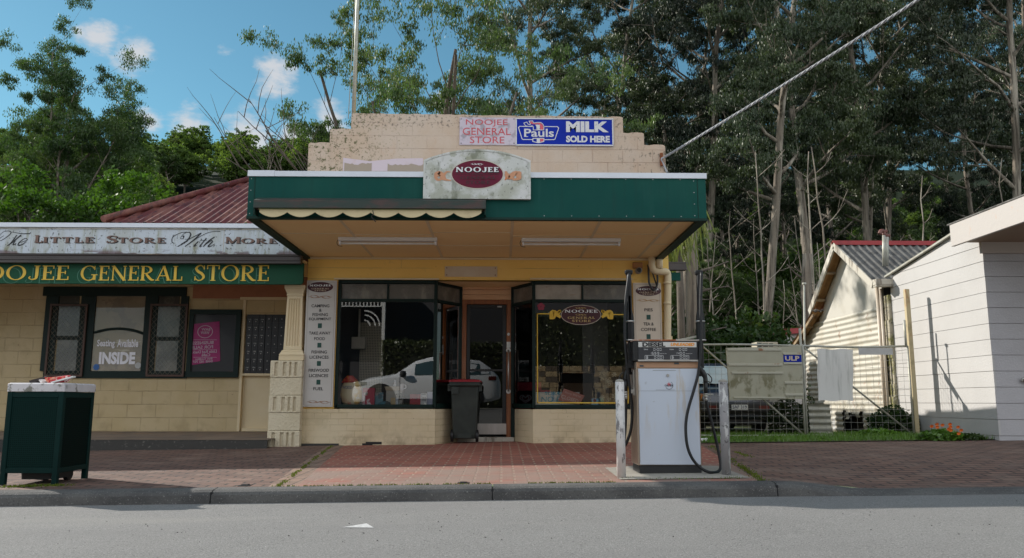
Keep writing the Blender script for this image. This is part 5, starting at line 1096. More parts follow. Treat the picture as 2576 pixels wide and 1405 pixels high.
m = MB(); m.box(cx0, cx0+.05, cyf, 11.25, cz0, cz1); m.box(cx0+.05, 12, cyf, cyf+.05, cz0, cz1); cp = m.build('canopy_fascia', G['canopy'], wbld, bevel=.006)
m = MB(); m.box(cx0+.05, 12, cyf+.05, WY0-.01, cz0+.03, cz0+.06); m.build('canopy_soffit', mk('brown_soffit', (.30,.22,.16), .8), wbld)
m = MB(); m.box(cx0-.01, 12, cyf-.01, 11.3, cz1+.002, cz1+.02); m.build('canopy_roof', G['grey_roof'], wbld)
m = MB(); m.box(WX-.05, 12, WY0-.06, WY0-.008, 2.70, 2.86); m.build('canopy_beam', mk('grey_beam', (.45,.40,.36), .8), wbld)
m = MB(); m.tube(spline([at(2571, 960, WY0-.03), at(2576, 952, WY0-.05), at(2579, 965, WY0-.03)], 5), .02, 8); m.build('pipe_stub', G['alu'], wbld)
# ------------------------------------------------------------------ corrugated shed
SX = 6.80
sh = thing('iron_shed', 'old cream corrugated iron shed with sagging lean-to behind the gate', 'shed', (SX, 14.2, 0))
ya, yr, yb_, yl = 14.02, 15.40, 16.70, 17.85
za, zr_, zb2, zl_ = 2.74, 3.66, 2.62, 1.98
def gz_(y):
    if y < yr: return za+(zr_-za)*(y-ya)/(yr-ya)
    if y < yb_: return zr_+(zb2-zr_)*(y-yr)/(yb_-yr)
    return zb2-.1+(zl_-zb2+.1)*(y-yb_)/(yl-yb_)
m = MB(); pitch = .105; n = 190; zt = 2.30
ysx = lin(ya+.02, yl-.1, 26)
holes = lambda y, z: (16.55 < y < 16.85 and 1.0 < z < 1.62) or (15.1 < y < 15.9 and z < .18+.25*abs(math.sin(y*9)))
vs = []; nz_ = 170
for y in ysx:
    for i in range(nz_):
        zz = -.12+(zt+.12)*i/(nz_-1); vs.append((SX+.012*math.cos(zz*2*math.pi/pitch)+.012*math.sin(y*3.1)*math.sin(zz*2.3), y, min(zz, gz_(y)-.03)))
fs = []
for j in range(len(ysx)-1):
    for i in range(nz_-1):
        y = (ysx[j]+ysx[j+1])/2; zz = -.12+(zt+.12)*i/(nz_-1)
        if holes(y, zz): continue
        fs.append((j*nz_+i, j*nz_+i+1, (j+1)*nz_+i+1, (j+1)*nz_+i))
m.add(vs, fs, True); m.build('corrugated_wall', G['shedwall'], sh)
m = MB(); pts = [(ya+.02, zt-.02), (yb_+.4, zt-.02)] ; 
top = [(y, gz_(y)-.02) for y in lin(yb_+.2, ya+.02, 16)]
m.add([(SX+.016, y, z) for y, z in [(ya+.02, zt-.03), (yb_+.2, zt-.03)]+top]+[(SX+.04, y, z) for y, z in [(ya+.02, zt-.03), (yb_+.2, zt-.03)]+top], [tuple(range(18)), tuple(range(35, 17, -1))]); m.build('gable_sheet', mk('smooth_gable', (.52,.50,.44), .6, layers=[((.42,.39,.32), 3, .5, .7, .6), ((.2,.16,.12), 18, .68, .73, .6)]), sh)
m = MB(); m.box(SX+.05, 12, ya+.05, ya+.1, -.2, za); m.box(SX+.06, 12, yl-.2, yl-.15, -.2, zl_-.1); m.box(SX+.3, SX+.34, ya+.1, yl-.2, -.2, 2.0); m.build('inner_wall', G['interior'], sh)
def corr_roof(name, y0, z0, y1, z1, x0, x1, mat, amp=.02, pit=.145, under=None):
    m = MB(); N = int((x1-x0)/pit*8); d = Vector((0, y1-y0, z1-z0)).normalized(); nr = Vector((0, -d.z, d.y)); nr = nr if nr.z > 0 else -nr
    def rows(off): return [Vector((x0+(x1-x0)*i/N, y, z))+nr*(amp*math.cos(2*math.pi*(x1-x0)*i/N/pit)+off) for i in range(N+1) for y, z in ((y0, z0), ((y0+y1)/2, (z0+z1)/2-.015), (y1, z1))]
    m.add(rows(0), [(3*i+k, 3*i+3+k, 3*i+4+k, 3*i+1+k) for i in range(N) for k in (0, 1)], True)
    r_ = m.build(name, mat, sh)
    if under:
        m = MB(); m.add(rows(-.008), [(3*i+k, 3*i+1+k, 3*i+4+k, 3*i+3+k) for i in range(N) for k in (0, 1)], True); m.build('underside', under, r_)
    return r_
ox = SX-.22
corr_roof('roof', ya-.16, za-.02, yr, zr_+.06, ox, 12, G['grey_roof'], under=G['rustywood'])
corr_roof('rear_roof', yb_+.12, zb2-.06, yr, zr_+.06, ox, 12, G['grey_roof'], under=G['rustywood'])
lt = corr_roof('lean_to_roof', yl+.12, zl_-.08, yb_-.05, zb2-.13, ox, 12, G['rust_roof'], .016, .11, under=G['rustywood'])
m = MB(); m.loft([[Vector((x, yr-.14, zr_-.005)), Vector((x, yr, zr_+.11)), Vector((x, yr+.14, zr_-.005)), Vector((x, yr, zr_+.085))] for x in (ox-.02, 12)], False); m.build('ridge_cap', G['redcap'], sh)
m = MB(); m.bar((ox, ya-.16, za-.09), (ox, yr, zr_-.0), .035, .13); m.bar((ox, yr, zr_-.0), (ox, yb_+.12, zb2-.13), .035, .13); m.build('barge_board', G['agedtimber'], sh)
m = MB(); m.bar((ox+.03, yl+.1, zl_-.14), (ox+.03, yb_, zb2-.20), .03, .06)
for y in (14.9, 15.9, 16.5, 17.2, 17.85): m.bar((ox+.02, y, gz_(y)-.07), (SX, y, gz_(y)-.07), .06, .05)
m.build('purlin', mk('aged_purlin', (.30,.22,.13), .85, layers=[((.12,.08,.05), 6, .45, .65, .8)]), sh)
m = MB(); m.box(ox-.01, ox+.35, ya-.3, ya-.17, za-.1, za-.0); m.box(ox, SX+.1, ya-.28, ya-.14, za-.13, za-.1); m.build('eave_gutter', G['agedtimber'], sh)
m = MB(); p = at(2238, 720, ya-.1); m.tube([(SX-.05, ya+.06, za-.1), (SX-.05, ya+.06, .0)], .032, 8); m.tube([(SX-.04, ya-.04, za-.14), (SX-.04, ya-.04, .0)], .024, 8); m.build('downpipe', G['panelcream'], sh)
m = MB()
for px, top_ in ((2224, 590), (2231, 597)):
    a = at(px, 670, 14.3); b = at(px, top_, 14.3); m.tube([a, b], .032, 10)
m.build('vent_pipe', G['galv'], sh)
m = MB(); a, b = at(2224, 590, 14.3), at(2231, 596, 14.3); m.tube(spline([a+Vector((0,0,-.02)), a+Vector((0,0,.05)), a+Vector((-.06,-.02,.06)), a+Vector((-.10,-.03,.0))], 5), .036, 8); m.tube([a+Vector((-.02,0,.05)), a+Vector((.06,0,.055))], .034, 8); m.tube([b+Vector((-.04,0,.02)), b+Vector((.05,0,.02))], .036, 8); m.build('vent_cowl', flat('brown_cowl', (.16,.06,.045)), sh)
# ------------------------------------------------------------------ gates
GTY = 12.75
def gx(px, py=980): return at(px, py, GTY).x
gzt, gzb = at(2150, 871, GTY).z, at(2150, 1096, GTY).z
def gate(x0, x1, bow, dia, label):
    t = thing('mesh_gate', label, 'gate', ((x0+x1)/2, GTY, gzb), 'steel mesh gates across the yard')
    m = MB(); r_ = .017
    m.tube(spline([(x0, GTY, gzt), ((x0+x1)/2, GTY, gzt+bow), (x1, GTY, gzt)], 6), r_, 8); m.tube(spline([(x0, GTY, gzb), ((x0+x1)/2, GTY, gzb-.01), (x1, GTY, gzb)], 6), r_, 8)
    m.tube([(x0, GTY, gzb), (x0, GTY, gzt)], r_, 8); m.tube([(x1, GTY, gzb), (x1, GTY, gzt)], r_, 8); m.tube([(dia[0], GTY+.015, dia[1]), (dia[2], GTY+.015, dia[3])], r_*.9, 8); m.build('gate_frame', G['galv'], t)
    m = MB(); n = int((x1-x0)/.098); q = random.Random(int(x0*100))
    for i in range(1, n):
        x = x0+(x1-x0)*i/n; pts = [(x+q.uniform(-.006,.006), GTY-.012, z) for z in lin(gzb, gzt, 10)]; m.tube(pts, .0022, 4, cap=False)
    for i in range(1, 13):
        z = gzb+(gzt-gzb)*(i/13)**1.05; pts = [(x, GTY-.015, z+q.uniform(-.008,.008)) for x in lin(x0, x1, 16)]; m.tube(pts, .0022, 4, cap=False)
    m.build('wire_mesh', G['wire'], t); return t
g0, g1, g2 = 2.62, gx(2022), gx(2291)
gate(g0, g1-.015, .02, (gx(1770), gzt, gx(2018), gzb), 'left mesh gate leaf carrying the big dull cream panel')
gate(g1+.02, g2, -.02, (gx(2028), gzt-.02, gx(2288), gzb+.02), 'right mesh gate leaf hung with a stained white sheet')
m = MB(); p = at(2022, 1095, GTY); m.tube([(g1, GTY+.03, -.2), (g1, GTY+.03, at(2022, 826, GTY).z)], .022, 10); o = m.build('gate_post', G['galv'], None); tag(o, 'slim grey steel post where the two mesh gates meet', 'post')
m = MB(); x0, x1, z0, z1 = box_of(2289, 728, 2298, 1098, GTY+.02); m.box(x0, x1+.012, GTY, GTY+.07, z0-.1, z1); o = m.build('gate_post', G['rustpost'], None, bevel=.004); tag(o, 'tall rusty yellow gate post against the white block wall', 'post')
m = MB(); m.tube([(gx(2285), GTY-.03, gzt-.0), (gx(2285), GTY-.03, gzt+.42)], .02, 8); o = m.build('gate_stile', G['galv'], None); tag(o, 'short grey pipe standing beside the tall rusty gate post', 'post')
ro = thing('tall_pole', 'thin tall grey pole behind the middle gate post', 'pole', at(2026, 1090, 13.3)); m = MB(); m.tube([at(2026, 1100, 13.3), at(2023, 716, 13.3)], .016, 8); m.build('pole_shaft', G['galv'], ro); m = MB(); p = at(2023, 716, 13.3); m.box(p.x-.025, p.x+.025, 13.27, 13.33, p.z, p.z+.03); m.build('pole_cap', G['galv'], ro)
# panels hung on the gates
PY_ = GTY-.06
q = [at(1836, 1008, PY_), at(2021, 1004, PY_), at(2016, 871, PY_), at(1826, 876, PY_)]
gp = thing('gate_board', 'large dull cream metal panel with a blue ULP plate hung on the left gate', 'panel', (q[0].x, PY_, q[0].z))
m = MB(); m.prism([(p.x, p.z) for p in q], PY_, PY_+.02); m.build('sheet', G['gatepanel'], gp)
m = MB()
for a in ((1829,877,1965,883), (1832,915,1968,921), (1840,936,1970,941), (1845,999,1975,1003), (1969,888,2015,893), (1971,912,2016,917), (1973,960,2018,966), (1975,990,2020,996)):
    b = box_of(*a, PY_); m.box(b[0], b[1], PY_-.016, PY_-.0005, b[2], b[3])
m.build('rail_strip', mk('rust_edged_strip', (.42,.41,.33), .6, layers=[((.25,.09,.03), 7, .58, .68, .85)]), gp, bevel=.003)
b = box_of(1971, 893.5, 2016, 911.5, PY_); m = MB(); m.box(b[0], b[1], PY_-.008, PY_-.0005, b[2], b[3]); ulp = m.build('fuel_plate', G['blue'], gp)
m = MB(); T(m, 'ULP', 1975, 896, 2011, 908, PY_-.011, .035); m.build('lettering', flat('tan_white_letter', (.55,.45,.36)), ulp)
q = [at(2059, 1009, PY_), at(2147, 1008, PY_), at(2146, 879, PY_), at(2055, 879, PY_)]
m = MB(); NX, NZ = 12, 10; vs = []
for j in range(NZ+1):
    for i in range(NX+1):
        u, v = i/NX, j/NZ; p = q[0].lerp(q[1], u).lerp(q[3].lerp(q[2], u), v); vs.append((p.x+.006*math.sin(v*9+u*3), PY_+.012*math.sin(u*7)+.006*math.sin(v*6), p.z+.008*math.sin(u*11)))
m.add(vs, [(j*(NX+1)+i, j*(NX+1)+i+1, (j+1)*(NX+1)+i+1, (j+1)*(NX+1)+i) for j in range(NZ) for i in range(NX)], True)
m.add([(x, y+.006, z) for x, y, z in vs], [(j*(NX+1)+i+1, j*(NX+1)+i, (j+1)*(NX+1)+i, (j+1)*(NX+1)+i+1) for j in range(NZ) for i in range(NX)], True); o = m.build('hung_sheet', G['sheet']); tag(o, 'grey streaked white sheet hanging on the right mesh gate', 'sheet')
b = box_of(2160, 876, 2246, 893, PY_+.03); m = MB(); m.box(b[0], b[1], PY_+.03, PY_+.036, b[2], b[3]); o = m.build('grey_board', flat('pale_grey_board', (.44,.44,.44))); tag(o, 'narrow pale grey board fixed to the top of the right gate', 'board')
# behind the gate: portable room, air conditioner, leaning iron
x0, x1, z0, z1 = box_of(1941, 838, 2014, 872, 21.0)
pb_ = thing('portable_room', 'white portable room with a red roof edge beyond the gate', 'shed', ((x0+x1)/2, 21, -.1))
m = MB(); m.box(x0+.02, x1+.6, 21, 23.5, -.2, z1); m.build('wall', mk('white_panel_wall', (.68,.62,.57), .7), pb_)
b = box_of(1939, 824, 2016, 838, 20.9); m = MB(); m.add([(x0-.03,20.9,b[2]-.06),(x1+.65,20.9,b[2]+.04),(x1+.65,20.9,b[3]+.04),(x0-.03,20.9,b[3]-.07),(x0-.03,23.6,b[2]-.06),(x1+.65,23.6,b[2]+.04),(x1+.65,23.6,b[3]+.04),(x0-.03,23.6,b[3]-.07)], [(0,1,2,3),(3,2,6,7),(0,3,7,4),(1,5,6,2)]); m.build('roof_edge', mk('faded_red_edge', (.40,.06,.06), .6, layers=[((.6,.5,.48), 6, .6, .65, .7)]), pb_)
m = MB(); b = box_of(1980, 845, 1988, 862, 20.97); m.box(b[0], b[1], 20.97, 20.999, b[2], b[3]); m.build('vent_plate', G['panelwhite'], pb_)
x0, x1, z0, z1 = box_of(1904, 861, 1957, 874, 17.6)
ac = thing('air_conditioner', 'old cream window air conditioner showing above the cream gate panel', 'air conditioner', ((x0+x1)/2, 17.6, z0))
m = MB(); m.box(x0, x1, 17.6, 18.0, z0-.15, z1); m.build('casing', flat('ac_cream', (.50,.46,.36)), ac, bevel=.008)
m = MB(); w = (x1-x0); m.box(x0+w*.02, x0+w*.22, 17.59, 17.599, z0, z1-.02); m.box(x0+w*.28, x0+w*.52, 17.59, 17.599, z0+.01, z1-.03); m.box(x0+w*.58, x0+w*.76, 17.59, 17.599, z0+.01, z1-.03); m.build('grille', flat('ac_dark', (.05,.06,.065)), ac)
m = MB(); m.box(x0-.05, x1+.05, 17.62, 18.1, -.2, z0-.152); o = m.build('steel_cabinet', flat('cabinet_grey', (.3,.29,.26))); tag(o, 'grey steel cabinet under the old air conditioner behind the gate', 'cabinet')
m = MB(); vs = []
for i in range(31):
    zz = -.05+.62*i/30
    for xx in (gx(2024)+.35, gx(2024)+.72): vs.append((xx, 13.5+.016*math.cos(zz*60)+.1*zz, zz*(1 if xx < 5.4 or i < 26 else .98)))
m.add(vs, [(2*i, 2*i+1, 2*i+3, 2*i+2) for i in range(30)], True); o = m.build('iron_sheet', G['galv']); tag(o, 'scrap of grey corrugated iron leaning behind the middle of the gate', 'iron sheet')
# ------------------------------------------------------------------ litter bin on the left
def bx_top(px, py, Y): return at(px, py, Y)
BY0, BY1 = 7.12, 7.66; bx0, bx1 = at(8, 1100, BY0).x, at(151, 1100, BY0).x; bg = zfoot(-4.2, 7.3)
zt = at(80, 986, BY0).z; 
lb = thing('litter_bin', 'dark green perforated steel litter bin with pale grey cap', 'bin', ((bx0+bx1)/2, (BY0+BY1)/2, bg))
pw = .045; zlo = bg+.13
m = MB(); m.box(bx0, bx0+pw, BY0, BY0+pw, bg, zt); m.build('leg', G['bingreen'], lb, bevel=.004)
m = MB(); m.box(bx1-pw, bx1, BY0, BY0+pw, bg, zt); m.build('leg', G['bingreen'], lb, bevel=.004)
m = MB(); m.box(bx1-pw, bx1, BY1-pw, BY1, bg, zt); m.build('leg', G['bingreen'], lb, bevel=.004)
m = MB(); m.box(bx0, bx0+pw, BY1-pw, BY1, bg, zt); m.build('leg', G['bingreen'], lb, bevel=.004)
for z0, z1 in ((zlo-.03, zlo+.012), (zt-.05, zt-.002)):
    m = MB(); m.box(bx0+pw, bx1-pw, BY0+.002, BY0+pw-.002, z0, z1); m.box(bx0+pw, bx1-pw, BY1-pw+.002, BY1-.002, z0, z1); m.box(bx0+.002, bx0+pw-.002, BY0+pw, BY1-pw, z0, z1); m.box(bx1-pw+.002, bx1-.002, BY0+pw, BY1-pw, z0, z1)
    m.build('rail', G['bingreen'], lb, bevel=.003)
def rrect(a0, a1, b0, b1, r=.03, n=4):
    return [(a1-r+r*math.cos(R(k*90/n)), b1-r+r*math.sin(R(k*90/n))) for k in range(n+1)]+[(a0+r-r*math.sin(R(k*90/n)), b1-r+r*math.cos(R(k*90/n))) for k in range(n+1)]+[(a0+r-r*math.cos(R(k*90/n)), b0+r-r*math.sin(R(k*90/n))) for k in range(n+1)]+[(a1-r+r*math.sin(R(k*90/n)), b0+r-r*math.cos(R(k*90/n))) for k in range(n+1)]
m = MB(); m.prism(rrect(bx0+pw-.006, bx1-pw+.006, zlo+.012, zt-.05), BY0+.008, BY0+.014); m.build('perforated_panel', G['perfx'], lb)
pr = rrect(BY0+pw-.004, BY1-pw+.004, zlo+.012, zt-.05); n = len(pr)
m = MB(); m.add([(bx1-.008, y, z) for y, z in pr]+[(bx1-.014, y, z) for y, z in pr], [tuple(range(n)), tuple(range(2*n-1, n-1, -1))]+[(i, i+n, (i+1)%n+n, (i+1)%n) for i in range(n)]); m.build('perforated_panel', G['perfy'], lb)
m = MB(); m.add([(bx0+.008, y, z) for y, z in pr]+[(bx0+.014, y, z) for y, z in pr], [tuple(range(n)), tuple(range(2*n-1, n-1, -1))]+[(i, i+n, (i+1)%n+n, (i+1)%n) for i in range(n)]); m.build('perforated_panel', G['perfy'], lb)
m = MB(); m.prism(rrect(bx0+pw-.006, bx1-pw+.006, zlo+.012, zt-.05), BY1-.014, BY1-.008); m.build('perforated_panel', G['perfx'], lb)
m = MB(); m.loft([rounded(bx1-bx0+.012, BY1-BY0+.012, .012, zt+.001, (bx0+bx1)/2, (BY0+BY1)/2), rounded(bx1-bx0+.012, BY1-BY0+.012, .012, zt+.068, (bx0+bx1)/2, (BY0+BY1)/2), rounded(bx1-bx0-.02, BY1-BY0-.02, .012, zt+.078, (bx0+bx1)/2, (BY0+BY1)/2)], False); m.build('cap', G['bincap'], lb, bevel=.003)
m = MB(); ic = ((bx0+bx1)/2+.02, (BY0+BY1)/2); m.loft([rounded(.30, .34, .04, bg+.04, *ic), rounded(.40, .42, .04, zt-.08, *ic)], False); m.build('liner', flat('liner_black', (.012,.013,.013)), lb)
m = MB(); m.lathe([(.055,-.02),(.06,-.012),(.06,.012),(.055,.02)], 18, (ic[0]+.10, ic[1]+.15, bg+.06), 'x'); m.build('liner_wheel', G['rubber'], lb)
m = MB(); m.lathe([(.055,-.02),(.06,-.012),(.06,.012),(.055,.02)], 18, (ic[0]-.10, ic[1]+.15, bg+.06), 'x'); m.build('liner_wheel', G['rubber'], lb)
# rubbish on the cap
zc = zt+.079
def crumple(c, sx, sy, sz, rot, seed, tilt=0):
    q = random.Random(seed); Mx = Matrix.Rotation(rot, 3, 'Z') @ Matrix.Rotation(tilt, 3, 'Y'); vs = []; n = 5
    m = MB()
    ring = [(-1,-1),(-.3,-1.1),(.4,-.95),(1,-1),(1.1,0),(1,1),(0,1.1),(-1,1),(-1.08,0)]
    rings = []
    for k, (h, s) in enumerate(((0, .8), (.35, .95), (.75, 1.05), (1, 1.0))):
        rings.append([Vector(c)+Mx @ Vector((x*sx*s*q.uniform(.9,1.1), y*sy*s*q.uniform(.9,1.1), sz*h*q.uniform(.9,1.08)+.002)) for x, y in ring])
    m.loft(rings, False); return m
p0 = at(185, 960, 7.3)
rb = thing('food_carton', 'crumpled red and white food carton lying on the litter bin cap', 'litter', (at(150, 965, 7.3).x, 7.3, zc))
m = crumple((at(147, 965, 7.3).x, 7.30, zc), .085, .05, .055, .2, 3, -.12); m.build('carton', mk('red_white_carton', (.55,.02,.03), .5, layers=[((.75,.60,.55), 9, .50, .54, .9), ((.7,.35,.2), 15, .58, .62, .7)]), rb)
m = MB(); a, b = at(132, 963, 7.25), at(187, 948, 7.25); m.bar(a, b, .05, .012); m.build('white_edge', G['whitetrim'], rb)
rb2 = thing('paper_wrapper', 'screwed up white and red paper wrapper between the boxes on the bin', 'litter', (at(118, 968, 7.33).x, 7.33, zc))
m = crumple((at(116, 968, 7.34).x, 7.34, zc), .05, .04, .03, .8, 5); m.build('paper', mk('white_red_paper', (.72,.68,.66), .7, layers=[((.5,.03,.04), 12, .52, .56, .9)]), rb2)
rb3 = thing('drink_tray', 'crushed dark brown takeaway box tipped on the bin cap', 'litter', (at(95, 962, 7.36).x, 7.36, zc))
m = crumple((at(98, 966, 7.38).x, 7.40, zc), .075, .035, .045, .1, 8, -.28); m.build('box', flat('dark_brown_card', (.03,.02,.018)), rb3)
# ------------------------------------------------------------------ wheelie bin by the door
wx0, wx1 = at(1128, 1000, 11.78).x, at(1210, 1000, 11.78).x; wy = 11.98; wg = .012
wc = (wx0+wx1)/2; wzt = at(1165, 957, 11.78).z; ww = wx1-wx0-.02
wb = thing('wheelie_bin', 'dark green wheelie bin with red lid in front of the shop door', 'bin', (wc, wy, wg))
m = MB(); m.loft([rounded(ww*.74, .34, .03, wg+.05, wc, wy), rounded(ww*.76, .36, .03, wg+.10, wc, wy), rounded(ww*.90, .46, .035, wzt-.10, wc, wy), rounded(ww*.93, .47, .035, wzt-.085, wc, wy), rounded(ww*.93, .47, .035, wzt-.075, wc, wy), rounded(ww*1.0, .50, .035, wzt-.06, wc, wy), rounded(ww*1.0, .50, .035, wzt-.028, wc, wy)], False)
m.build('body', G['wbin'], wb, bevel=.004)
m = MB(); m.loft([rounded(ww*1.04, .54, .035, wzt-.026, wc, wy), rounded(ww*1.04, .54, .035, wzt-.006, wc, wy), rounded(ww*.95, .46, .05, wzt+.008, wc, wy), rounded(ww*.7, .34, .05, wzt+.016, wc, wy)], False); m.build('lid', G['wlid'], wb, bevel=.003)
for s in (-1, 1):
    m = MB(); m.lathe([(.055,-.022),(.085,-.02),(.09,-.01),(.09,.01),(.085,.02),(.055,.022)], 20, (wc+s*(ww*.40), wy-.12, wg+.09), 'x'); w_ = m.build('wheel', G['rubber'], wb)
    m = MB(); m.lathe([(.05,-.024),(.05,.024)], 14, (wc+s*(ww*.40), wy-.12, wg+.09), 'x'); m.build('hub', flat('hub_grey', (.03,.03,.03)), w_)
m = MB(); m.tube([(wc-ww*.40, wy-.12, wg+.09), (wc+ww*.40, wy-.12, wg+.09)], .012, 8); m.box(wc-ww*.22, wc+ww*.22, wy-.19, wy-.165, wg+.06, wg+.12); m.build('axle', G['wbin'], wb)
m = MB(); m.box(wc-ww*.42, wc-ww*.2, wy-.262, wy-.24, wzt-.20, wzt-.10); m.box(wc-ww*.55, wc-ww*.45, wy-.2, wy-.1, wzt-.16, wzt-.06); m.box(wc+ww*.45, wc+ww*.55, wy-.2, wy-.1, wzt-.16, wzt-.06); m.tube([(wc-ww*.52, wy-.27, wzt-.07), (wc+ww*.52, wy-.27, wzt-.07)], .014, 8); m.build('handle', G['wbin'], wb)
# ------------------------------------------------------------------ fuel pump
PY0, PY1 = 7.24, 7.62
px0, px1 = at(1602, 1000, PY0).x, at(1761, 1000, PY0).x; pg = zfoot(1.5, 7.3)+.022
def pzz(py): return at(1680, py, PY0).z
pump = thing('fuel_pump', 'old white fuel pump with diesel and unleaded display by the kerb', 'fuel pump', ((px0+px1)/2, (PY0+PY1)/2, pg))
m = MB(); m.box(px0+.012, px1-.004, PY0+.012, PY1-.01, pg, pzz(1172)); m.build('plinth', G['plinth'], pump)
m = MB(); zc1 = pzz(910)
m.box(px0, px1, PY0+.012, PY1, pzz(1172)+.001, zc1); m.build('cabinet', G['pumpsteel'], pump, bevel=.006)
m = MB(); m.box(px0+.018, px1-.012, PY0-.004, PY0+.011, pzz(1170), pzz(928)); door_ = m.build('front_door', G['pumpwhite'], pump, bevel=.005)
m = MB(); m.box(px0+.004, px1-.004, PY0, PY0+.0118, pzz(926), pzz(911)); ob = m.build('orange_band', G['pumporange'], pump, bevel=.003)
m = MB(); b = box_of(1609, 919, 1619, 923, PY0-.003); m.box(b[0], b[1], PY0-.003, PY0-.0005, b[2], b[3]); b = box_of(1696, 912.5, 1708, 917, PY0-.003); m.box(b[0], b[1], PY0-.003, PY0-.0005, b[2], b[3]); m.build('band_badge', flat('badge_dark', (.05,.06,.07)), ob)
m = MB(); b = box_of(1606, 983.6, 1757, 984.4, PY0-.005); m.box(b[0], b[1], PY0-.0052, PY0-.004, b[2], b[3]); b = box_of(1642, 931.5, 1700, 933, PY0-.005); m.plate([(b[0],b[2]),(b[1],b[2]),(b[1],b[3]),(b[0],b[3])], PY0-.0053); b = box_of(1650, 981, 1698, 982, PY0-.005); m.plate([(b[0],b[2]),(b[1],b[2]),(b[1],b[3]),(b[0],b[3])], PY0-.0053); m.build('panel_seam', flat('grey_seam', (.30,.31,.33)), door_)
lk = at(1680, 945, PY0-.005); m = MB(); m.lathe([(.012,-.012),(.014,-.004)], 14, (lk.x, PY0, lk.z), 'y'); m.build('lock', G['alu'], door_)
c = at(1683, 970, PY0-.006); r_ = .036; m = MB(); vs, fs = st_ring(c.x, c.z, r_, r_, .003, .003, -150, 60); m.add([(x, PY0-.0065, z) for x, z in vs], fs); T(m, 'CALTEX', 1672, 968, 1694, 972.5, PY0-.007, .03); m.build('emblem_lettering', flat('navy_black', (.02,.02,.035)), door_)
m = MB(); 
star = []
for k in range(10): a = R(90+36*k); rr = .024 if k % 2 == 0 else .0095; star.append((c.x+rr*math.cos(a), c.z+.008+rr*math.sin(a)))
for k in range(10): m.add([(c.x, PY0-.0062, c.z+.008), (star[k][0], PY0-.0062, star[k][1]), (star[(k+1)%10][0], PY0-.0062, star[(k+1)%10][1])], [(0,1,2)])
m.build('emblem_star', flat('faded_red', (.5,.12,.14)), door_)
m = MB(); m.box(px0+.01, px0+.016, PY0+.06, PY0+.32, pzz(990), pzz(930)); m.build('left_panel', G['pumpsteel'], pump)
# head
hx0, hx1 = at(1592, 880, PY0).x, at(1760, 880, PY0).x; hz0, hz1 = pzz(909), pzz(859)
m = MB(); m.box(hx0, hx1, PY0-.015, PY1+.01, hz0, hz1); head = m.build('display_head', G['black'], pump, bevel=.008)
m = MB(); m.box(hx0-.004, hx1+.004, PY0-.022, PY1+.02, hz1+.001, hz1+.014); m.build('top_cover', mk('rusty_cover', (.40,.35,.30), .8, layers=[((.30,.08,.02), 7, .42, .56, .95)]), head, bevel=.003)
Yd = PY0-.024; b = box_of(1606, 861, 1752, 874, Yd); m = MB(); m.box(b[0], b[1], Yd, PY0-.016, b[2], b[3]); m.build('name_strip', mk('name_strip_white', (.56,.55,.52), .5, layers=[((.4,.4,.38), 5, .5, .7, .5)]), head)
m = MB(); T(m, 'DIESEL', 1616, 861.5, 1674, 873, Yd-.002, .045); m.build('diesel_lettering', G['shadow'], head)
m = MB(); T(m, 'UNLEADED', 1687, 863, 1747, 871, Yd-.002, .045, .3); m.build('unleaded_lettering', G['orange'], head)
b = box_of(1606, 875, 1755, 905, Yd); m = MB(); m.box(b[0], b[1], Yd+.002, PY0-.016, b[2], b[3]); m.build('display_panel', G['pumpdark'], head)
m = MB(); b = box_of(1605, 905.5, 1756, 909.5, Yd); m.box(b[0], b[1], Yd-.004, PY0-.016, b[2], b[3]); m.build('trim_bar', G['alu'], head)
SEG = {'0':'abcdef','1':'bc','4':'fgbc','6':'afgedc','9':'abcdfg','8':'abcdefg'}
def seg7(m, s, x0, x1, y0, y1, Y):
    n = sum(1 for ch in s if ch != '.'); w = (x1-x0)/(n+.35*s.count('.')); x = x0
    for ch in s:
        if ch == '.': b = box_of(x+w*.05, (y0+y1)/2-.8, x+w*.25, (y0+y1)/2+.9, Y); m.plate([(b[0],b[2]),(b[1],b[2]),(b[1],b[3]),(b[0],b[3])], Y); x += w*.35; continue
        a, c_ = x+w*.12, x+w*.82; t = .9; ym = (y0+y1)/2
        R_ = {'a':(a,y0,c_,y0+t),'d':(a,y1-t,c_,y1),'g':(a,ym-t/2,c_,ym+t/2),'f':(a,y0+t,a+t,ym-t/2),'e':(a,ym+t/2,a+t,y1-t),'b':(c_-t,y0+t,c_,ym-t/2),'c':(c_-t,ym+t/2,c_,y1-t)}
        for k in SEG[ch]: b = box_of(*R_[k], Y); m.plate([(b[0],b[2]),(b[1],b[2]),(b[1],b[3]),(b[0],b[3])], Y)
        x += w
m = MB(); Yn = Yd-.001
for dx, pr in ((0, '169.9'), (64.5, '140.0')):
    seg7(m, '0.00', 1643+dx, 1665+dx, 876.5, 883, Yn); seg7(m, pr, 1634+dx, 1659+dx, 886, 893, Yn); seg7(m, '0.00', 1645+dx, 1666+dx, 896.5, 903, Yn); T(m, 'Litres', 1620+dx, 877.5, 1630+dx, 881, Yn, .02); T(m, '$', 1625+dx, 895.5, 1630.5+dx, 904, Yn, .02); T(m, 'cents per litre', 1660+dx, 889, 1677+dx, 891.5, Yn, .02)
    for a in ((1623+dx,894.3,1668+dx,895.2),(1623+dx,904.4,1668+dx,905.2),(1622+dx,895,1623+dx,904.6),(1668+dx,895,1669+dx,904.6)): b = box_of(*a, Yn); m.plate([(b[0],b[2]),(b[1],b[2]),(b[1],b[3]),(b[0],b[3])], Yn)
m.build('digits', flat('digit_grey', (.50,.50,.50)), head)
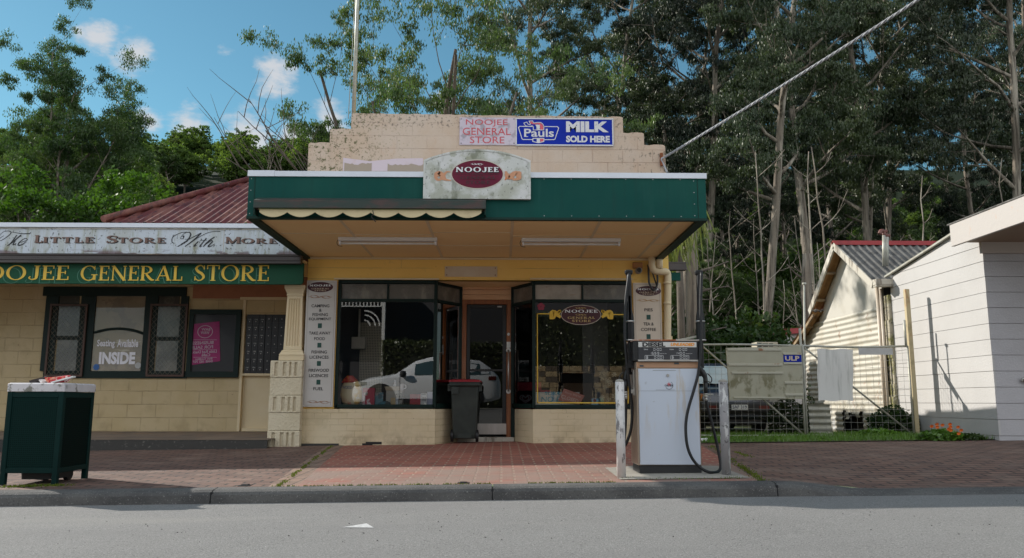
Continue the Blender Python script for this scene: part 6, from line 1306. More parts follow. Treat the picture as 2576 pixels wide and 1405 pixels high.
# hose masts
def mast(px, top, side, ym):
    m = MB(); x = at(px, 760, ym).x; z1 = at(px, top, ym).z; z0 = pzz(925)
    m.loft([rounded(.034, .05, .008, z, x+.0*(z), ym) for z in (z0, z1-.24)], False); m.loft([rounded(.07, .06, .01, z, x, ym) for z in (at(px, 860, ym).z, at(px, 858, ym).z)], False)
    m.loft([rounded(w, .05, .01, z, x, ym) for w, z in ((.075, at(px, 810, ym).z), (.068, at(px, 795, ym).z), (.045, at(px, 780, ym).z), (.04, z1-.03))], False)
    m.loft([rounded(w, w*.8, .015, z, x, ym) for w, z in ((.042, z1-.05), (.07, z1-.03), (.075, z1-.005), (.055, z1+.004))], False); mm = m.build('hose_mast', G['rubber'], pump, bevel=.003)
    m = MB(); za_, zb_ = at(px, 855, ym).z, at(px, 811, ym).z
    pf = []
    for k in range(22): pf += [(.046, za_+(zb_-za_)*k/22), (.037, za_+(zb_-za_)*(k+.5)/22)]
    m.lathe(pf, 14, (x, ym, 0)); m.build('bellows', G['rubber'], mm)
    m = MB(); m.lathe([(.049, za_-.012), (.049, za_)], 14, (x, ym, 0)); m.lathe([(.045, zb_), (.045, zb_+.012)], 14, (x, ym, 0)); m.build('clamp_band', G['alu'], mm)
    return x, z1
mxl, mzl = mast(1583, 681, -1, PY0+.14); mxr, mzr = mast(1760, 682, 1, PY0+.10)
def hose(pts, r=.0135):
    m = MB(); m.tube(spline(pts, 8), r, 10); m.build('hose', G['rubber'], pump)
h = PY0+.02
hose([(mxr+.0, h-.03, mzr-.03), at(1763,760,h-.04), at(1763,850,h-.05), at(1758,930,h-.06), at(1746,980,h-.07), at(1730,1035,h-.08), at(1725,1080,h-.09), at(1731,1130,h-.10), at(1752,1168,h-.10), Vector((at(1785,1188,h-.1).x, h-.1, pg+.016)), at(1812,1180,h-.0), at(1806,1130,h+.05), at(1792,1070,h+.05), at(1779,1020,h+.05), at(1776,1000,h+.05)])
hose([(mxl-.0, PY0+.11, mzl-.03), at(1574,760,PY0+.1), at(1572,850,PY0+.1), at(1582,960,PY0+.12), at(1590,1020,PY0+.14), at(1588,1075,PY0+.15), at(1578,1110,PY0+.16), at(1570,1120,PY0+.16), at(1573,1080,PY0+.15), at(1575,1020,PY0+.15), at(1575,995,PY0+.15)])
def nozzle(x, y, z, s, body, label):
    m = MB(); m.tube([(x, y, z), (x, y, z+.10)], [.016, .019], 10); m.tube(spline([(x, y, z+.10), (x-s*.004, y, z+.15), (x-s*.03, y, z+.20), (x-s*.045, y, z+.235)], 4), [.021]*5+[.026]*4+[.02]*4, 10); m.tube([(x-s*.01, y, z+.17), (x-s*.055, y, z+.165)], .013, 8); n_ = m.build('nozzle', body, pump)
    m = MB(); m.tube(spline([(x-s*.045, y, z+.235), (x-s*.06, y, z+.27), (x-s*.075, y, z+.30)], 4), .011, 8); m.build('spout', G['alu'], n_)
    m = MB(); m.tube(spline([(x+s*.014, y, z+.11), (x+s*.05, y, z+.10), (x+s*.055, y, z+.14), (x+s*.02, y, z+.18)], 4), .005, 6); m.build('trigger_guard', G['black'], n_)
    m = MB(); m.lathe([(.0185, -.035), (.0185, -.022)], 12, (x, y, z)); m.lathe([(.0185, -.014), (.0185, -.002)], 12, (x, y, z)); m.lathe([(.014, -.07), (.014, -.036)], 12, (x, y, z)); m.build('swivel', G['alu'], n_)
p = at(1776, 990, h+.05); nozzle(p.x, p.y, p.z, 1, mk('tan_black_nozzle', (.016,.016,.016), .5, layers=[((.30,.17,.06), .6, .0, .1, .95, None, ('Z', 1.0, 1.06))]), '')
p = at(1575, 985, PY0+.15); nozzle(p.x, p.y, p.z, -1, G['rubber'], '')
m = MB(); x = px0-.004; m.box(x-.012, x, PY0+.08, PY0+.2, pzz(995), pzz(930)); m.box(x-.03, x-.012, PY0+.09, PY0+.19, pzz(990), pzz(980)); m.build('nozzle_holster', G['alu'], pump)
m = MB(); m.box(px0-.07, px0, PY0+.10, PY0+.2, pzz(925), pzz(905)); m.build('side_bracket', G['black'], pump)
m = MB(); b0, b1 = at(1704, 857, PY0+.1), at(1752, 847, PY0+.1); m.bar(b0, b1, .012, .018); m.tube([b0, b0+Vector((-.012, 0, .012))], .008, 6); o = m.build('bent_strap', G['galv']); tag(o, 'bent white metal strip lying on top of the fuel pump', 'strip')
# ------------------------------------------------------------------ posts by the pump
def post(px, py0, py1, Y, mat, label):
    g = zfoot(at(px, 1100, Y).x, Y); x = at(px, 1080, Y).x; z1 = at(px, py1, Y).z; t = thing('bollard', label, 'bollard', (x, Y, g), 'white posts guarding the pump')
    m = MB(); r_ = .0395; m.tube([(x, Y, g-.05), (x, Y, z1-.004)], r_, 20); m.build('post_shaft', mat, t)
    m = MB(); m.lathe([(r_, 0), (r_, .004), (r_*.9, .012), (r_*.6, .02), (r_*.2, .024)], 18, (x, Y, z1-.004)); m.build('post_cap', G['concrete'], t)
post(1561, 1200, 960, 7.10, G['post'], 'white round post with a few black scuffs left of the pump')
post(1823, 1195, 960, 7.13, G['postgrey'], 'badly peeled grey and white post with rusty foot right of the pump')
# small litter by the gate, drain lids on the pavement
m = MB(); p = ground_px(1765, 1112, zfoot); m.lathe([(.02,-.05),(.026,.0),(.03,.06)], 14, (p.x+.02, p.y, p.z+.026), 'x'); o = m.build('paper_cup', G['whitetrim']); tag(o, 'white paper cup lying on the pavement behind the pump', 'cup')
for a, lab in (((617, 1222), 'small black metal pavement lid near the left kerb joint'), ((1166, 1216), 'small black metal pavement lid near the middle kerb joint')):
    p = ground_px(*a, zfoot); m = MB(); m.box(p.x-.05, p.x+.05, p.y-.05, p.y+.05, p.z-.02, p.z+.005); m.box(p.x-.03, p.x+.03, p.y-.03, p.y+.03, p.z+.005, p.z+.012); o = m.build('pavement_lid', mk('worn_iron_lid', (.02,.02,.02), .6, layers=[((.3,.05,.03), 20, .6, .65, .8)]), bevel=.004); tag(o, lab, 'pavement lid', 'iron lids in the pavement')
# ------------------------------------------------------------------ things in the shop windows
shz = wz0+.046
def item_box(name, px0, py0, px1, py1, Y, d, mat, label, cat, tilt=0.0):
    x0, x1, z0, z1 = box_of(px0, py0, px1, py1, Y); t = thing(name, label, cat, ((x0+x1)/2, Y, shz)); h_ = z1-z0; m = MB(); l = d*tilt
    m.add([(x0,Y,shz),(x1,Y,shz),(x1,Y+l,shz+h_),(x0,Y+l,shz+h_),(x0,Y+d,shz),(x1,Y+d,shz),(x1,Y+d+l,shz+h_),(x0,Y+d+l,shz+h_)], [(0,1,2,3),(5,4,7,6),(3,2,6,7),(0,3,7,4),(1,5,6,2)]); m.build('body', mat, t, bevel=.003); return t, x0, x1, shz+h_
Y = FY+.14
t = thing('wood_bag', 'cream, red and yellow plastic wood bag in the left corner of the window', 'bag', at(880, 1015, Y))
x0, x1, z0, z1 = box_of(856, 942, 908, 1016, Y); cx = (x0+x1)/2; w = x1-x0; hh = z1-z0
m = MB(); q = random.Random(3); rings = []
for h_, ww, dd in ((0, .7, .5), (.12, .95, .7), (.35, 1.05, .8), (.55, 1.0, .7), (.72, .85, .5), (.8, .7, .3)):
    rings.append([Vector((cx+math.cos(a)*w/2*ww*q.uniform(.94,1.06), Y+.09+math.sin(a)*.09*dd*1.3, shz+hh*h_)) for a in [k*math.pi/7 for k in range(14)]])
m.loft(rings, True); m.build('sack', mk('cream_yellow_plastic', (.80,.70,.46), .35, layers=[((.75,.46,.02), 1.0, .5, .52, .95, None, ('X', .05, .07)), ((.60,.10,.04), 6, .45, .6, .8, (1,1,.4), ('Z', .12, .0))]), t)
m = MB(); rings = [[Vector((cx-.03+math.cos(a)*w/2*ww, Y+.09+math.sin(a)*.05, shz+hh*h_)) for a in [k*math.pi/6 for k in range(12)]] for h_, ww in ((.76, .85), (.86, .72), (.95, .42), (1.0, .3))]; m.loft(rings, True); m.build('red_top', mk('red_net_top', (.50,.03,.015), .5, layers=[((.65,.25,.03), 14, .5, .58, .8)]), t)
m = MB(); T(m, 'WOOD', 861, 971, 886, 979, Y-.035, .03); m.build('lettering', flat('blue_grey_print', (.22,.24,.30)), t)
t, x0, x1, zt_ = item_box('red_packet', 912, 974, 942, 1017, Y+.03, .10, mk('red_printed_card', (.42,.02,.06), .4, layers=[((.65,.6,.6), 8, .55, .58, .85), ((.05,.20,.08), 9, .60, .63, .9)]), 'red and white printed packet beside the wood bag in the left window', 'packet')
t, x0, x1, zt_ = item_box('magazine', 943, 984, 964, 1016, Y+.08, .012, mk('teal_magazine', (.08,.22,.27), .4, layers=[((.55,.42,.36), 7, .56, .6, .8), ((.03,.06,.08), 8, .52, .58, .7)]), 'teal magazine cover standing right of the red packet in the left window', 'magazine', .8)
t, x0, x1, zt_ = item_box('cream_box', 971, 980, 1012, 1016, Y+.16, .16, mk('translucent_cream_tub', (.42,.40,.33), .4, layers=[((.5,.48,.42), 4, .4, .7, .6)]), 'cream plastic tub carrying a tray and mug in the left window', 'tub')
zb_ = zt_
t = thing('paper_tray', 'cream card tray lying on the tub in the left window', 'tray', ((x0+x1)/2, Y+.2, zb_)); m = MB(); m.loft([rounded(.20, .10, .02, zb_+.002, (x0+x1)/2-.03, Y+.22), rounded(.24, .13, .02, zb_+.06, (x0+x1)/2-.03, Y+.22)], False); m.build('tray', flat('cream_card', (.60,.52,.36)), t)
t = thing('mug', 'white patterned mug beside the card tray in the left window', 'mug', (x1-.01, Y+.2, zb_)); m = MB(); mc = (x1-.02, Y+.2, 0); m.lathe([(.03, zb_+.002), (.034, zb_+.01), (.034, zb_+.10), (.029, zb_+.10), (.029, zb_+.02)], 18, mc); m.build('cup', mk('mug_glaze', (.70,.66,.66), .25, layers=[((.4,.25,.45), 22, .6, .65, .6)]), t); m = MB(); m.tube(spline([(mc[0]+.03, mc[1], zb_+.085), (mc[0]+.062, mc[1], zb_+.08), (mc[0]+.065, mc[1], zb_+.04), (mc[0]+.032, mc[1], zb_+.025)], 5), .006, 8); m.build('handle', G['greywhite'], t)
t = thing('figurine', 'tiny white rabbit figurine standing on the card tray in the left window', 'ornament', ((x0+x1)/2+.02, Y+.22, zb_+.06)); m = MB(); fx = (x0+x1)/2+.0; m.lathe([(.012,zb_+.062),(.022,zb_+.075),(.018,zb_+.10),(.010,zb_+.108),(.015,zb_+.12),(.010,zb_+.135),(.004,zb_+.14)], 12, (fx, Y+.22, 0)); m.tube([(fx-.006,Y+.22,zb_+.13),(fx-.009,Y+.22,zb_+.16)], .004, 6); m.tube([(fx+.006,Y+.22,zb_+.13),(fx+.010,Y+.22,zb_+.158)], .004, 6); m.build('rabbit', G['greywhite'], t)
item_box('card_stand', 983, 996, 995, 1014, Y+.02, .03, flat('tan_card', (.50,.38,.20)), 'small tan card standing before the tub in the left window', 'card'); item_box('pale_card', 995, 997, 1002, 1014, Y+.03, .02, flat('pale_blue_card', (.50,.55,.58)), 'narrow pale blue card beside the tan card in the left window', 'card')
t = thing('pot_plant', 'small grey pot with a sparse dark plant in the left window', 'pot plant', at(1007, 1015, Y+.04)); p = at(1007, 1015, Y+.05); m = MB(); m.lathe([(.03, shz), (.036, shz+.07), (.032, shz+.07), (.03, shz+.05)], 16, (p.x, Y+.06, 0)); m.build('pot', flat('grey_pot', (.35,.34,.31)), t)
m = MB(); q = random.Random(6)
for k in range(14):
    a = q.random()*6.28; b = Vector((p.x, Y+.06, shz+.06)); e = b+Vector((math.cos(a)*.06, math.sin(a)*.04, q.uniform(.03,.12))); m.tube([b, e], .0015, 4); m.add([e+Vector((-.012,0,0)), e+Vector((0,0,-.008)), e+Vector((.014,0,.004)), e+Vector((0,0,.010))], [(0,1,2,3)])
m.build('foliage', flat('dark_plant', (.02,.03,.015)), t)
t = thing('eye_mask', 'small blue and grey cloth pouch lying in the left window', 'pouch', at(967, 1014, Y)); p = at(967, 1014, Y); m = MB(); m.loft([rounded(.20, .10, .03, shz, p.x, Y+.06), rounded(.17, .08, .03, shz+.03, p.x, Y+.06), rounded(.06, .04, .015, shz+.055, p.x+.01, Y+.06)], True); m.build('pouch', mk('teal_grey_cloth', (.05,.17,.22), .8, layers=[((.06,.07,.06), 5, .48, .55, .9)]), t)
item_box('red_box', 1031, 990, 1058, 1017, Y+.02, .10, mk('deep_red_box', (.36,.012,.03), .4, layers=[((.12,.01,.02), 12, .6, .64, .7)]), 'glossy red box near the right end of the left window', 'box')
t, x0, x1, zt_ = item_box('leaflet', 1058, 988, 1074, 1017, Y+.01, .008, flat('white_leaflet', (.66,.66,.66)), 'white printed leaflet between the red box and the blue bag', 'leaflet', .5)
m = MB(); b = [box_of(1060+2*k, 992+4*j, 1061.5+2*k, 993.5+4*j, Y+.005) for j in range(5) for k in range(1 if j == 1 else 6)]; [m.plate([(q[0],q[2]),(q[1],q[2]),(q[1],q[3]),(q[0],q[3])], Y+.004) for q in b]; m.build('print', G['shadow'], t)
item_box('plastic_bag', 1074, 984, 1095, 1017, Y+.05, .08, mk('blue_white_bag', (.50,.52,.66), .4, layers=[((.04,.10,.45), 1.6, .48, .51, .95, (1,1,.6))]), 'blue and lilac plastic bag at the right end of the left window', 'bag', .6)
# pegboard and fuse box inside
Yq = 13.6; x0, x1, z0, z1 = box_of(905, 812, 962, 960, 12.8); m = MB(); m.box(x0, x1, 12.8, 12.83, -.0, z1); o = m.build('pegboard', mk_perf('pegboard', (.42,.40,.30), (.08,.075,.06), .026, 'xz')); tag(o, 'tall cream pegboard standing inside behind the left window', 'pegboard')
x0, x1, z0, z1 = box_of(884, 848, 918, 878, 12.6); m = MB(); m.box(x0, x1, 12.6, 12.75, z0, z1); m.tube([((x0+x1)/2, 12.65, z1), ((x0+x1)/2, 12.65, z1+.45)], .018, 8); o = m.build('fuse_box', flat('fuse_cream', (.48,.46,.38)), bevel=.01); tag(o, 'cream fuse box with conduit inside behind the left window', 'fuse box')
# right window
Y = FY+.12
t, x0, x1, zt_ = item_box('painted_notice', 1343, 984, 1458, 1017, Y+.04, .012, flat('pale_board', (.46,.50,.48)), 'pale board with large blue hand painted letters in the right window', 'notice')
m = MB(); T(m, 'SORRY', 1370, 986, 1420, 995, Y+.036, .03, .1); T(m, 'NO F', 1361, 998, 1409, 1012, Y+.036, .02, .08); m.build('lettering', flat('turquoise_paint', (.03,.28,.38)), t)
q = [at(1404, 1008, Y), at(1458, 1018, Y), at(1471, 996, Y), at(1419, 978, Y)]
t = thing('closed_sign', 'tilted faded pink closed sign leaning in the right window', 'sign', (q[0].x, Y, shz)); m = MB(); m.prism([(p.x, p.z) for p in q], Y, Y+.008); m.build('card', flat('faded_pink_card', (.50,.20,.16)), t)
tl = -.30; m = MB(); T(m, "Sorry We're", 1420, 990, 1462, 997, Y-.002, .02, .2, tilt=tl); T(m, 'CLOSED', 1411, 999, 1456, 1009, Y-.002, .03, .1, tilt=tl); m.build('lettering', flat('pale_pink', (.64,.46,.40)), t)
# ice cream cabinet sign behind the angled pane
t = thing('red_display', 'red display panel with a pale double heart inside the right window', 'display', at(1322, 1015, 12.42)); Y2 = 12.42; x0, x1, z0, z1 = box_of(1300, 962, 1362, 1016, Y2); m = MB(); m.box(x0, x1, Y2, Y2+.3, .45, z1); m.box(x0, x1+.15, Y2-.0, Y2+.3, .45, z1-.12); m.build('panel', flat('display_red', (.42,.01,.035)), t, bevel=.01)
hp = at(1322, 1003, Y2); m = MB()
for s_ in (1.0, .62):
    pts = [(0, -1), (-.9, -.1), (-.8, .6), (-.35, .7), (0, .25), (.35, .7), (.8, .6), (.9, -.1), (0, -1)]; vs, fs = st_poly([(hp.x+x*.09*s_, hp.z+z*.065*s_) for x, z in pts], [.014], 5) if False else st_poly([(hp.x+x*.09*s_, hp.z+z*.065*s_) for x, z in pts], [.014, .014], 5); m.add([(x, Y2-.004, z) for x, z in vs], fs)
m.build('heart_mark', flat('pale_pink_mark', (.60,.48,.48)), t)
t, *_ = item_box('small_box', 1488, 1000, 1506, 1017, Y+.02, .05, flat('light_blue_box', (.16,.38,.55)), 'small light blue box with a round mark in the right window', 'box'); m = MB(); p = at(1496, 1008, Y+.018); m.plate(ellipse(p.x, p.z, .022, .022, 16), Y+.0175); m.build('round_mark', flat('maroon_mark', (.2,.03,.05)), t)
t = thing('paper_cup', 'green paper cup standing in the right window', 'cup', at(1519, 1015, Y+.1)); p = at(1514, 1015, Y+.1); m = MB(); m.lathe([(.03, shz), (.042, shz+.11), (.036, shz+.11)], 16, (p.x, Y+.1, 0)); m.build('cup', flat('pale_green_cup', (.10,.30,.22)), t)
m = MB(); m.box(at(1466, 900, 12.9).x, at(1530, 900, 12.9).x, 12.9, 12.95, .05, 2.3); o = m.build('cupboard', flat('cupboard_grey', (.14,.15,.145))); tag(o, 'tall grey cupboard inside behind the right window', 'cupboard')
m = MB(); q = random.Random(31); Yd2 = FY+.026
for k in range(13):
    c = at(1525+q.uniform(-12, 30), 950+q.uniform(-18, 55), Yd2); n = q.choice([3, 5, 6]); r_ = q.uniform(.035, .07); pts = [(c.x+r_*math.cos(a)*(.6+.4*math.cos(n*a)), c.z+r_*math.sin(a)*(.6+.4*math.cos(n*a))) for a in lin(0, 6.283, 26)]; vs, fs = st_poly(pts, [.004, .004], 2); m.add([(x, Yd2-.004, z) for x, z in vs], fs)
m.build('chalk_drawing', flat('chalk_line', (.30,.27,.18)), paneR)
# ------------------------------------------------------------------ flowers and weeds by the white wall
def plant(px, py, Y, rad, h, n, mat, seed, label, cat, leaf=(.07, .022), name='plant', upright=.7):
    g = at(px, py, Y); g.z = zland(g.x, Y); r = np.random.RandomState(seed); t = thing(name, label, cat, tuple(g))
    a = r.rand(n)*6.283; rr = rad*np.sqrt(r.rand(n)); hh = h*r.rand(n)**.8*(1-.5*(rr/rad)**2)
    c = np.c_[g.x+rr*np.cos(a), g.y+rr*np.sin(a)*.7, g.z+hh]
    b = r.rand(n)*6.283; d = np.c_[np.cos(b), np.sin(b), r.rand(n)*upright]; d /= np.linalg.norm(d, axis=1)[:, None]
    s = np.cross(d, r.randn(n, 3)); s /= np.linalg.norm(s, axis=1)[:, None]; L = leaf[0]*(.6+.8*r.rand(n))[:, None]; W = leaf[1]*(.6+.8*r.rand(n))[:, None]
    V = np.stack([c-d*L*.5, c+s*W, c+d*L*.5, c-s*W], 1).reshape(-1, 3)-np.array(tuple(g)); np_mesh('foliage', V, np.arange(n*4).reshape(-1, 4), mat, t); return t, g
t, g = plant(2368, 1102, 11.3, .30, .15, 800, G['grass'], 3, 'clump of orange marigolds flowering at the foot of the white wall', 'flowers', (.07, .024), 'marigold')
q = random.Random(2)
for px, py in ((2343,1073),(2356,1068),(2357,1075),(2370,1070),(2389,1068),(2390,1075),(2391,1083),(2386,1080),(2409,1075),(2417,1083),(2411,1091)):
    p = at(px, py, 11.12+q.uniform(-.04,.04)); m = MB()
    for k in range(14):
        a = k*.449+q.uniform(-.1,.1); d = Vector((math.cos(a), -.35-.25*math.sin(a), math.sin(a)*.75)); s = Vector((-math.sin(a), -.25*math.cos(a), math.cos(a)*.75)); m.add([p, p+d*.019+s*.007, p+d*.032, p+d*.019-s*.007], [(0,1,2,3)])
    f = m.build('flower', flat('marigold_orange', (.75,.14,.01), .6), t)
    m = MB(); m.tube([p, Vector((p.x+q.uniform(-.03,.03), p.y+.02, g.z+.05))], .003, 5); m.build('stalk', G['grass'], f)
plant(2440, 1103, 11.25, .2, .09, 300, G['bush'], 5, 'low straggling green weeds under the corner of the white wall', 'weeds', (.05, .018), 'weed')
plant(2250, 1095, 13.3, .42, .48, 1500, G['bush'], 7, 'dark green bush growing behind the right end of the gate', 'bush', (.07, .022), 'bush')
plant(1985, 1090, 13.7, .35, .66, 1500, G['gum'], 9, 'narrow leaved shrub growing behind the middle of the gate', 'shrub', (.10, .016), 'shrub')
plant(2210, 1100, 12.5, .35, .12, 380, G['grass'], 11, 'leafy green weeds along the foot of the right gate', 'weeds', (.06, .02), 'weed')
plant(2030, 930, 14.2, .14, .9, 420, G['bush'], 17, 'green climber hanging behind the middle gate post', 'climber', (.05, .02), 'climber')
# ------------------------------------------------------------------ vehicles
def car(name, label, paint, prof, L, W, H, wheel_r, base, yaw, wheels, frontend=None, group=None):
    """prof: stations along the length (x from nose), each (x, z_sill, z_belt, z_roof, half width low, half width roof)"""
    t = thing(name, label, 'car', (0, 0, 0), group)
    body = MB(); rings = []
    for x, zs, zb, zr, w0, w1 in prof:
        c = [(-w0*.94, zs), (-w0, zs+.12), (-w0, zb-.06), (-w0*.97, zb), (-w1, zr-.05), (-w1*.85, zr), (w1*.85, zr), (w1, zr-.05), (w0*.97, zb), (w0, zb-.06), (w0, zs+.12), (w0*.94, zs)]
        rings.append([Vector((x, y, z)) for y, z in c])
    body.loft(rings, True); body.build('body', paint, t)
    for s in (-1, 1):                       # side windows
        gl = MB(); st = [p for p in prof if p[3]-p[2] > .18]
        top = []; bot = []
        for x, zs, zb, zr, w0, w1 in st: f = .86; bot.append(Vector((x, s*(w0*.97+.004), zb+.03))); top.append(Vector((x, s*(w1+(w0*.97-w1)*(1-f)*1.0+.006), zb+(zr-.05-zb)*f)))
        k = len(st)
        if k > 1: gl.add(bot+top, [(i, i+1, k+i+1, k+i) for i in range(k-1)]); gl.build('side_window', G['carglass'], t)
    for wx in wheels:
        for s in (-1, 1):
            m = MB(); m.lathe([(wheel_r*.62,-.10),(wheel_r*.92,-.10),(wheel_r,-.07),(wheel_r,.07),(wheel_r*.92,.10),(wheel_r*.62,.10)], 26, (wx, s*(W/2-.10), wheel_r), 'y'); w_ = m.build('wheel', G['rubber'], t)
            m = MB(); m.lathe([(wheel_r*.62,-.09),(wheel_r*.5,-.07),(wheel_r*.15,-.085),(wheel_r*.15,.085),(wheel_r*.5,.07),(wheel_r*.62,.09)], 20, (wx, s*(W/2-.10), wheel_r), 'y'); m.build('rim', G['alu'], w_)
            m = MB(); m.add(sum([[Vector((wx+math.cos(a)*wheel_r*1.12, s*(W/2+.004), wheel_r+math.sin(a)*wheel_r*1.12)), Vector((wx+math.cos(a)*wheel_r*1.34, s*(W/2+.006), wheel_r+math.sin(a)*wheel_r*1.34))] for a in lin(-.25, math.pi+.25, 20)], []), [(2*i, 2*i+1, 2*i+3, 2*i+2) for i in range(19)]); m.build('arch_trim', G['carblack'], t)
            m = MB(); m.add([Vector((wx+math.cos(a)*wheel_r*1.14, s*(W/2+.003), max(.25, wheel_r+math.sin(a)*wheel_r*1.14))) for a in lin(0, 6.283, 25)[:-1]], [tuple(range(24))]); m.build('wheel_well', G['carblack'], t)
    if frontend: frontend(t)
    t.location = base; t.rotation_euler.z = yaw; return t
SUVP = [(0.0,.34,.62,.66,.62,.55),(.12,.26,.78,.84,.84,.7),(.5,.24,.92,.99,.91,.74),(1.15,.22,1.02,1.08,.92,.76),(1.35,.22,1.03,1.12,.92,.74),(1.95,.22,1.04,1.52,.925,.66),(2.4,.22,1.05,1.64,.925,.64),(3.2,.22,1.07,1.67,.925,.63),(3.9,.24,1.10,1.60,.92,.61),(4.25,.28,1.12,1.36,.90,.62),(4.5,.34,1.08,1.12,.86,.66),(4.6,.42,.80,.84,.74,.6)]
def suv_front(t):
    for s in (-1, 1):
        m = MB(); m.box(.10, .5, s*.80, s*.915, .76, .87); m.build('headlight', G['headlight'], t, bevel=.02)
        m = MB(); m.lathe([(.03,-.10),(.09,-.09),(.11,0),(.09,.08),(.03,.09)], 14, (1.62, s*1.04, 1.10), 'x'); m.build('door_mirror', G['carblack'], t)
        m = MB(); m.tube([(2.55, s*.94, .93), (2.62, s*.965, .93), (2.78, s*.965, .935), (2.85, s*.94, .935)], .018, 8); m.build('door_handle', G['carblack'], t)
        m = MB(); m.box(1.5, 1.506, s*.925, s*.932, .35, 1.05); m.box(2.95, 2.956, s*.925, s*.932, .35, 1.07); m.build('door_gap', G['carblack'], t)
        m = MB(); m.box(.9, 3.6, s*.90, s*.936, .22, .36); m.build('sill_trim', G['carblack'], t)
        m = MB(); m.box(4.2, 4.45, s*.82, s*.925, .95, 1.08); m.build('tail_light', G['tailred'], t, bevel=.02)
# white car parked across the road behind the viewer, seen reflected in the shop window
car('parked_car', 'white station wagon parked across the road, reflected in the left shop window', G['carwhite'], SUVP, 4.6, 1.85, 1.67, .35, (-4.62, -2.05, zroad(-2, -2.0)), 0, (.92, 3.6), suv_front)
car('parked_car', 'red car parked across the road, reflected in the notice case glass', G['carred'], SUVP, 4.6, 1.85, 1.67, .35, (-11.8, -2.3, zroad(-9, -2.3)-.25), 0, (.92, 3.6), suv_front)
# dark four wheel drive in the yard behind the left gate, facing the street
k = .885; FW = [(0.0,.42,.60,.62,.62,.55),(.06,.34,.74,.80,.78,.68),(.14,.32,.92,.985,.80,.72),(.5,.30,.98,1.04,.81,.73),(1.25,.30,1.02,1.08,.81,.72),(1.38,.30,1.03,1.14,.81,.69),(1.72,.30,1.04,1.62,.81,.64),(1.95,.30,1.04,1.70,.81,.63),(3.4,.30,1.05,1.72,.81,.63),(4.1,.30,1.05,1.68,.81,.62),(4.25,.34,1.0,1.1,.80,.64)]
def fw_front(t):
    for s in (-1, 1):
        m = MB(); m.box(-.0+.10, .16, s*.50, s*.74, .76, .91); hl = m.build('headlight', G['headlight'], t, bevel=.012)
        m = MB(); m.box(.105, .15, s*.755, s*.80, .76, .91); m.build('corner_lamp', flat('amber_lamp', (.35,.12,.02), .3), t)
        m = MB(); m.box(-.085, -.07, s*.48, s*.72, .56, .64); m.build('bumper_lamp', G['tailred'], t)
        m = MB(); m.box(1.45, 1.65, s*.80, s*1.0, 1.02, 1.18); m.build('door_mirror', G['carblack'], t, bevel=.02)
    m = MB(); m.box(.115, .15, -.48, .48, .74, .92); m.build('grille', G['carblack'], t, bevel=.006)
    m = MB()
    for i in range(5): m.box(.108, .114, -.46, .46, .755+i*.034, .765+i*.034)
    m.build('grille_bar', flat('grille_grey', (.06,.06,.06)), t)
    m = MB(); m.loft([[Vector((x, y, z)) for x, z in ((.10, .46), (-.05, .46), (-.08, .52), (-.08, .68), (-.04, .72), (.10, .72))] for y in (-.84, .84)], False); m.build('bumper', G['carblack'], t, bevel=.015)
    m = MB(); m.add([Vector(p) for p in ((1.36,-.60,1.15),(1.36,.60,1.15),(1.70,.56,1.60),(1.70,-.56,1.60))], [(0,1,2,3)]); 
    m.v = [(x-.03, y, z+.02) for x, y, z in m.v]; m.build('windscreen', mk('reflective_windscreen', (.18,.27,.29), .08, layers=[((.30,.36,.36), 1.5, .4, .7, .8)], spec=1.0), t)
    m = MB(); m.tube([(1.30, .1, 1.155), (1.36, .45, 1.20)], .008, 6); m.tube([(1.30, -.35, 1.155), (1.36, .05, 1.20)], .008, 6); m.build('wiper', G['carblack'], t)
    m = MB(); m.box(-.092, -.086, -.22, .15, .54, .66); np_ = m.build('number_plate', G['plateno'], t)
    lm = MB(); polys = font_polys('SAF 319', .02); put(lm, polys, (-.13, .20, .573, .645), 0); b2 = font_polys('VICTORIA - THE PLACE TO BE', .01); put(lm, b2, (-.14, .21, .547, .558), 0)
    m = MB(); m.add([(-.0945, -x+.0, z) for x, y, z in lm.v], lm.f); m.v = [(a, b+.0, c) for a, b, c in m.v]; m.build('plate_lettering', flat('plate_navy', (.02,.03,.08)), np_)
    m = MB(); m.box(.1, 4.0, -.6, .6, .22, .34); m.box(.4, .55, -.75, .75, .24, .34); m.build('chassis', G['carblack'], t)
CY = 16.35; cxm = at(1853, 1000, CY).x
c4 = car('parked_car', 'dark blue four wheel drive parked in the yard behind the left gate', G['carblue'], FW, 4.25, 1.62, 1.72, .34, (cxm, CY, zland(cxm, CY)), R(90), (.72, 3.2), fw_front)
c4.scale = (k, k, k)
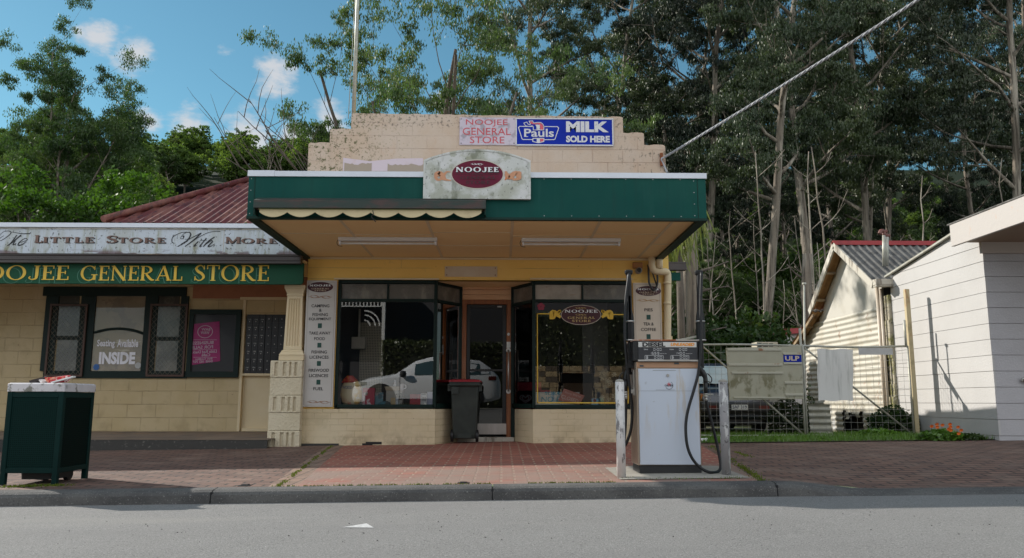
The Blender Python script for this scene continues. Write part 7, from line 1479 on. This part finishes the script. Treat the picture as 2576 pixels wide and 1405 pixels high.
# ------------------------------------------------------------------ across the road: hedge, retaining wall and house seen in the reflections
def zr_(x, y): return zroad(x, y)
rw = thing('retaining_wall', 'buff and dark split block retaining wall across the road under the hedge', 'wall', (3, -6.0, zr_(3, -6)))
q = random.Random(5); m1, m2 = MB(), MB()
for r_ in range(8):
    x = .6+q.random()*.2
    while x < 14:
        w = q.choice([.22, .30, .45]); (m2 if w < .25 else m1).box(x, x+w-.008, -6.0+q.uniform(-.02,.02), -6.3, .3+r_*.2, .3+r_*.2+.192); x += w
m1.build('buff_block', G['stonebuff'], rw, bevel=.012); m2.build('dark_block', G['stonedark'], rw, bevel=.012)
def leaf_cloud(n, c, sz, leaf, seed, shell=.35):
    r = np.random.RandomState(seed); p = (r.rand(n, 3)-.5)*2
    k = r.randint(0, 3, n)
    p[np.arange(n), k] = np.sign(p[np.arange(n), k])*(1-shell*r.rand(n)**2)
    p = np.array(c)+p*np.array(sz)*.5+r.randn(n, 3)*.04
    d = r.randn(n, 3); d /= np.linalg.norm(d, axis=1)[:, None]; s = np.cross(d, r.randn(n, 3)); s /= np.linalg.norm(s, axis=1)[:, None]
    L = leaf*(.6+.8*r.rand(n))[:, None]
    return np.stack([p-d*L*.5, p+s*L*.3, p+d*L*.5, p-s*L*.3], 1).reshape(-1, 3)
def hedge(x0, x1, z0, z1, n, seed, label):
    hd = thing('hedge', label, 'hedge', ((x0+x1)/2, -6.8, z0)); V = leaf_cloud(n, (0, 0, (z1-z0)/2), (x1-x0, 1.2, z1-z0), .09, seed); np_mesh('foliage', V, np.arange(len(V)).reshape(-1, 4), G['hedge'], hd)
    m = MB(); m.box(x0+.1, x1-.1, -7.25, -6.35, z0, z1-.15); m.build('twig_core', flat('hedge_core', (.012,.015,.006)), hd)
hedge(-4.5, .6, .3, 2.85, 14000, 3, 'clipped dark hedge across the road behind the parked white car')
hedge(.6, 12, 1.8, 3.9, 18000, 4, 'taller dark hedge above the split block retaining wall across the road')
hs = thing('veranda_house', 'grey house with white veranda trim across the road, seen in the window reflections', 'house', (-8, -9.5, .4))
m = MB(); m.box(-14, 5.5, -9.6, -9.4, .2, 5.6); m.build('wall', G['housewall'], hs)
m = MB(); m.add([(-14.5,-7.4,4.65),(-4.4,-7.4,4.65),(-4.4,-12,7.2),(-14.5,-12,7.2)], [(0,1,2,3)]); m.add([(-4.4,-9.0,5.6),(5.9,-9.0,5.6),(5.9,-12,7.2),(-4.4,-12,7.2)], [(0,1,2,3)]); m.build('roof', G['gutter'], hs)
m = MB(); m.box(-14.5, -4.5, -7.5, -7.42, 4.5, 4.66); m.build('veranda_beam', G['whitetrim'], hs)
for i, x in enumerate((-9.5, -7.0, -4.6)):
    m = MB(); m.box(x-.06, x+.06, -7.52, -7.40, .3, 4.5); m.build('veranda_post', G['whitetrim'], hs)
m = MB()
for x in lin(-14.3, -4.7, 70): m.box(x-.025, x+.025, -7.48, -7.44, 4.28, 4.5)
m.box(-14.3, -4.7, -7.48, -7.44, 4.24, 4.28); m.build('slat_frieze', G['whitetrim'], hs)
m = MB()
for x in (-9.5, -7.0, -4.6):
    for r0 in (.25, .45, .62): vs, fs = st_ring(x-.75, 4.24-.75, r0, r0, .05, .05, 0, 90, 10); m.add([(a, -7.46, b) for a, b in vs], fs)
m.build('fretwork_bracket', G['whitetrim'], hs)
# ------------------------------------------------------------------ trees
def tree_geo(seed, H, kind):
    """branch tubes (as MB) and leaf-clump centres (x, y, z, radius)"""
    q = random.Random(seed); mb = MB(); cl = []
    def limb(p, d, L, r, lvl, up, wig=.10):
        n = max(4, int(L/.9)) if lvl < 2 else 4; pts = [p]; d = d.normalized()
        for i in range(n):
            d = (d+Vector((q.gauss(0,wig), q.gauss(0,wig), q.gauss(0,wig)*.6+up/n))).normalized(); pts.append(pts[-1]+d*(L/n))
        e = .25 if lvl else .35
        mb.tube(pts, [r*(1-(1-e)*i/n) for i in range(n+1)], 7 if lvl == 0 else 5 if lvl == 1 else 4, cap=False); return pts
    def at_t(pts, t): f = t*(len(pts)-1); k = min(int(f), len(pts)-2); return pts[k].lerp(pts[k+1], f-k)
    def sub(pts, L, r, lvl, maxl, n, t0, up, spread, cr):
        for i in range(n):
            t = t0+(1-t0)*(i+q.random())/n; p = at_t(pts, min(t, .99)); dr = (pts[-1]-pts[0]).normalized()
            a = q.random()*6.283; o = dr.orthogonal().normalized(); o = Matrix.Rotation(a, 3, dr) @ o
            d = dr*(1-spread)+o*spread+Vector((0,0,.15)); l = L*q.uniform(.6, 1.15)
            s = limb(p, d, l, r*q.uniform(.6,1.0)*(1-.5*t), lvl, up)
            if lvl < maxl: sub(s, l*.55, r*.45, lvl+1, maxl, 3, .3, up*.6, .6, cr)
            else:
                for f in (.55, 1.0): cl.append((*at_t(s, f), cr*q.uniform(.65, 1.15)))
    if kind == 'ash':                        # straight tall forest gum
        tr = limb(Vector((0,0,-1)), Vector((q.gauss(0,.03), q.gauss(0,.03), 1)), H*.97, H*.0082, 0, .3, .03)
        n = 18
        for i in range(n):
            t = .34+.64*(i+q.random())/n; p = at_t(tr, t); a = i*2.4+q.gauss(0,.4); l = H*(.19-.10*abs(t-.66)/.4)*q.uniform(.6,1.25)
            s = limb(p, Vector((math.cos(a), math.sin(a), .55)), max(l, 1.3), H*.004*(1.15-t*.6), 1, .35, .14); sub(s, l*.5, H*.0016, 2, 2, 5, .30, .15, .65, H*.033)
            cl.append((*s[-1], H*.036*q.uniform(.7,1.1)))
        cl.append((*tr[-1], H*.05))
    elif kind == 'spread':                   # open gum with heavy forking limbs
        tr = limb(Vector((0,0,-1)), Vector((q.gauss(0,.05), 0, 1)), H*.42, H*.017, 0, .2, .05)
        for i in range(9):
            a = i*2.4+q.gauss(0,.3); t = .62+.38*i/9; l = H*q.uniform(.36,.58)
            s = limb(at_t(tr, t), Vector((math.cos(a)*.75, math.sin(a)*.75, .8)), l, H*.0085, 1, .35, .13); sub(s, l*.42, H*.0026, 2, 2, 9, .28, .18, .62, H*.042)
            for f in (.85, 1.0): cl.append((*at_t(s, f), H*.045*q.uniform(.8,1.2)))
    elif kind == 'open':                     # tall gum with a clean trunk and a rounded open crown
        tr = limb(Vector((0,0,-1)), Vector((q.gauss(0,.06), 0, 1)), H*.66, H*.0105, 0, .2, .05)
        for i in range(12):
            a = i*2.4+q.gauss(0,.3); t = .5+.5*i/12; l = H*q.uniform(.22,.36)
            s = limb(at_t(tr, t), Vector((math.cos(a)*.8, math.sin(a)*.8, .75)), l, H*.0048, 1, .35, .13); sub(s, l*.45, H*.0018, 2, 2, 7, .3, .18, .62, H*.036)
            for f in (.85, 1.0): cl.append((*at_t(s, f), H*.038*q.uniform(.8,1.2)))
    elif kind == 'multi':                    # many stems from the base
        for i in range(9):
            a = i*.70+q.gauss(0,.25); l = H*q.uniform(.75,1.0); lean = q.uniform(.12,.62)
            s = limb(Vector((math.cos(a)*.3, math.sin(a)*.3, -.6)), Vector((math.cos(a)*lean, math.sin(a)*lean, 1)), l, H*.0105, 0, .05, .05); sub(s, l*.27, H*.0028, 1, 2, 7, .35, .2, .55, H*.05)
    elif kind == 'dense':                    # round leafy tree
        tr = limb(Vector((0,0,-.5)), Vector((0,0,1)), H*.5, H*.022, 0, .1, .06)
        for i in range(11):
            a = i*2.4; t = .35+.65*i/11; l = H*q.uniform(.32,.46); s = limb(at_t(tr, t), Vector((math.cos(a), math.sin(a), .9)), l, H*.009, 1, .3, .12); sub(s, l*.5, H*.003, 2, 2, 6, .2, .1, .7, H*.085)
    elif kind == 'dead':
        s0 = limb(Vector((0,0,-.5)), Vector((-.3,0,1)), H*.5, H*.011, 0, 0, .05)
        for i in range(7):
            a = q.uniform(1.9, 4.4); l = H*q.uniform(.4,.65); s = limb(at_t(s0, .4+.6*i/6), Vector((math.cos(a), math.sin(a)*.5, q.uniform(.5,1.1))), l, H*.0055, 1, .1, .10)
            for t in (.3, .45, .6, .7, .8, .92):
                s2 = limb(at_t(s, t), Vector((math.cos(a)*.5+q.gauss(0,.4), q.gauss(0,.4), 1)), l*.4*q.uniform(.5,1.1), H*.0024, 2, .1, .12)
                for u in (.4, .7, .9): limb(at_t(s2, u), Vector((q.gauss(-.3,.5), q.gauss(0,.5), .9)), l*.2, H*.0012, 2, 0, .15)
    elif kind == 'shrub':
        for i in range(10):
            a = i*2.4; s = limb(Vector((math.cos(a)*.2, math.sin(a)*.2, -.2)), Vector((math.cos(a)*.5, math.sin(a)*.5, 1)), H*q.uniform(.5,.95), H*.012, 1, .1, .15); sub(s, H*.3, H*.005, 2, 2, 4, .2, .1, .7, H*.16)
    return mb, cl
def leaves(cl, per, L, W, seed, hang=.75, sub=7):
    r = np.random.RandomState(seed); C = np.array(cl); n = len(C)*per; idx = np.repeat(np.arange(len(C)), per)
    sc = r.randn(len(C), sub, 3); sc[:, :, 2] = np.abs(sc[:, :, 2])*.8-.25; sc /= np.linalg.norm(sc, axis=2)[:, :, None]; sc *= (.45+.6*r.rand(len(C), sub, 1))
    pick = r.randint(0, sub, n); o = sc[idx, pick]+r.randn(n, 3)*np.array([.21, .21, .17]); o[:, 2] *= .8
    p = C[idx, :3]+o*C[idx, 3:4]
    d = r.randn(n, 3)*(1-hang); d[:, 2] -= hang; d /= np.linalg.norm(d, axis=1)[:, None]
    s = np.cross(d, r.randn(n, 3)); s /= np.linalg.norm(s, axis=1)[:, None]; k = (.6+.8*r.rand(n))[:, None]
    return np.stack([p-d*L*k*.5, p+s*W*k*.5, p+d*L*k*.5, p-s*W*k*.5], 1).reshape(-1, 3)
PROTO = {}
def proto(key, kind, seed, H, per, L, W, bark, leaf, name, hang=.75, grow=1.0):
    mb, cl = tree_geo(seed, H, kind)
    me_t = None
    t = bpy.data.objects.new(name, None); col.objects.link(t); ORIG[t.name] = Vector((0,0,0)); t.empty_display_size = .5
    tr = mb.build('trunk', bark, t, smooth=True)
    if per:
        cl = [(x, y, z, r*grow) for x, y, z, r in cl]
        V = leaves(cl, per, L, W, seed+50, hang); np_mesh('crown', V, np.arange(len(V)).reshape(-1, 4), leaf, t)
    PROTO[key] = [t, False, H]
def plant_tree(key, px, Y, H, rot, label, cat='tree', group=None, dz=0.0, x=None, squash=1.0):
    e = PROTO[key]; o = e[0] if not e[1] else copy_tree(e[0]); e[1] = True
    X = at(px, 1000, Y).x if x is None else x; s = H/e[2]
    o.location = (X, Y, zland(X, Y)-.1+dz); o.scale = (s*squash, s*squash, s); o.rotation_euler.z = rot
    for k in ('group',):
        if k in o: del o[k]
    tag(o, label, cat, group); return o
BK, BD = G['bark'], G['barkdark']
proto('ashA', 'ash', 11, 26, 480, .135, .045, BK, G['gum'], 'gum_tree', .78, .74); proto('ashB', 'ash', 23, 26, 480, .135, .045, BK, G['gumdark'], 'gum_tree', .78, .74); proto('ashC', 'ash', 37, 26, 480, .135, .045, BK, G['gum'], 'gum_tree', .78, .74)
proto('spreadA', 'open', 5, 18, 760, .11, .04, BK, G['gumgreen'], 'gum_tree', .7, 1.14); proto('spreadB', 'open', 8, 18, 560, .11, .04, BK, G['gumpale'], 'gum_tree', .75, .85)
proto('multi', 'multi', 14, 12, 380, .085, .032, BD, G['gumpale'], 'gum_tree', .75, .80); proto('dead', 'dead', 3, 8, 0, 0, 0, BD, None, 'bare_tree')
proto('dense', 'dense', 21, 10, 520, .13, .075, BD, G['bright'], 'leafy_tree', .35, 1.0); proto('bushtree', 'dense', 33, 10, 300, .16, .08, BD, G['bushdark'], 'leafy_tree', .35, 1.05)
proto('shrubA', 'shrub', 2, 3, 240, .16, .07, BD, G['bush'], 'forest_shrub', .3); proto('shrubB', 'shrub', 6, 3, 240, .16, .07, BD, G['bushdark'], 'forest_shrub', .3)
proto('farA', 'open', 41, 14, 60, .40, .20, BK, G['fargum'], 'hill_tree', .45, 1.25); proto('farB', 'dense', 44, 12, 90, .45, .24, BD, G['fargum'], 'hill_tree', .35, 1.1); proto('farC', 'open', 47, 14, 60, .40, .20, BK, G['gumpale'], 'hill_tree', .45, 1.25)
q = random.Random(77)
# the tall gums standing out on the right
plant_tree('ashA', 1345, 46, 33, .3, 'tall gum with smooth pale trunk rising behind the centre of the parapet')
plant_tree('ashC', 1475, 54, 32, 2.0, 'slim gum with forked brown limbs behind the blue milk sign')
plant_tree('ashB', 1770, 50, 37, 1.2, 'leaning dark gum right of the parapet with branches behind the cable')
plant_tree('ashC', 2070, 42, 37, 4.0, 'thick pale trunked gum right of centre in the dark forest')
plant_tree('ashA', 2195, 50, 36, 2.4, 'slender gum with bare pale trunk against the sky above the shed')
plant_tree('ashB', 2548, 44, 36, .5, 'big dark gum at the right edge above the flaking canopy')
plant_tree('ashC', 1905, 38, 31, 1.7, 'pale gum trunk standing above the left gate')
plant_tree('spreadA', 80, 42, 21.5, 2.6, 'large spreading gum standing highest at the left of the sky', squash=.85)
plant_tree('spreadB', -30, 40, 17, .9, 'leafy gum cut by the left edge of the picture', squash=.7)
plant_tree('spreadA', 330, 75, 19, 4.4, 'gum with round crowns just left of the distant hill', squash=.7)
plant_tree('multi', 1085, 30, 16.5, 1.0, 'many stemmed leafy gum rising behind the left half of the parapet', squash=.8)
plant_tree('dead', 1110, 24, 11.2, .2, 'bare leafless branches leaning left beside the parapet', 'bare tree')
plant_tree('dense', 215, 25, 9.8, 0, 'bright green bushy tree with dark trunk above the left store roof')
plant_tree('bushtree', 20, 24, 8.4, 1.4, 'dull brownish green bushy tree at the left edge above the store sign')
plant_tree('dense', 345, 36, 6.4, 2.2, 'green bushy tree just right of the brightest one')
plant_tree('bushtree', 725, 38, 8.6, 3.0, 'low olive green tree directly left of the stepped parapet', squash=.8)
plant_tree('spreadB', 610, 70, 18, 5.2, 'mid green gum with rounded top left of the bare branches', squash=.7)
plant_tree('spreadA', 410, 55, 10, 3.6, 'pale stemmed gum above the left end of the red roof', squash=.7)
plant_tree('bushtree', 500, 50, 8.0, 5.0, 'olive tree above the middle of the red roof')
plant_tree('bushtree', 110, 29, 8.2, .4, 'dark green tree behind the bright bushy one on the left')
# the rest of the dark forest on the right: tall gums, then lower trees filling in between their trunks
def scatter(n, y0, y1, p0, p1, gap, ok):
    out = []
    for i in range(4000):
        if len(out) >= n: break
        Y = q.uniform(y0, y1); px = q.uniform(p0, p1)
        if not ok(px, Y): continue
        X = at(px, 1000, Y).x
        if any((X-a)**2+(Y-b)**2 < gap*gap for a, b in out): continue
        out.append((X, Y))
    return out
for i, (X, Y) in enumerate(scatter(22, 52, 100, 1640, 2720, 6.0, lambda px, Y: not (2250 < px < 2460))):
    plant_tree(('ashA', 'ashB', 'ashC', 'ashB')[i % 4], 0, Y, q.uniform(28, 38), q.random()*6.28, 'tall dark gum in the shaded forest right of the shop', 'tree', 'gums of the dark forest on the right', x=X)
for i, (X, Y) in enumerate(scatter(5, 60, 95, 1220, 1560, 6, lambda px, Y: True)):
    plant_tree(('ashA', 'spreadB', 'ashC')[i % 3], 0, Y, q.uniform(18, 26), q.random()*6.28, 'mid green gum standing behind the parapet signs', 'tree', 'gums behind the parapet', x=X)
for i, (X, Y) in enumerate(scatter(46, 46, 100, 1600, 2720, 4, lambda px, Y: True)):
    plant_tree(('spreadA', 'bushtree', 'spreadB', 'bushtree')[i % 4], 0, Y, q.uniform(8, 13), q.random()*6.28, 'lower leafy tree between the tall trunks of the dark forest', 'tree', 'lower trees of the dark forest', x=X)
for i, (X, Y) in enumerate(scatter(56, 22, 40, 1690, 2680, 1.2, lambda px, Y: Y > 26 or px < 1880)):
    plant_tree(('shrubA', 'shrubB', 'shrubA')[i % 3], 0, Y, q.uniform(1.6, 4.2), q.random()*6.28, 'leafy shrub growing under the forest gums behind the yard', 'shrub', 'shrubs under the dark forest', x=X)
# wooded hill on the left
n = 0
for i in range(900):
    if n >= 225: break
    Y = 62+170*q.random()**1.0; px = q.uniform(-120, 1300); X = at(px, 1000, Y).x
    plant_tree(('farA', 'farB', 'farC', 'farB')[i % 4], 0, Y, q.uniform(5.0, 9.5)*(1+.45*(Y > 150)), q.random()*6.28, 'small distant tree on the wooded hill behind the left store', 'tree', 'trees covering the distant hill', x=X); n += 1
for i, (X, Y) in enumerate(scatter(22, 44, 66, 360, 900, 2.6, lambda px, Y: True)):
    plant_tree(('bushtree', 'dense', 'bushtree')[i % 3], 0, Y, q.uniform(4.5, 6.8), q.random()*6.28, 'olive green bushy tree at the foot of the wooded hill above the red roof', 'tree', 'bushy trees at the foot of the hill', x=X)
for i in range(60):
    Y = q.uniform(70, 150); px = q.uniform(1600, 2720); X = at(px, 1000, Y).x
    plant_tree(('farA', 'farB', 'farC', 'farB')[i % 4], 0, Y, q.uniform(6, 10), q.random()*6.28, 'small dark tree on the slope far behind the right hand forest', 'tree', 'trees on the slope behind the forest', x=X)
# slim bare saplings standing in the undergrowth
def sapling(X, Y, H, seed):
    qq = random.Random(seed); t = thing('sapling', 'slim bare grey sapling standing among the forest undergrowth', 'sapling', (X, Y, zland(X, Y)-.1), 'slim bare saplings in the forest'); m = MB()
    b = Vector((X, Y, zland(X, Y)-.2)); e = b+Vector((qq.gauss(0,.05)*H, 0, H)); P_ = [b.lerp(e, k/10)+Vector((qq.gauss(0,.02)*H*.3*k/10, 0, 0)) for k in range(11)]
    m.tube(P_, [H*.0055*(1-.07*k) for k in range(11)], 6)
    for k in range(9):
        p = P_[3+int(k*.8)]; s = qq.choice((-1, 1)); L = H*qq.uniform(.04, .13); c = p+Vector((s*L*.5, qq.gauss(0,.1)*L, L*.45)); d = c+Vector((s*L*.35, 0, L*qq.uniform(.2,.8)))
        m.tube(spline([p, c, d], 4), [H*.0018]*4+[H*.0011]*5, 4)
        for z in range(2): m.tube([c, c+Vector((s*L*qq.uniform(.1,.5), 0, L*qq.uniform(-.1,.6)))], [H*.001, H*.0006], 3)
    m.build('trunk', BK, t)
for i, (X, Y) in enumerate(scatter(18, 25, 46, 1690, 2560, 1.6, lambda px, Y: Y > 28 or px < 1900)): sapling(X, Y, q.uniform(6, 11), i)
# fronds and bare trunks at the right end of the shop
for px, Y, top, wd, lab in ((1741, 22, 560, .17, 'pale grey trunk nearest the right end of the shop'), (1727, 24, 600, .13, 'thinner dark streaked trunk close to the shop downpipe'), (2030, 24, 640, .17, 'broken off pale trunk behind the thin tall pole')):
    t = thing('tree_trunk', lab, 'tree trunk', (at(px, 1000, Y).x, Y, zland(at(px, 1000, Y).x, Y))); b = at(px-4, 1000, Y); b.z = t.location.z-.2; e = at(px, top, Y); m = MB(); qq = random.Random(px)
    m.tube([b.lerp(e, k/9)+Vector((qq.gauss(0,.03), 0, 0)) for k in range(10)], [wd*(1.15-.3*k/9) for k in range(10)], 10); m.build('trunk', BK, t)
    m = MB()
    for k in range(5):
        p = b.lerp(e, .45+.1*k); a = qq.uniform(-2, 2); m.tube(spline([p, p+Vector((math.sin(a)*.5, .1, .15)), p+Vector((math.sin(a)*1.1, .2, qq.uniform(.1,.6)))], 4), [wd*.25]*5+[wd*.12]*4, 5)
    m.build('branch', BD, t)
t = thing('grass_tree', 'clump of long yellow green fronds behind the right end of the awning', 'plant', (at(1706, 900, 20).x, 20, zland(3, 20))); m = MB(); qq = random.Random(4); c = at(1706, 560, 20)
V = []
for k in range(150):
    p = c+Vector((qq.gauss(0,.28), qq.gauss(0,.25), qq.uniform(-.3,.6))); d = Vector((qq.gauss(0,.18), qq.gauss(0,.1), -1)); L = qq.uniform(.6,1.3); s = Vector((.018,0,0)); V += [p-s, p+s, p+d*L*.6+s*.8, p+d*L]; m.add([p-s, p+s, p+d*L*.55+s, p+d*L, p+d*L*.55-s], [(0,1,2,3,4)])
m.build('frond', G['reedy'], t); m = MB(); m.tube([(c.x, 20, zland(3, 20)-.1), c], [.12, .08], 8); m.build('stem', BD, t)
# ------------------------------------------------------------------ pieces that stand apart become parts of their own
def split_parts(o):
    me = o.data; n = len(me.vertices); par = list(range(n))
    def find(i):
        while par[i] != i: par[i] = par[par[i]]; i = par[i]
        return i
    for e in me.edges:
        a, b = find(e.vertices[0]), find(e.vertices[1])
        if a != b: par[a] = b
    isl = {}
    for i in range(n): isl.setdefault(find(i), []).append(i)
    ks = list(isl); bb = []
    for k in ks:
        c = np.array([me.vertices[i].co[:] for i in isl[k]]); bb.append((c.min(0), c.max(0)))
    m = len(ks); cp = list(range(m))
    def cf(i):
        while cp[i] != i: i = cp[i]
        return i
    for i in range(m):
        for j in range(i+1, m):
            d = np.linalg.norm(np.maximum(0, np.maximum(bb[i][0]-bb[j][1], bb[j][0]-bb[i][1])))
            if d < .48*max((bb[i][1]-bb[i][0]).max(), (bb[j][1]-bb[j][0]).max()): cp[cf(i)] = cf(j)
    groups = {}
    for i in range(m): groups.setdefault(cf(i), []).append(ks[i])
    if len(groups) < 2 or len(groups) > 100: return
    owner = {}
    for g, kk in enumerate(groups.values()):
        for k in kk:
            for i in isl[k]: owner[i] = g
    base = o.name.split('.')[0]
    for g in range(len(groups)):
        idx = [i for i in range(n) if owner[i] == g]; mp_ = {v: k for k, v in enumerate(idx)}
        fs = [[mp_[v] for v in p.vertices] for p in me.polygons if owner[p.vertices[0]] == g]; sm = [p.use_smooth for p in me.polygons if owner[p.vertices[0]] == g]
        nm = bpy.data.meshes.new(base); nm.from_pydata([me.vertices[i].co[:] for i in idx], [], fs); nm.materials.append(me.materials[0])
        for p, s_ in zip(nm.polygons, sm): p.use_smooth = s_
        if g == 0: o.data = nm
        else:
            c = o.copy(); c.data = nm; col.objects.link(c); c.parent = o.parent
            for ch in list(c.children): pass
SPLITS = {'window_head', 'screw', 'rivet', 'lamp_holder', 'emblem_stripe', 'scrollwork', 'lettering', 'square_mark', 'flourish', 'pipe_collar', 'shadow_lettering', 'lettering_shadow', 'script_lettering',
          'keyhole', 'number', 'purlin', 'band_badge', 'clamp_band', 'fretwork_bracket', 'lock_plate'}
for o in [o for o in bpy.data.objects if o.type == 'MESH' and o.parent is not None and o.name.split('.')[0] in SPLITS and not o.children]: split_parts(o)
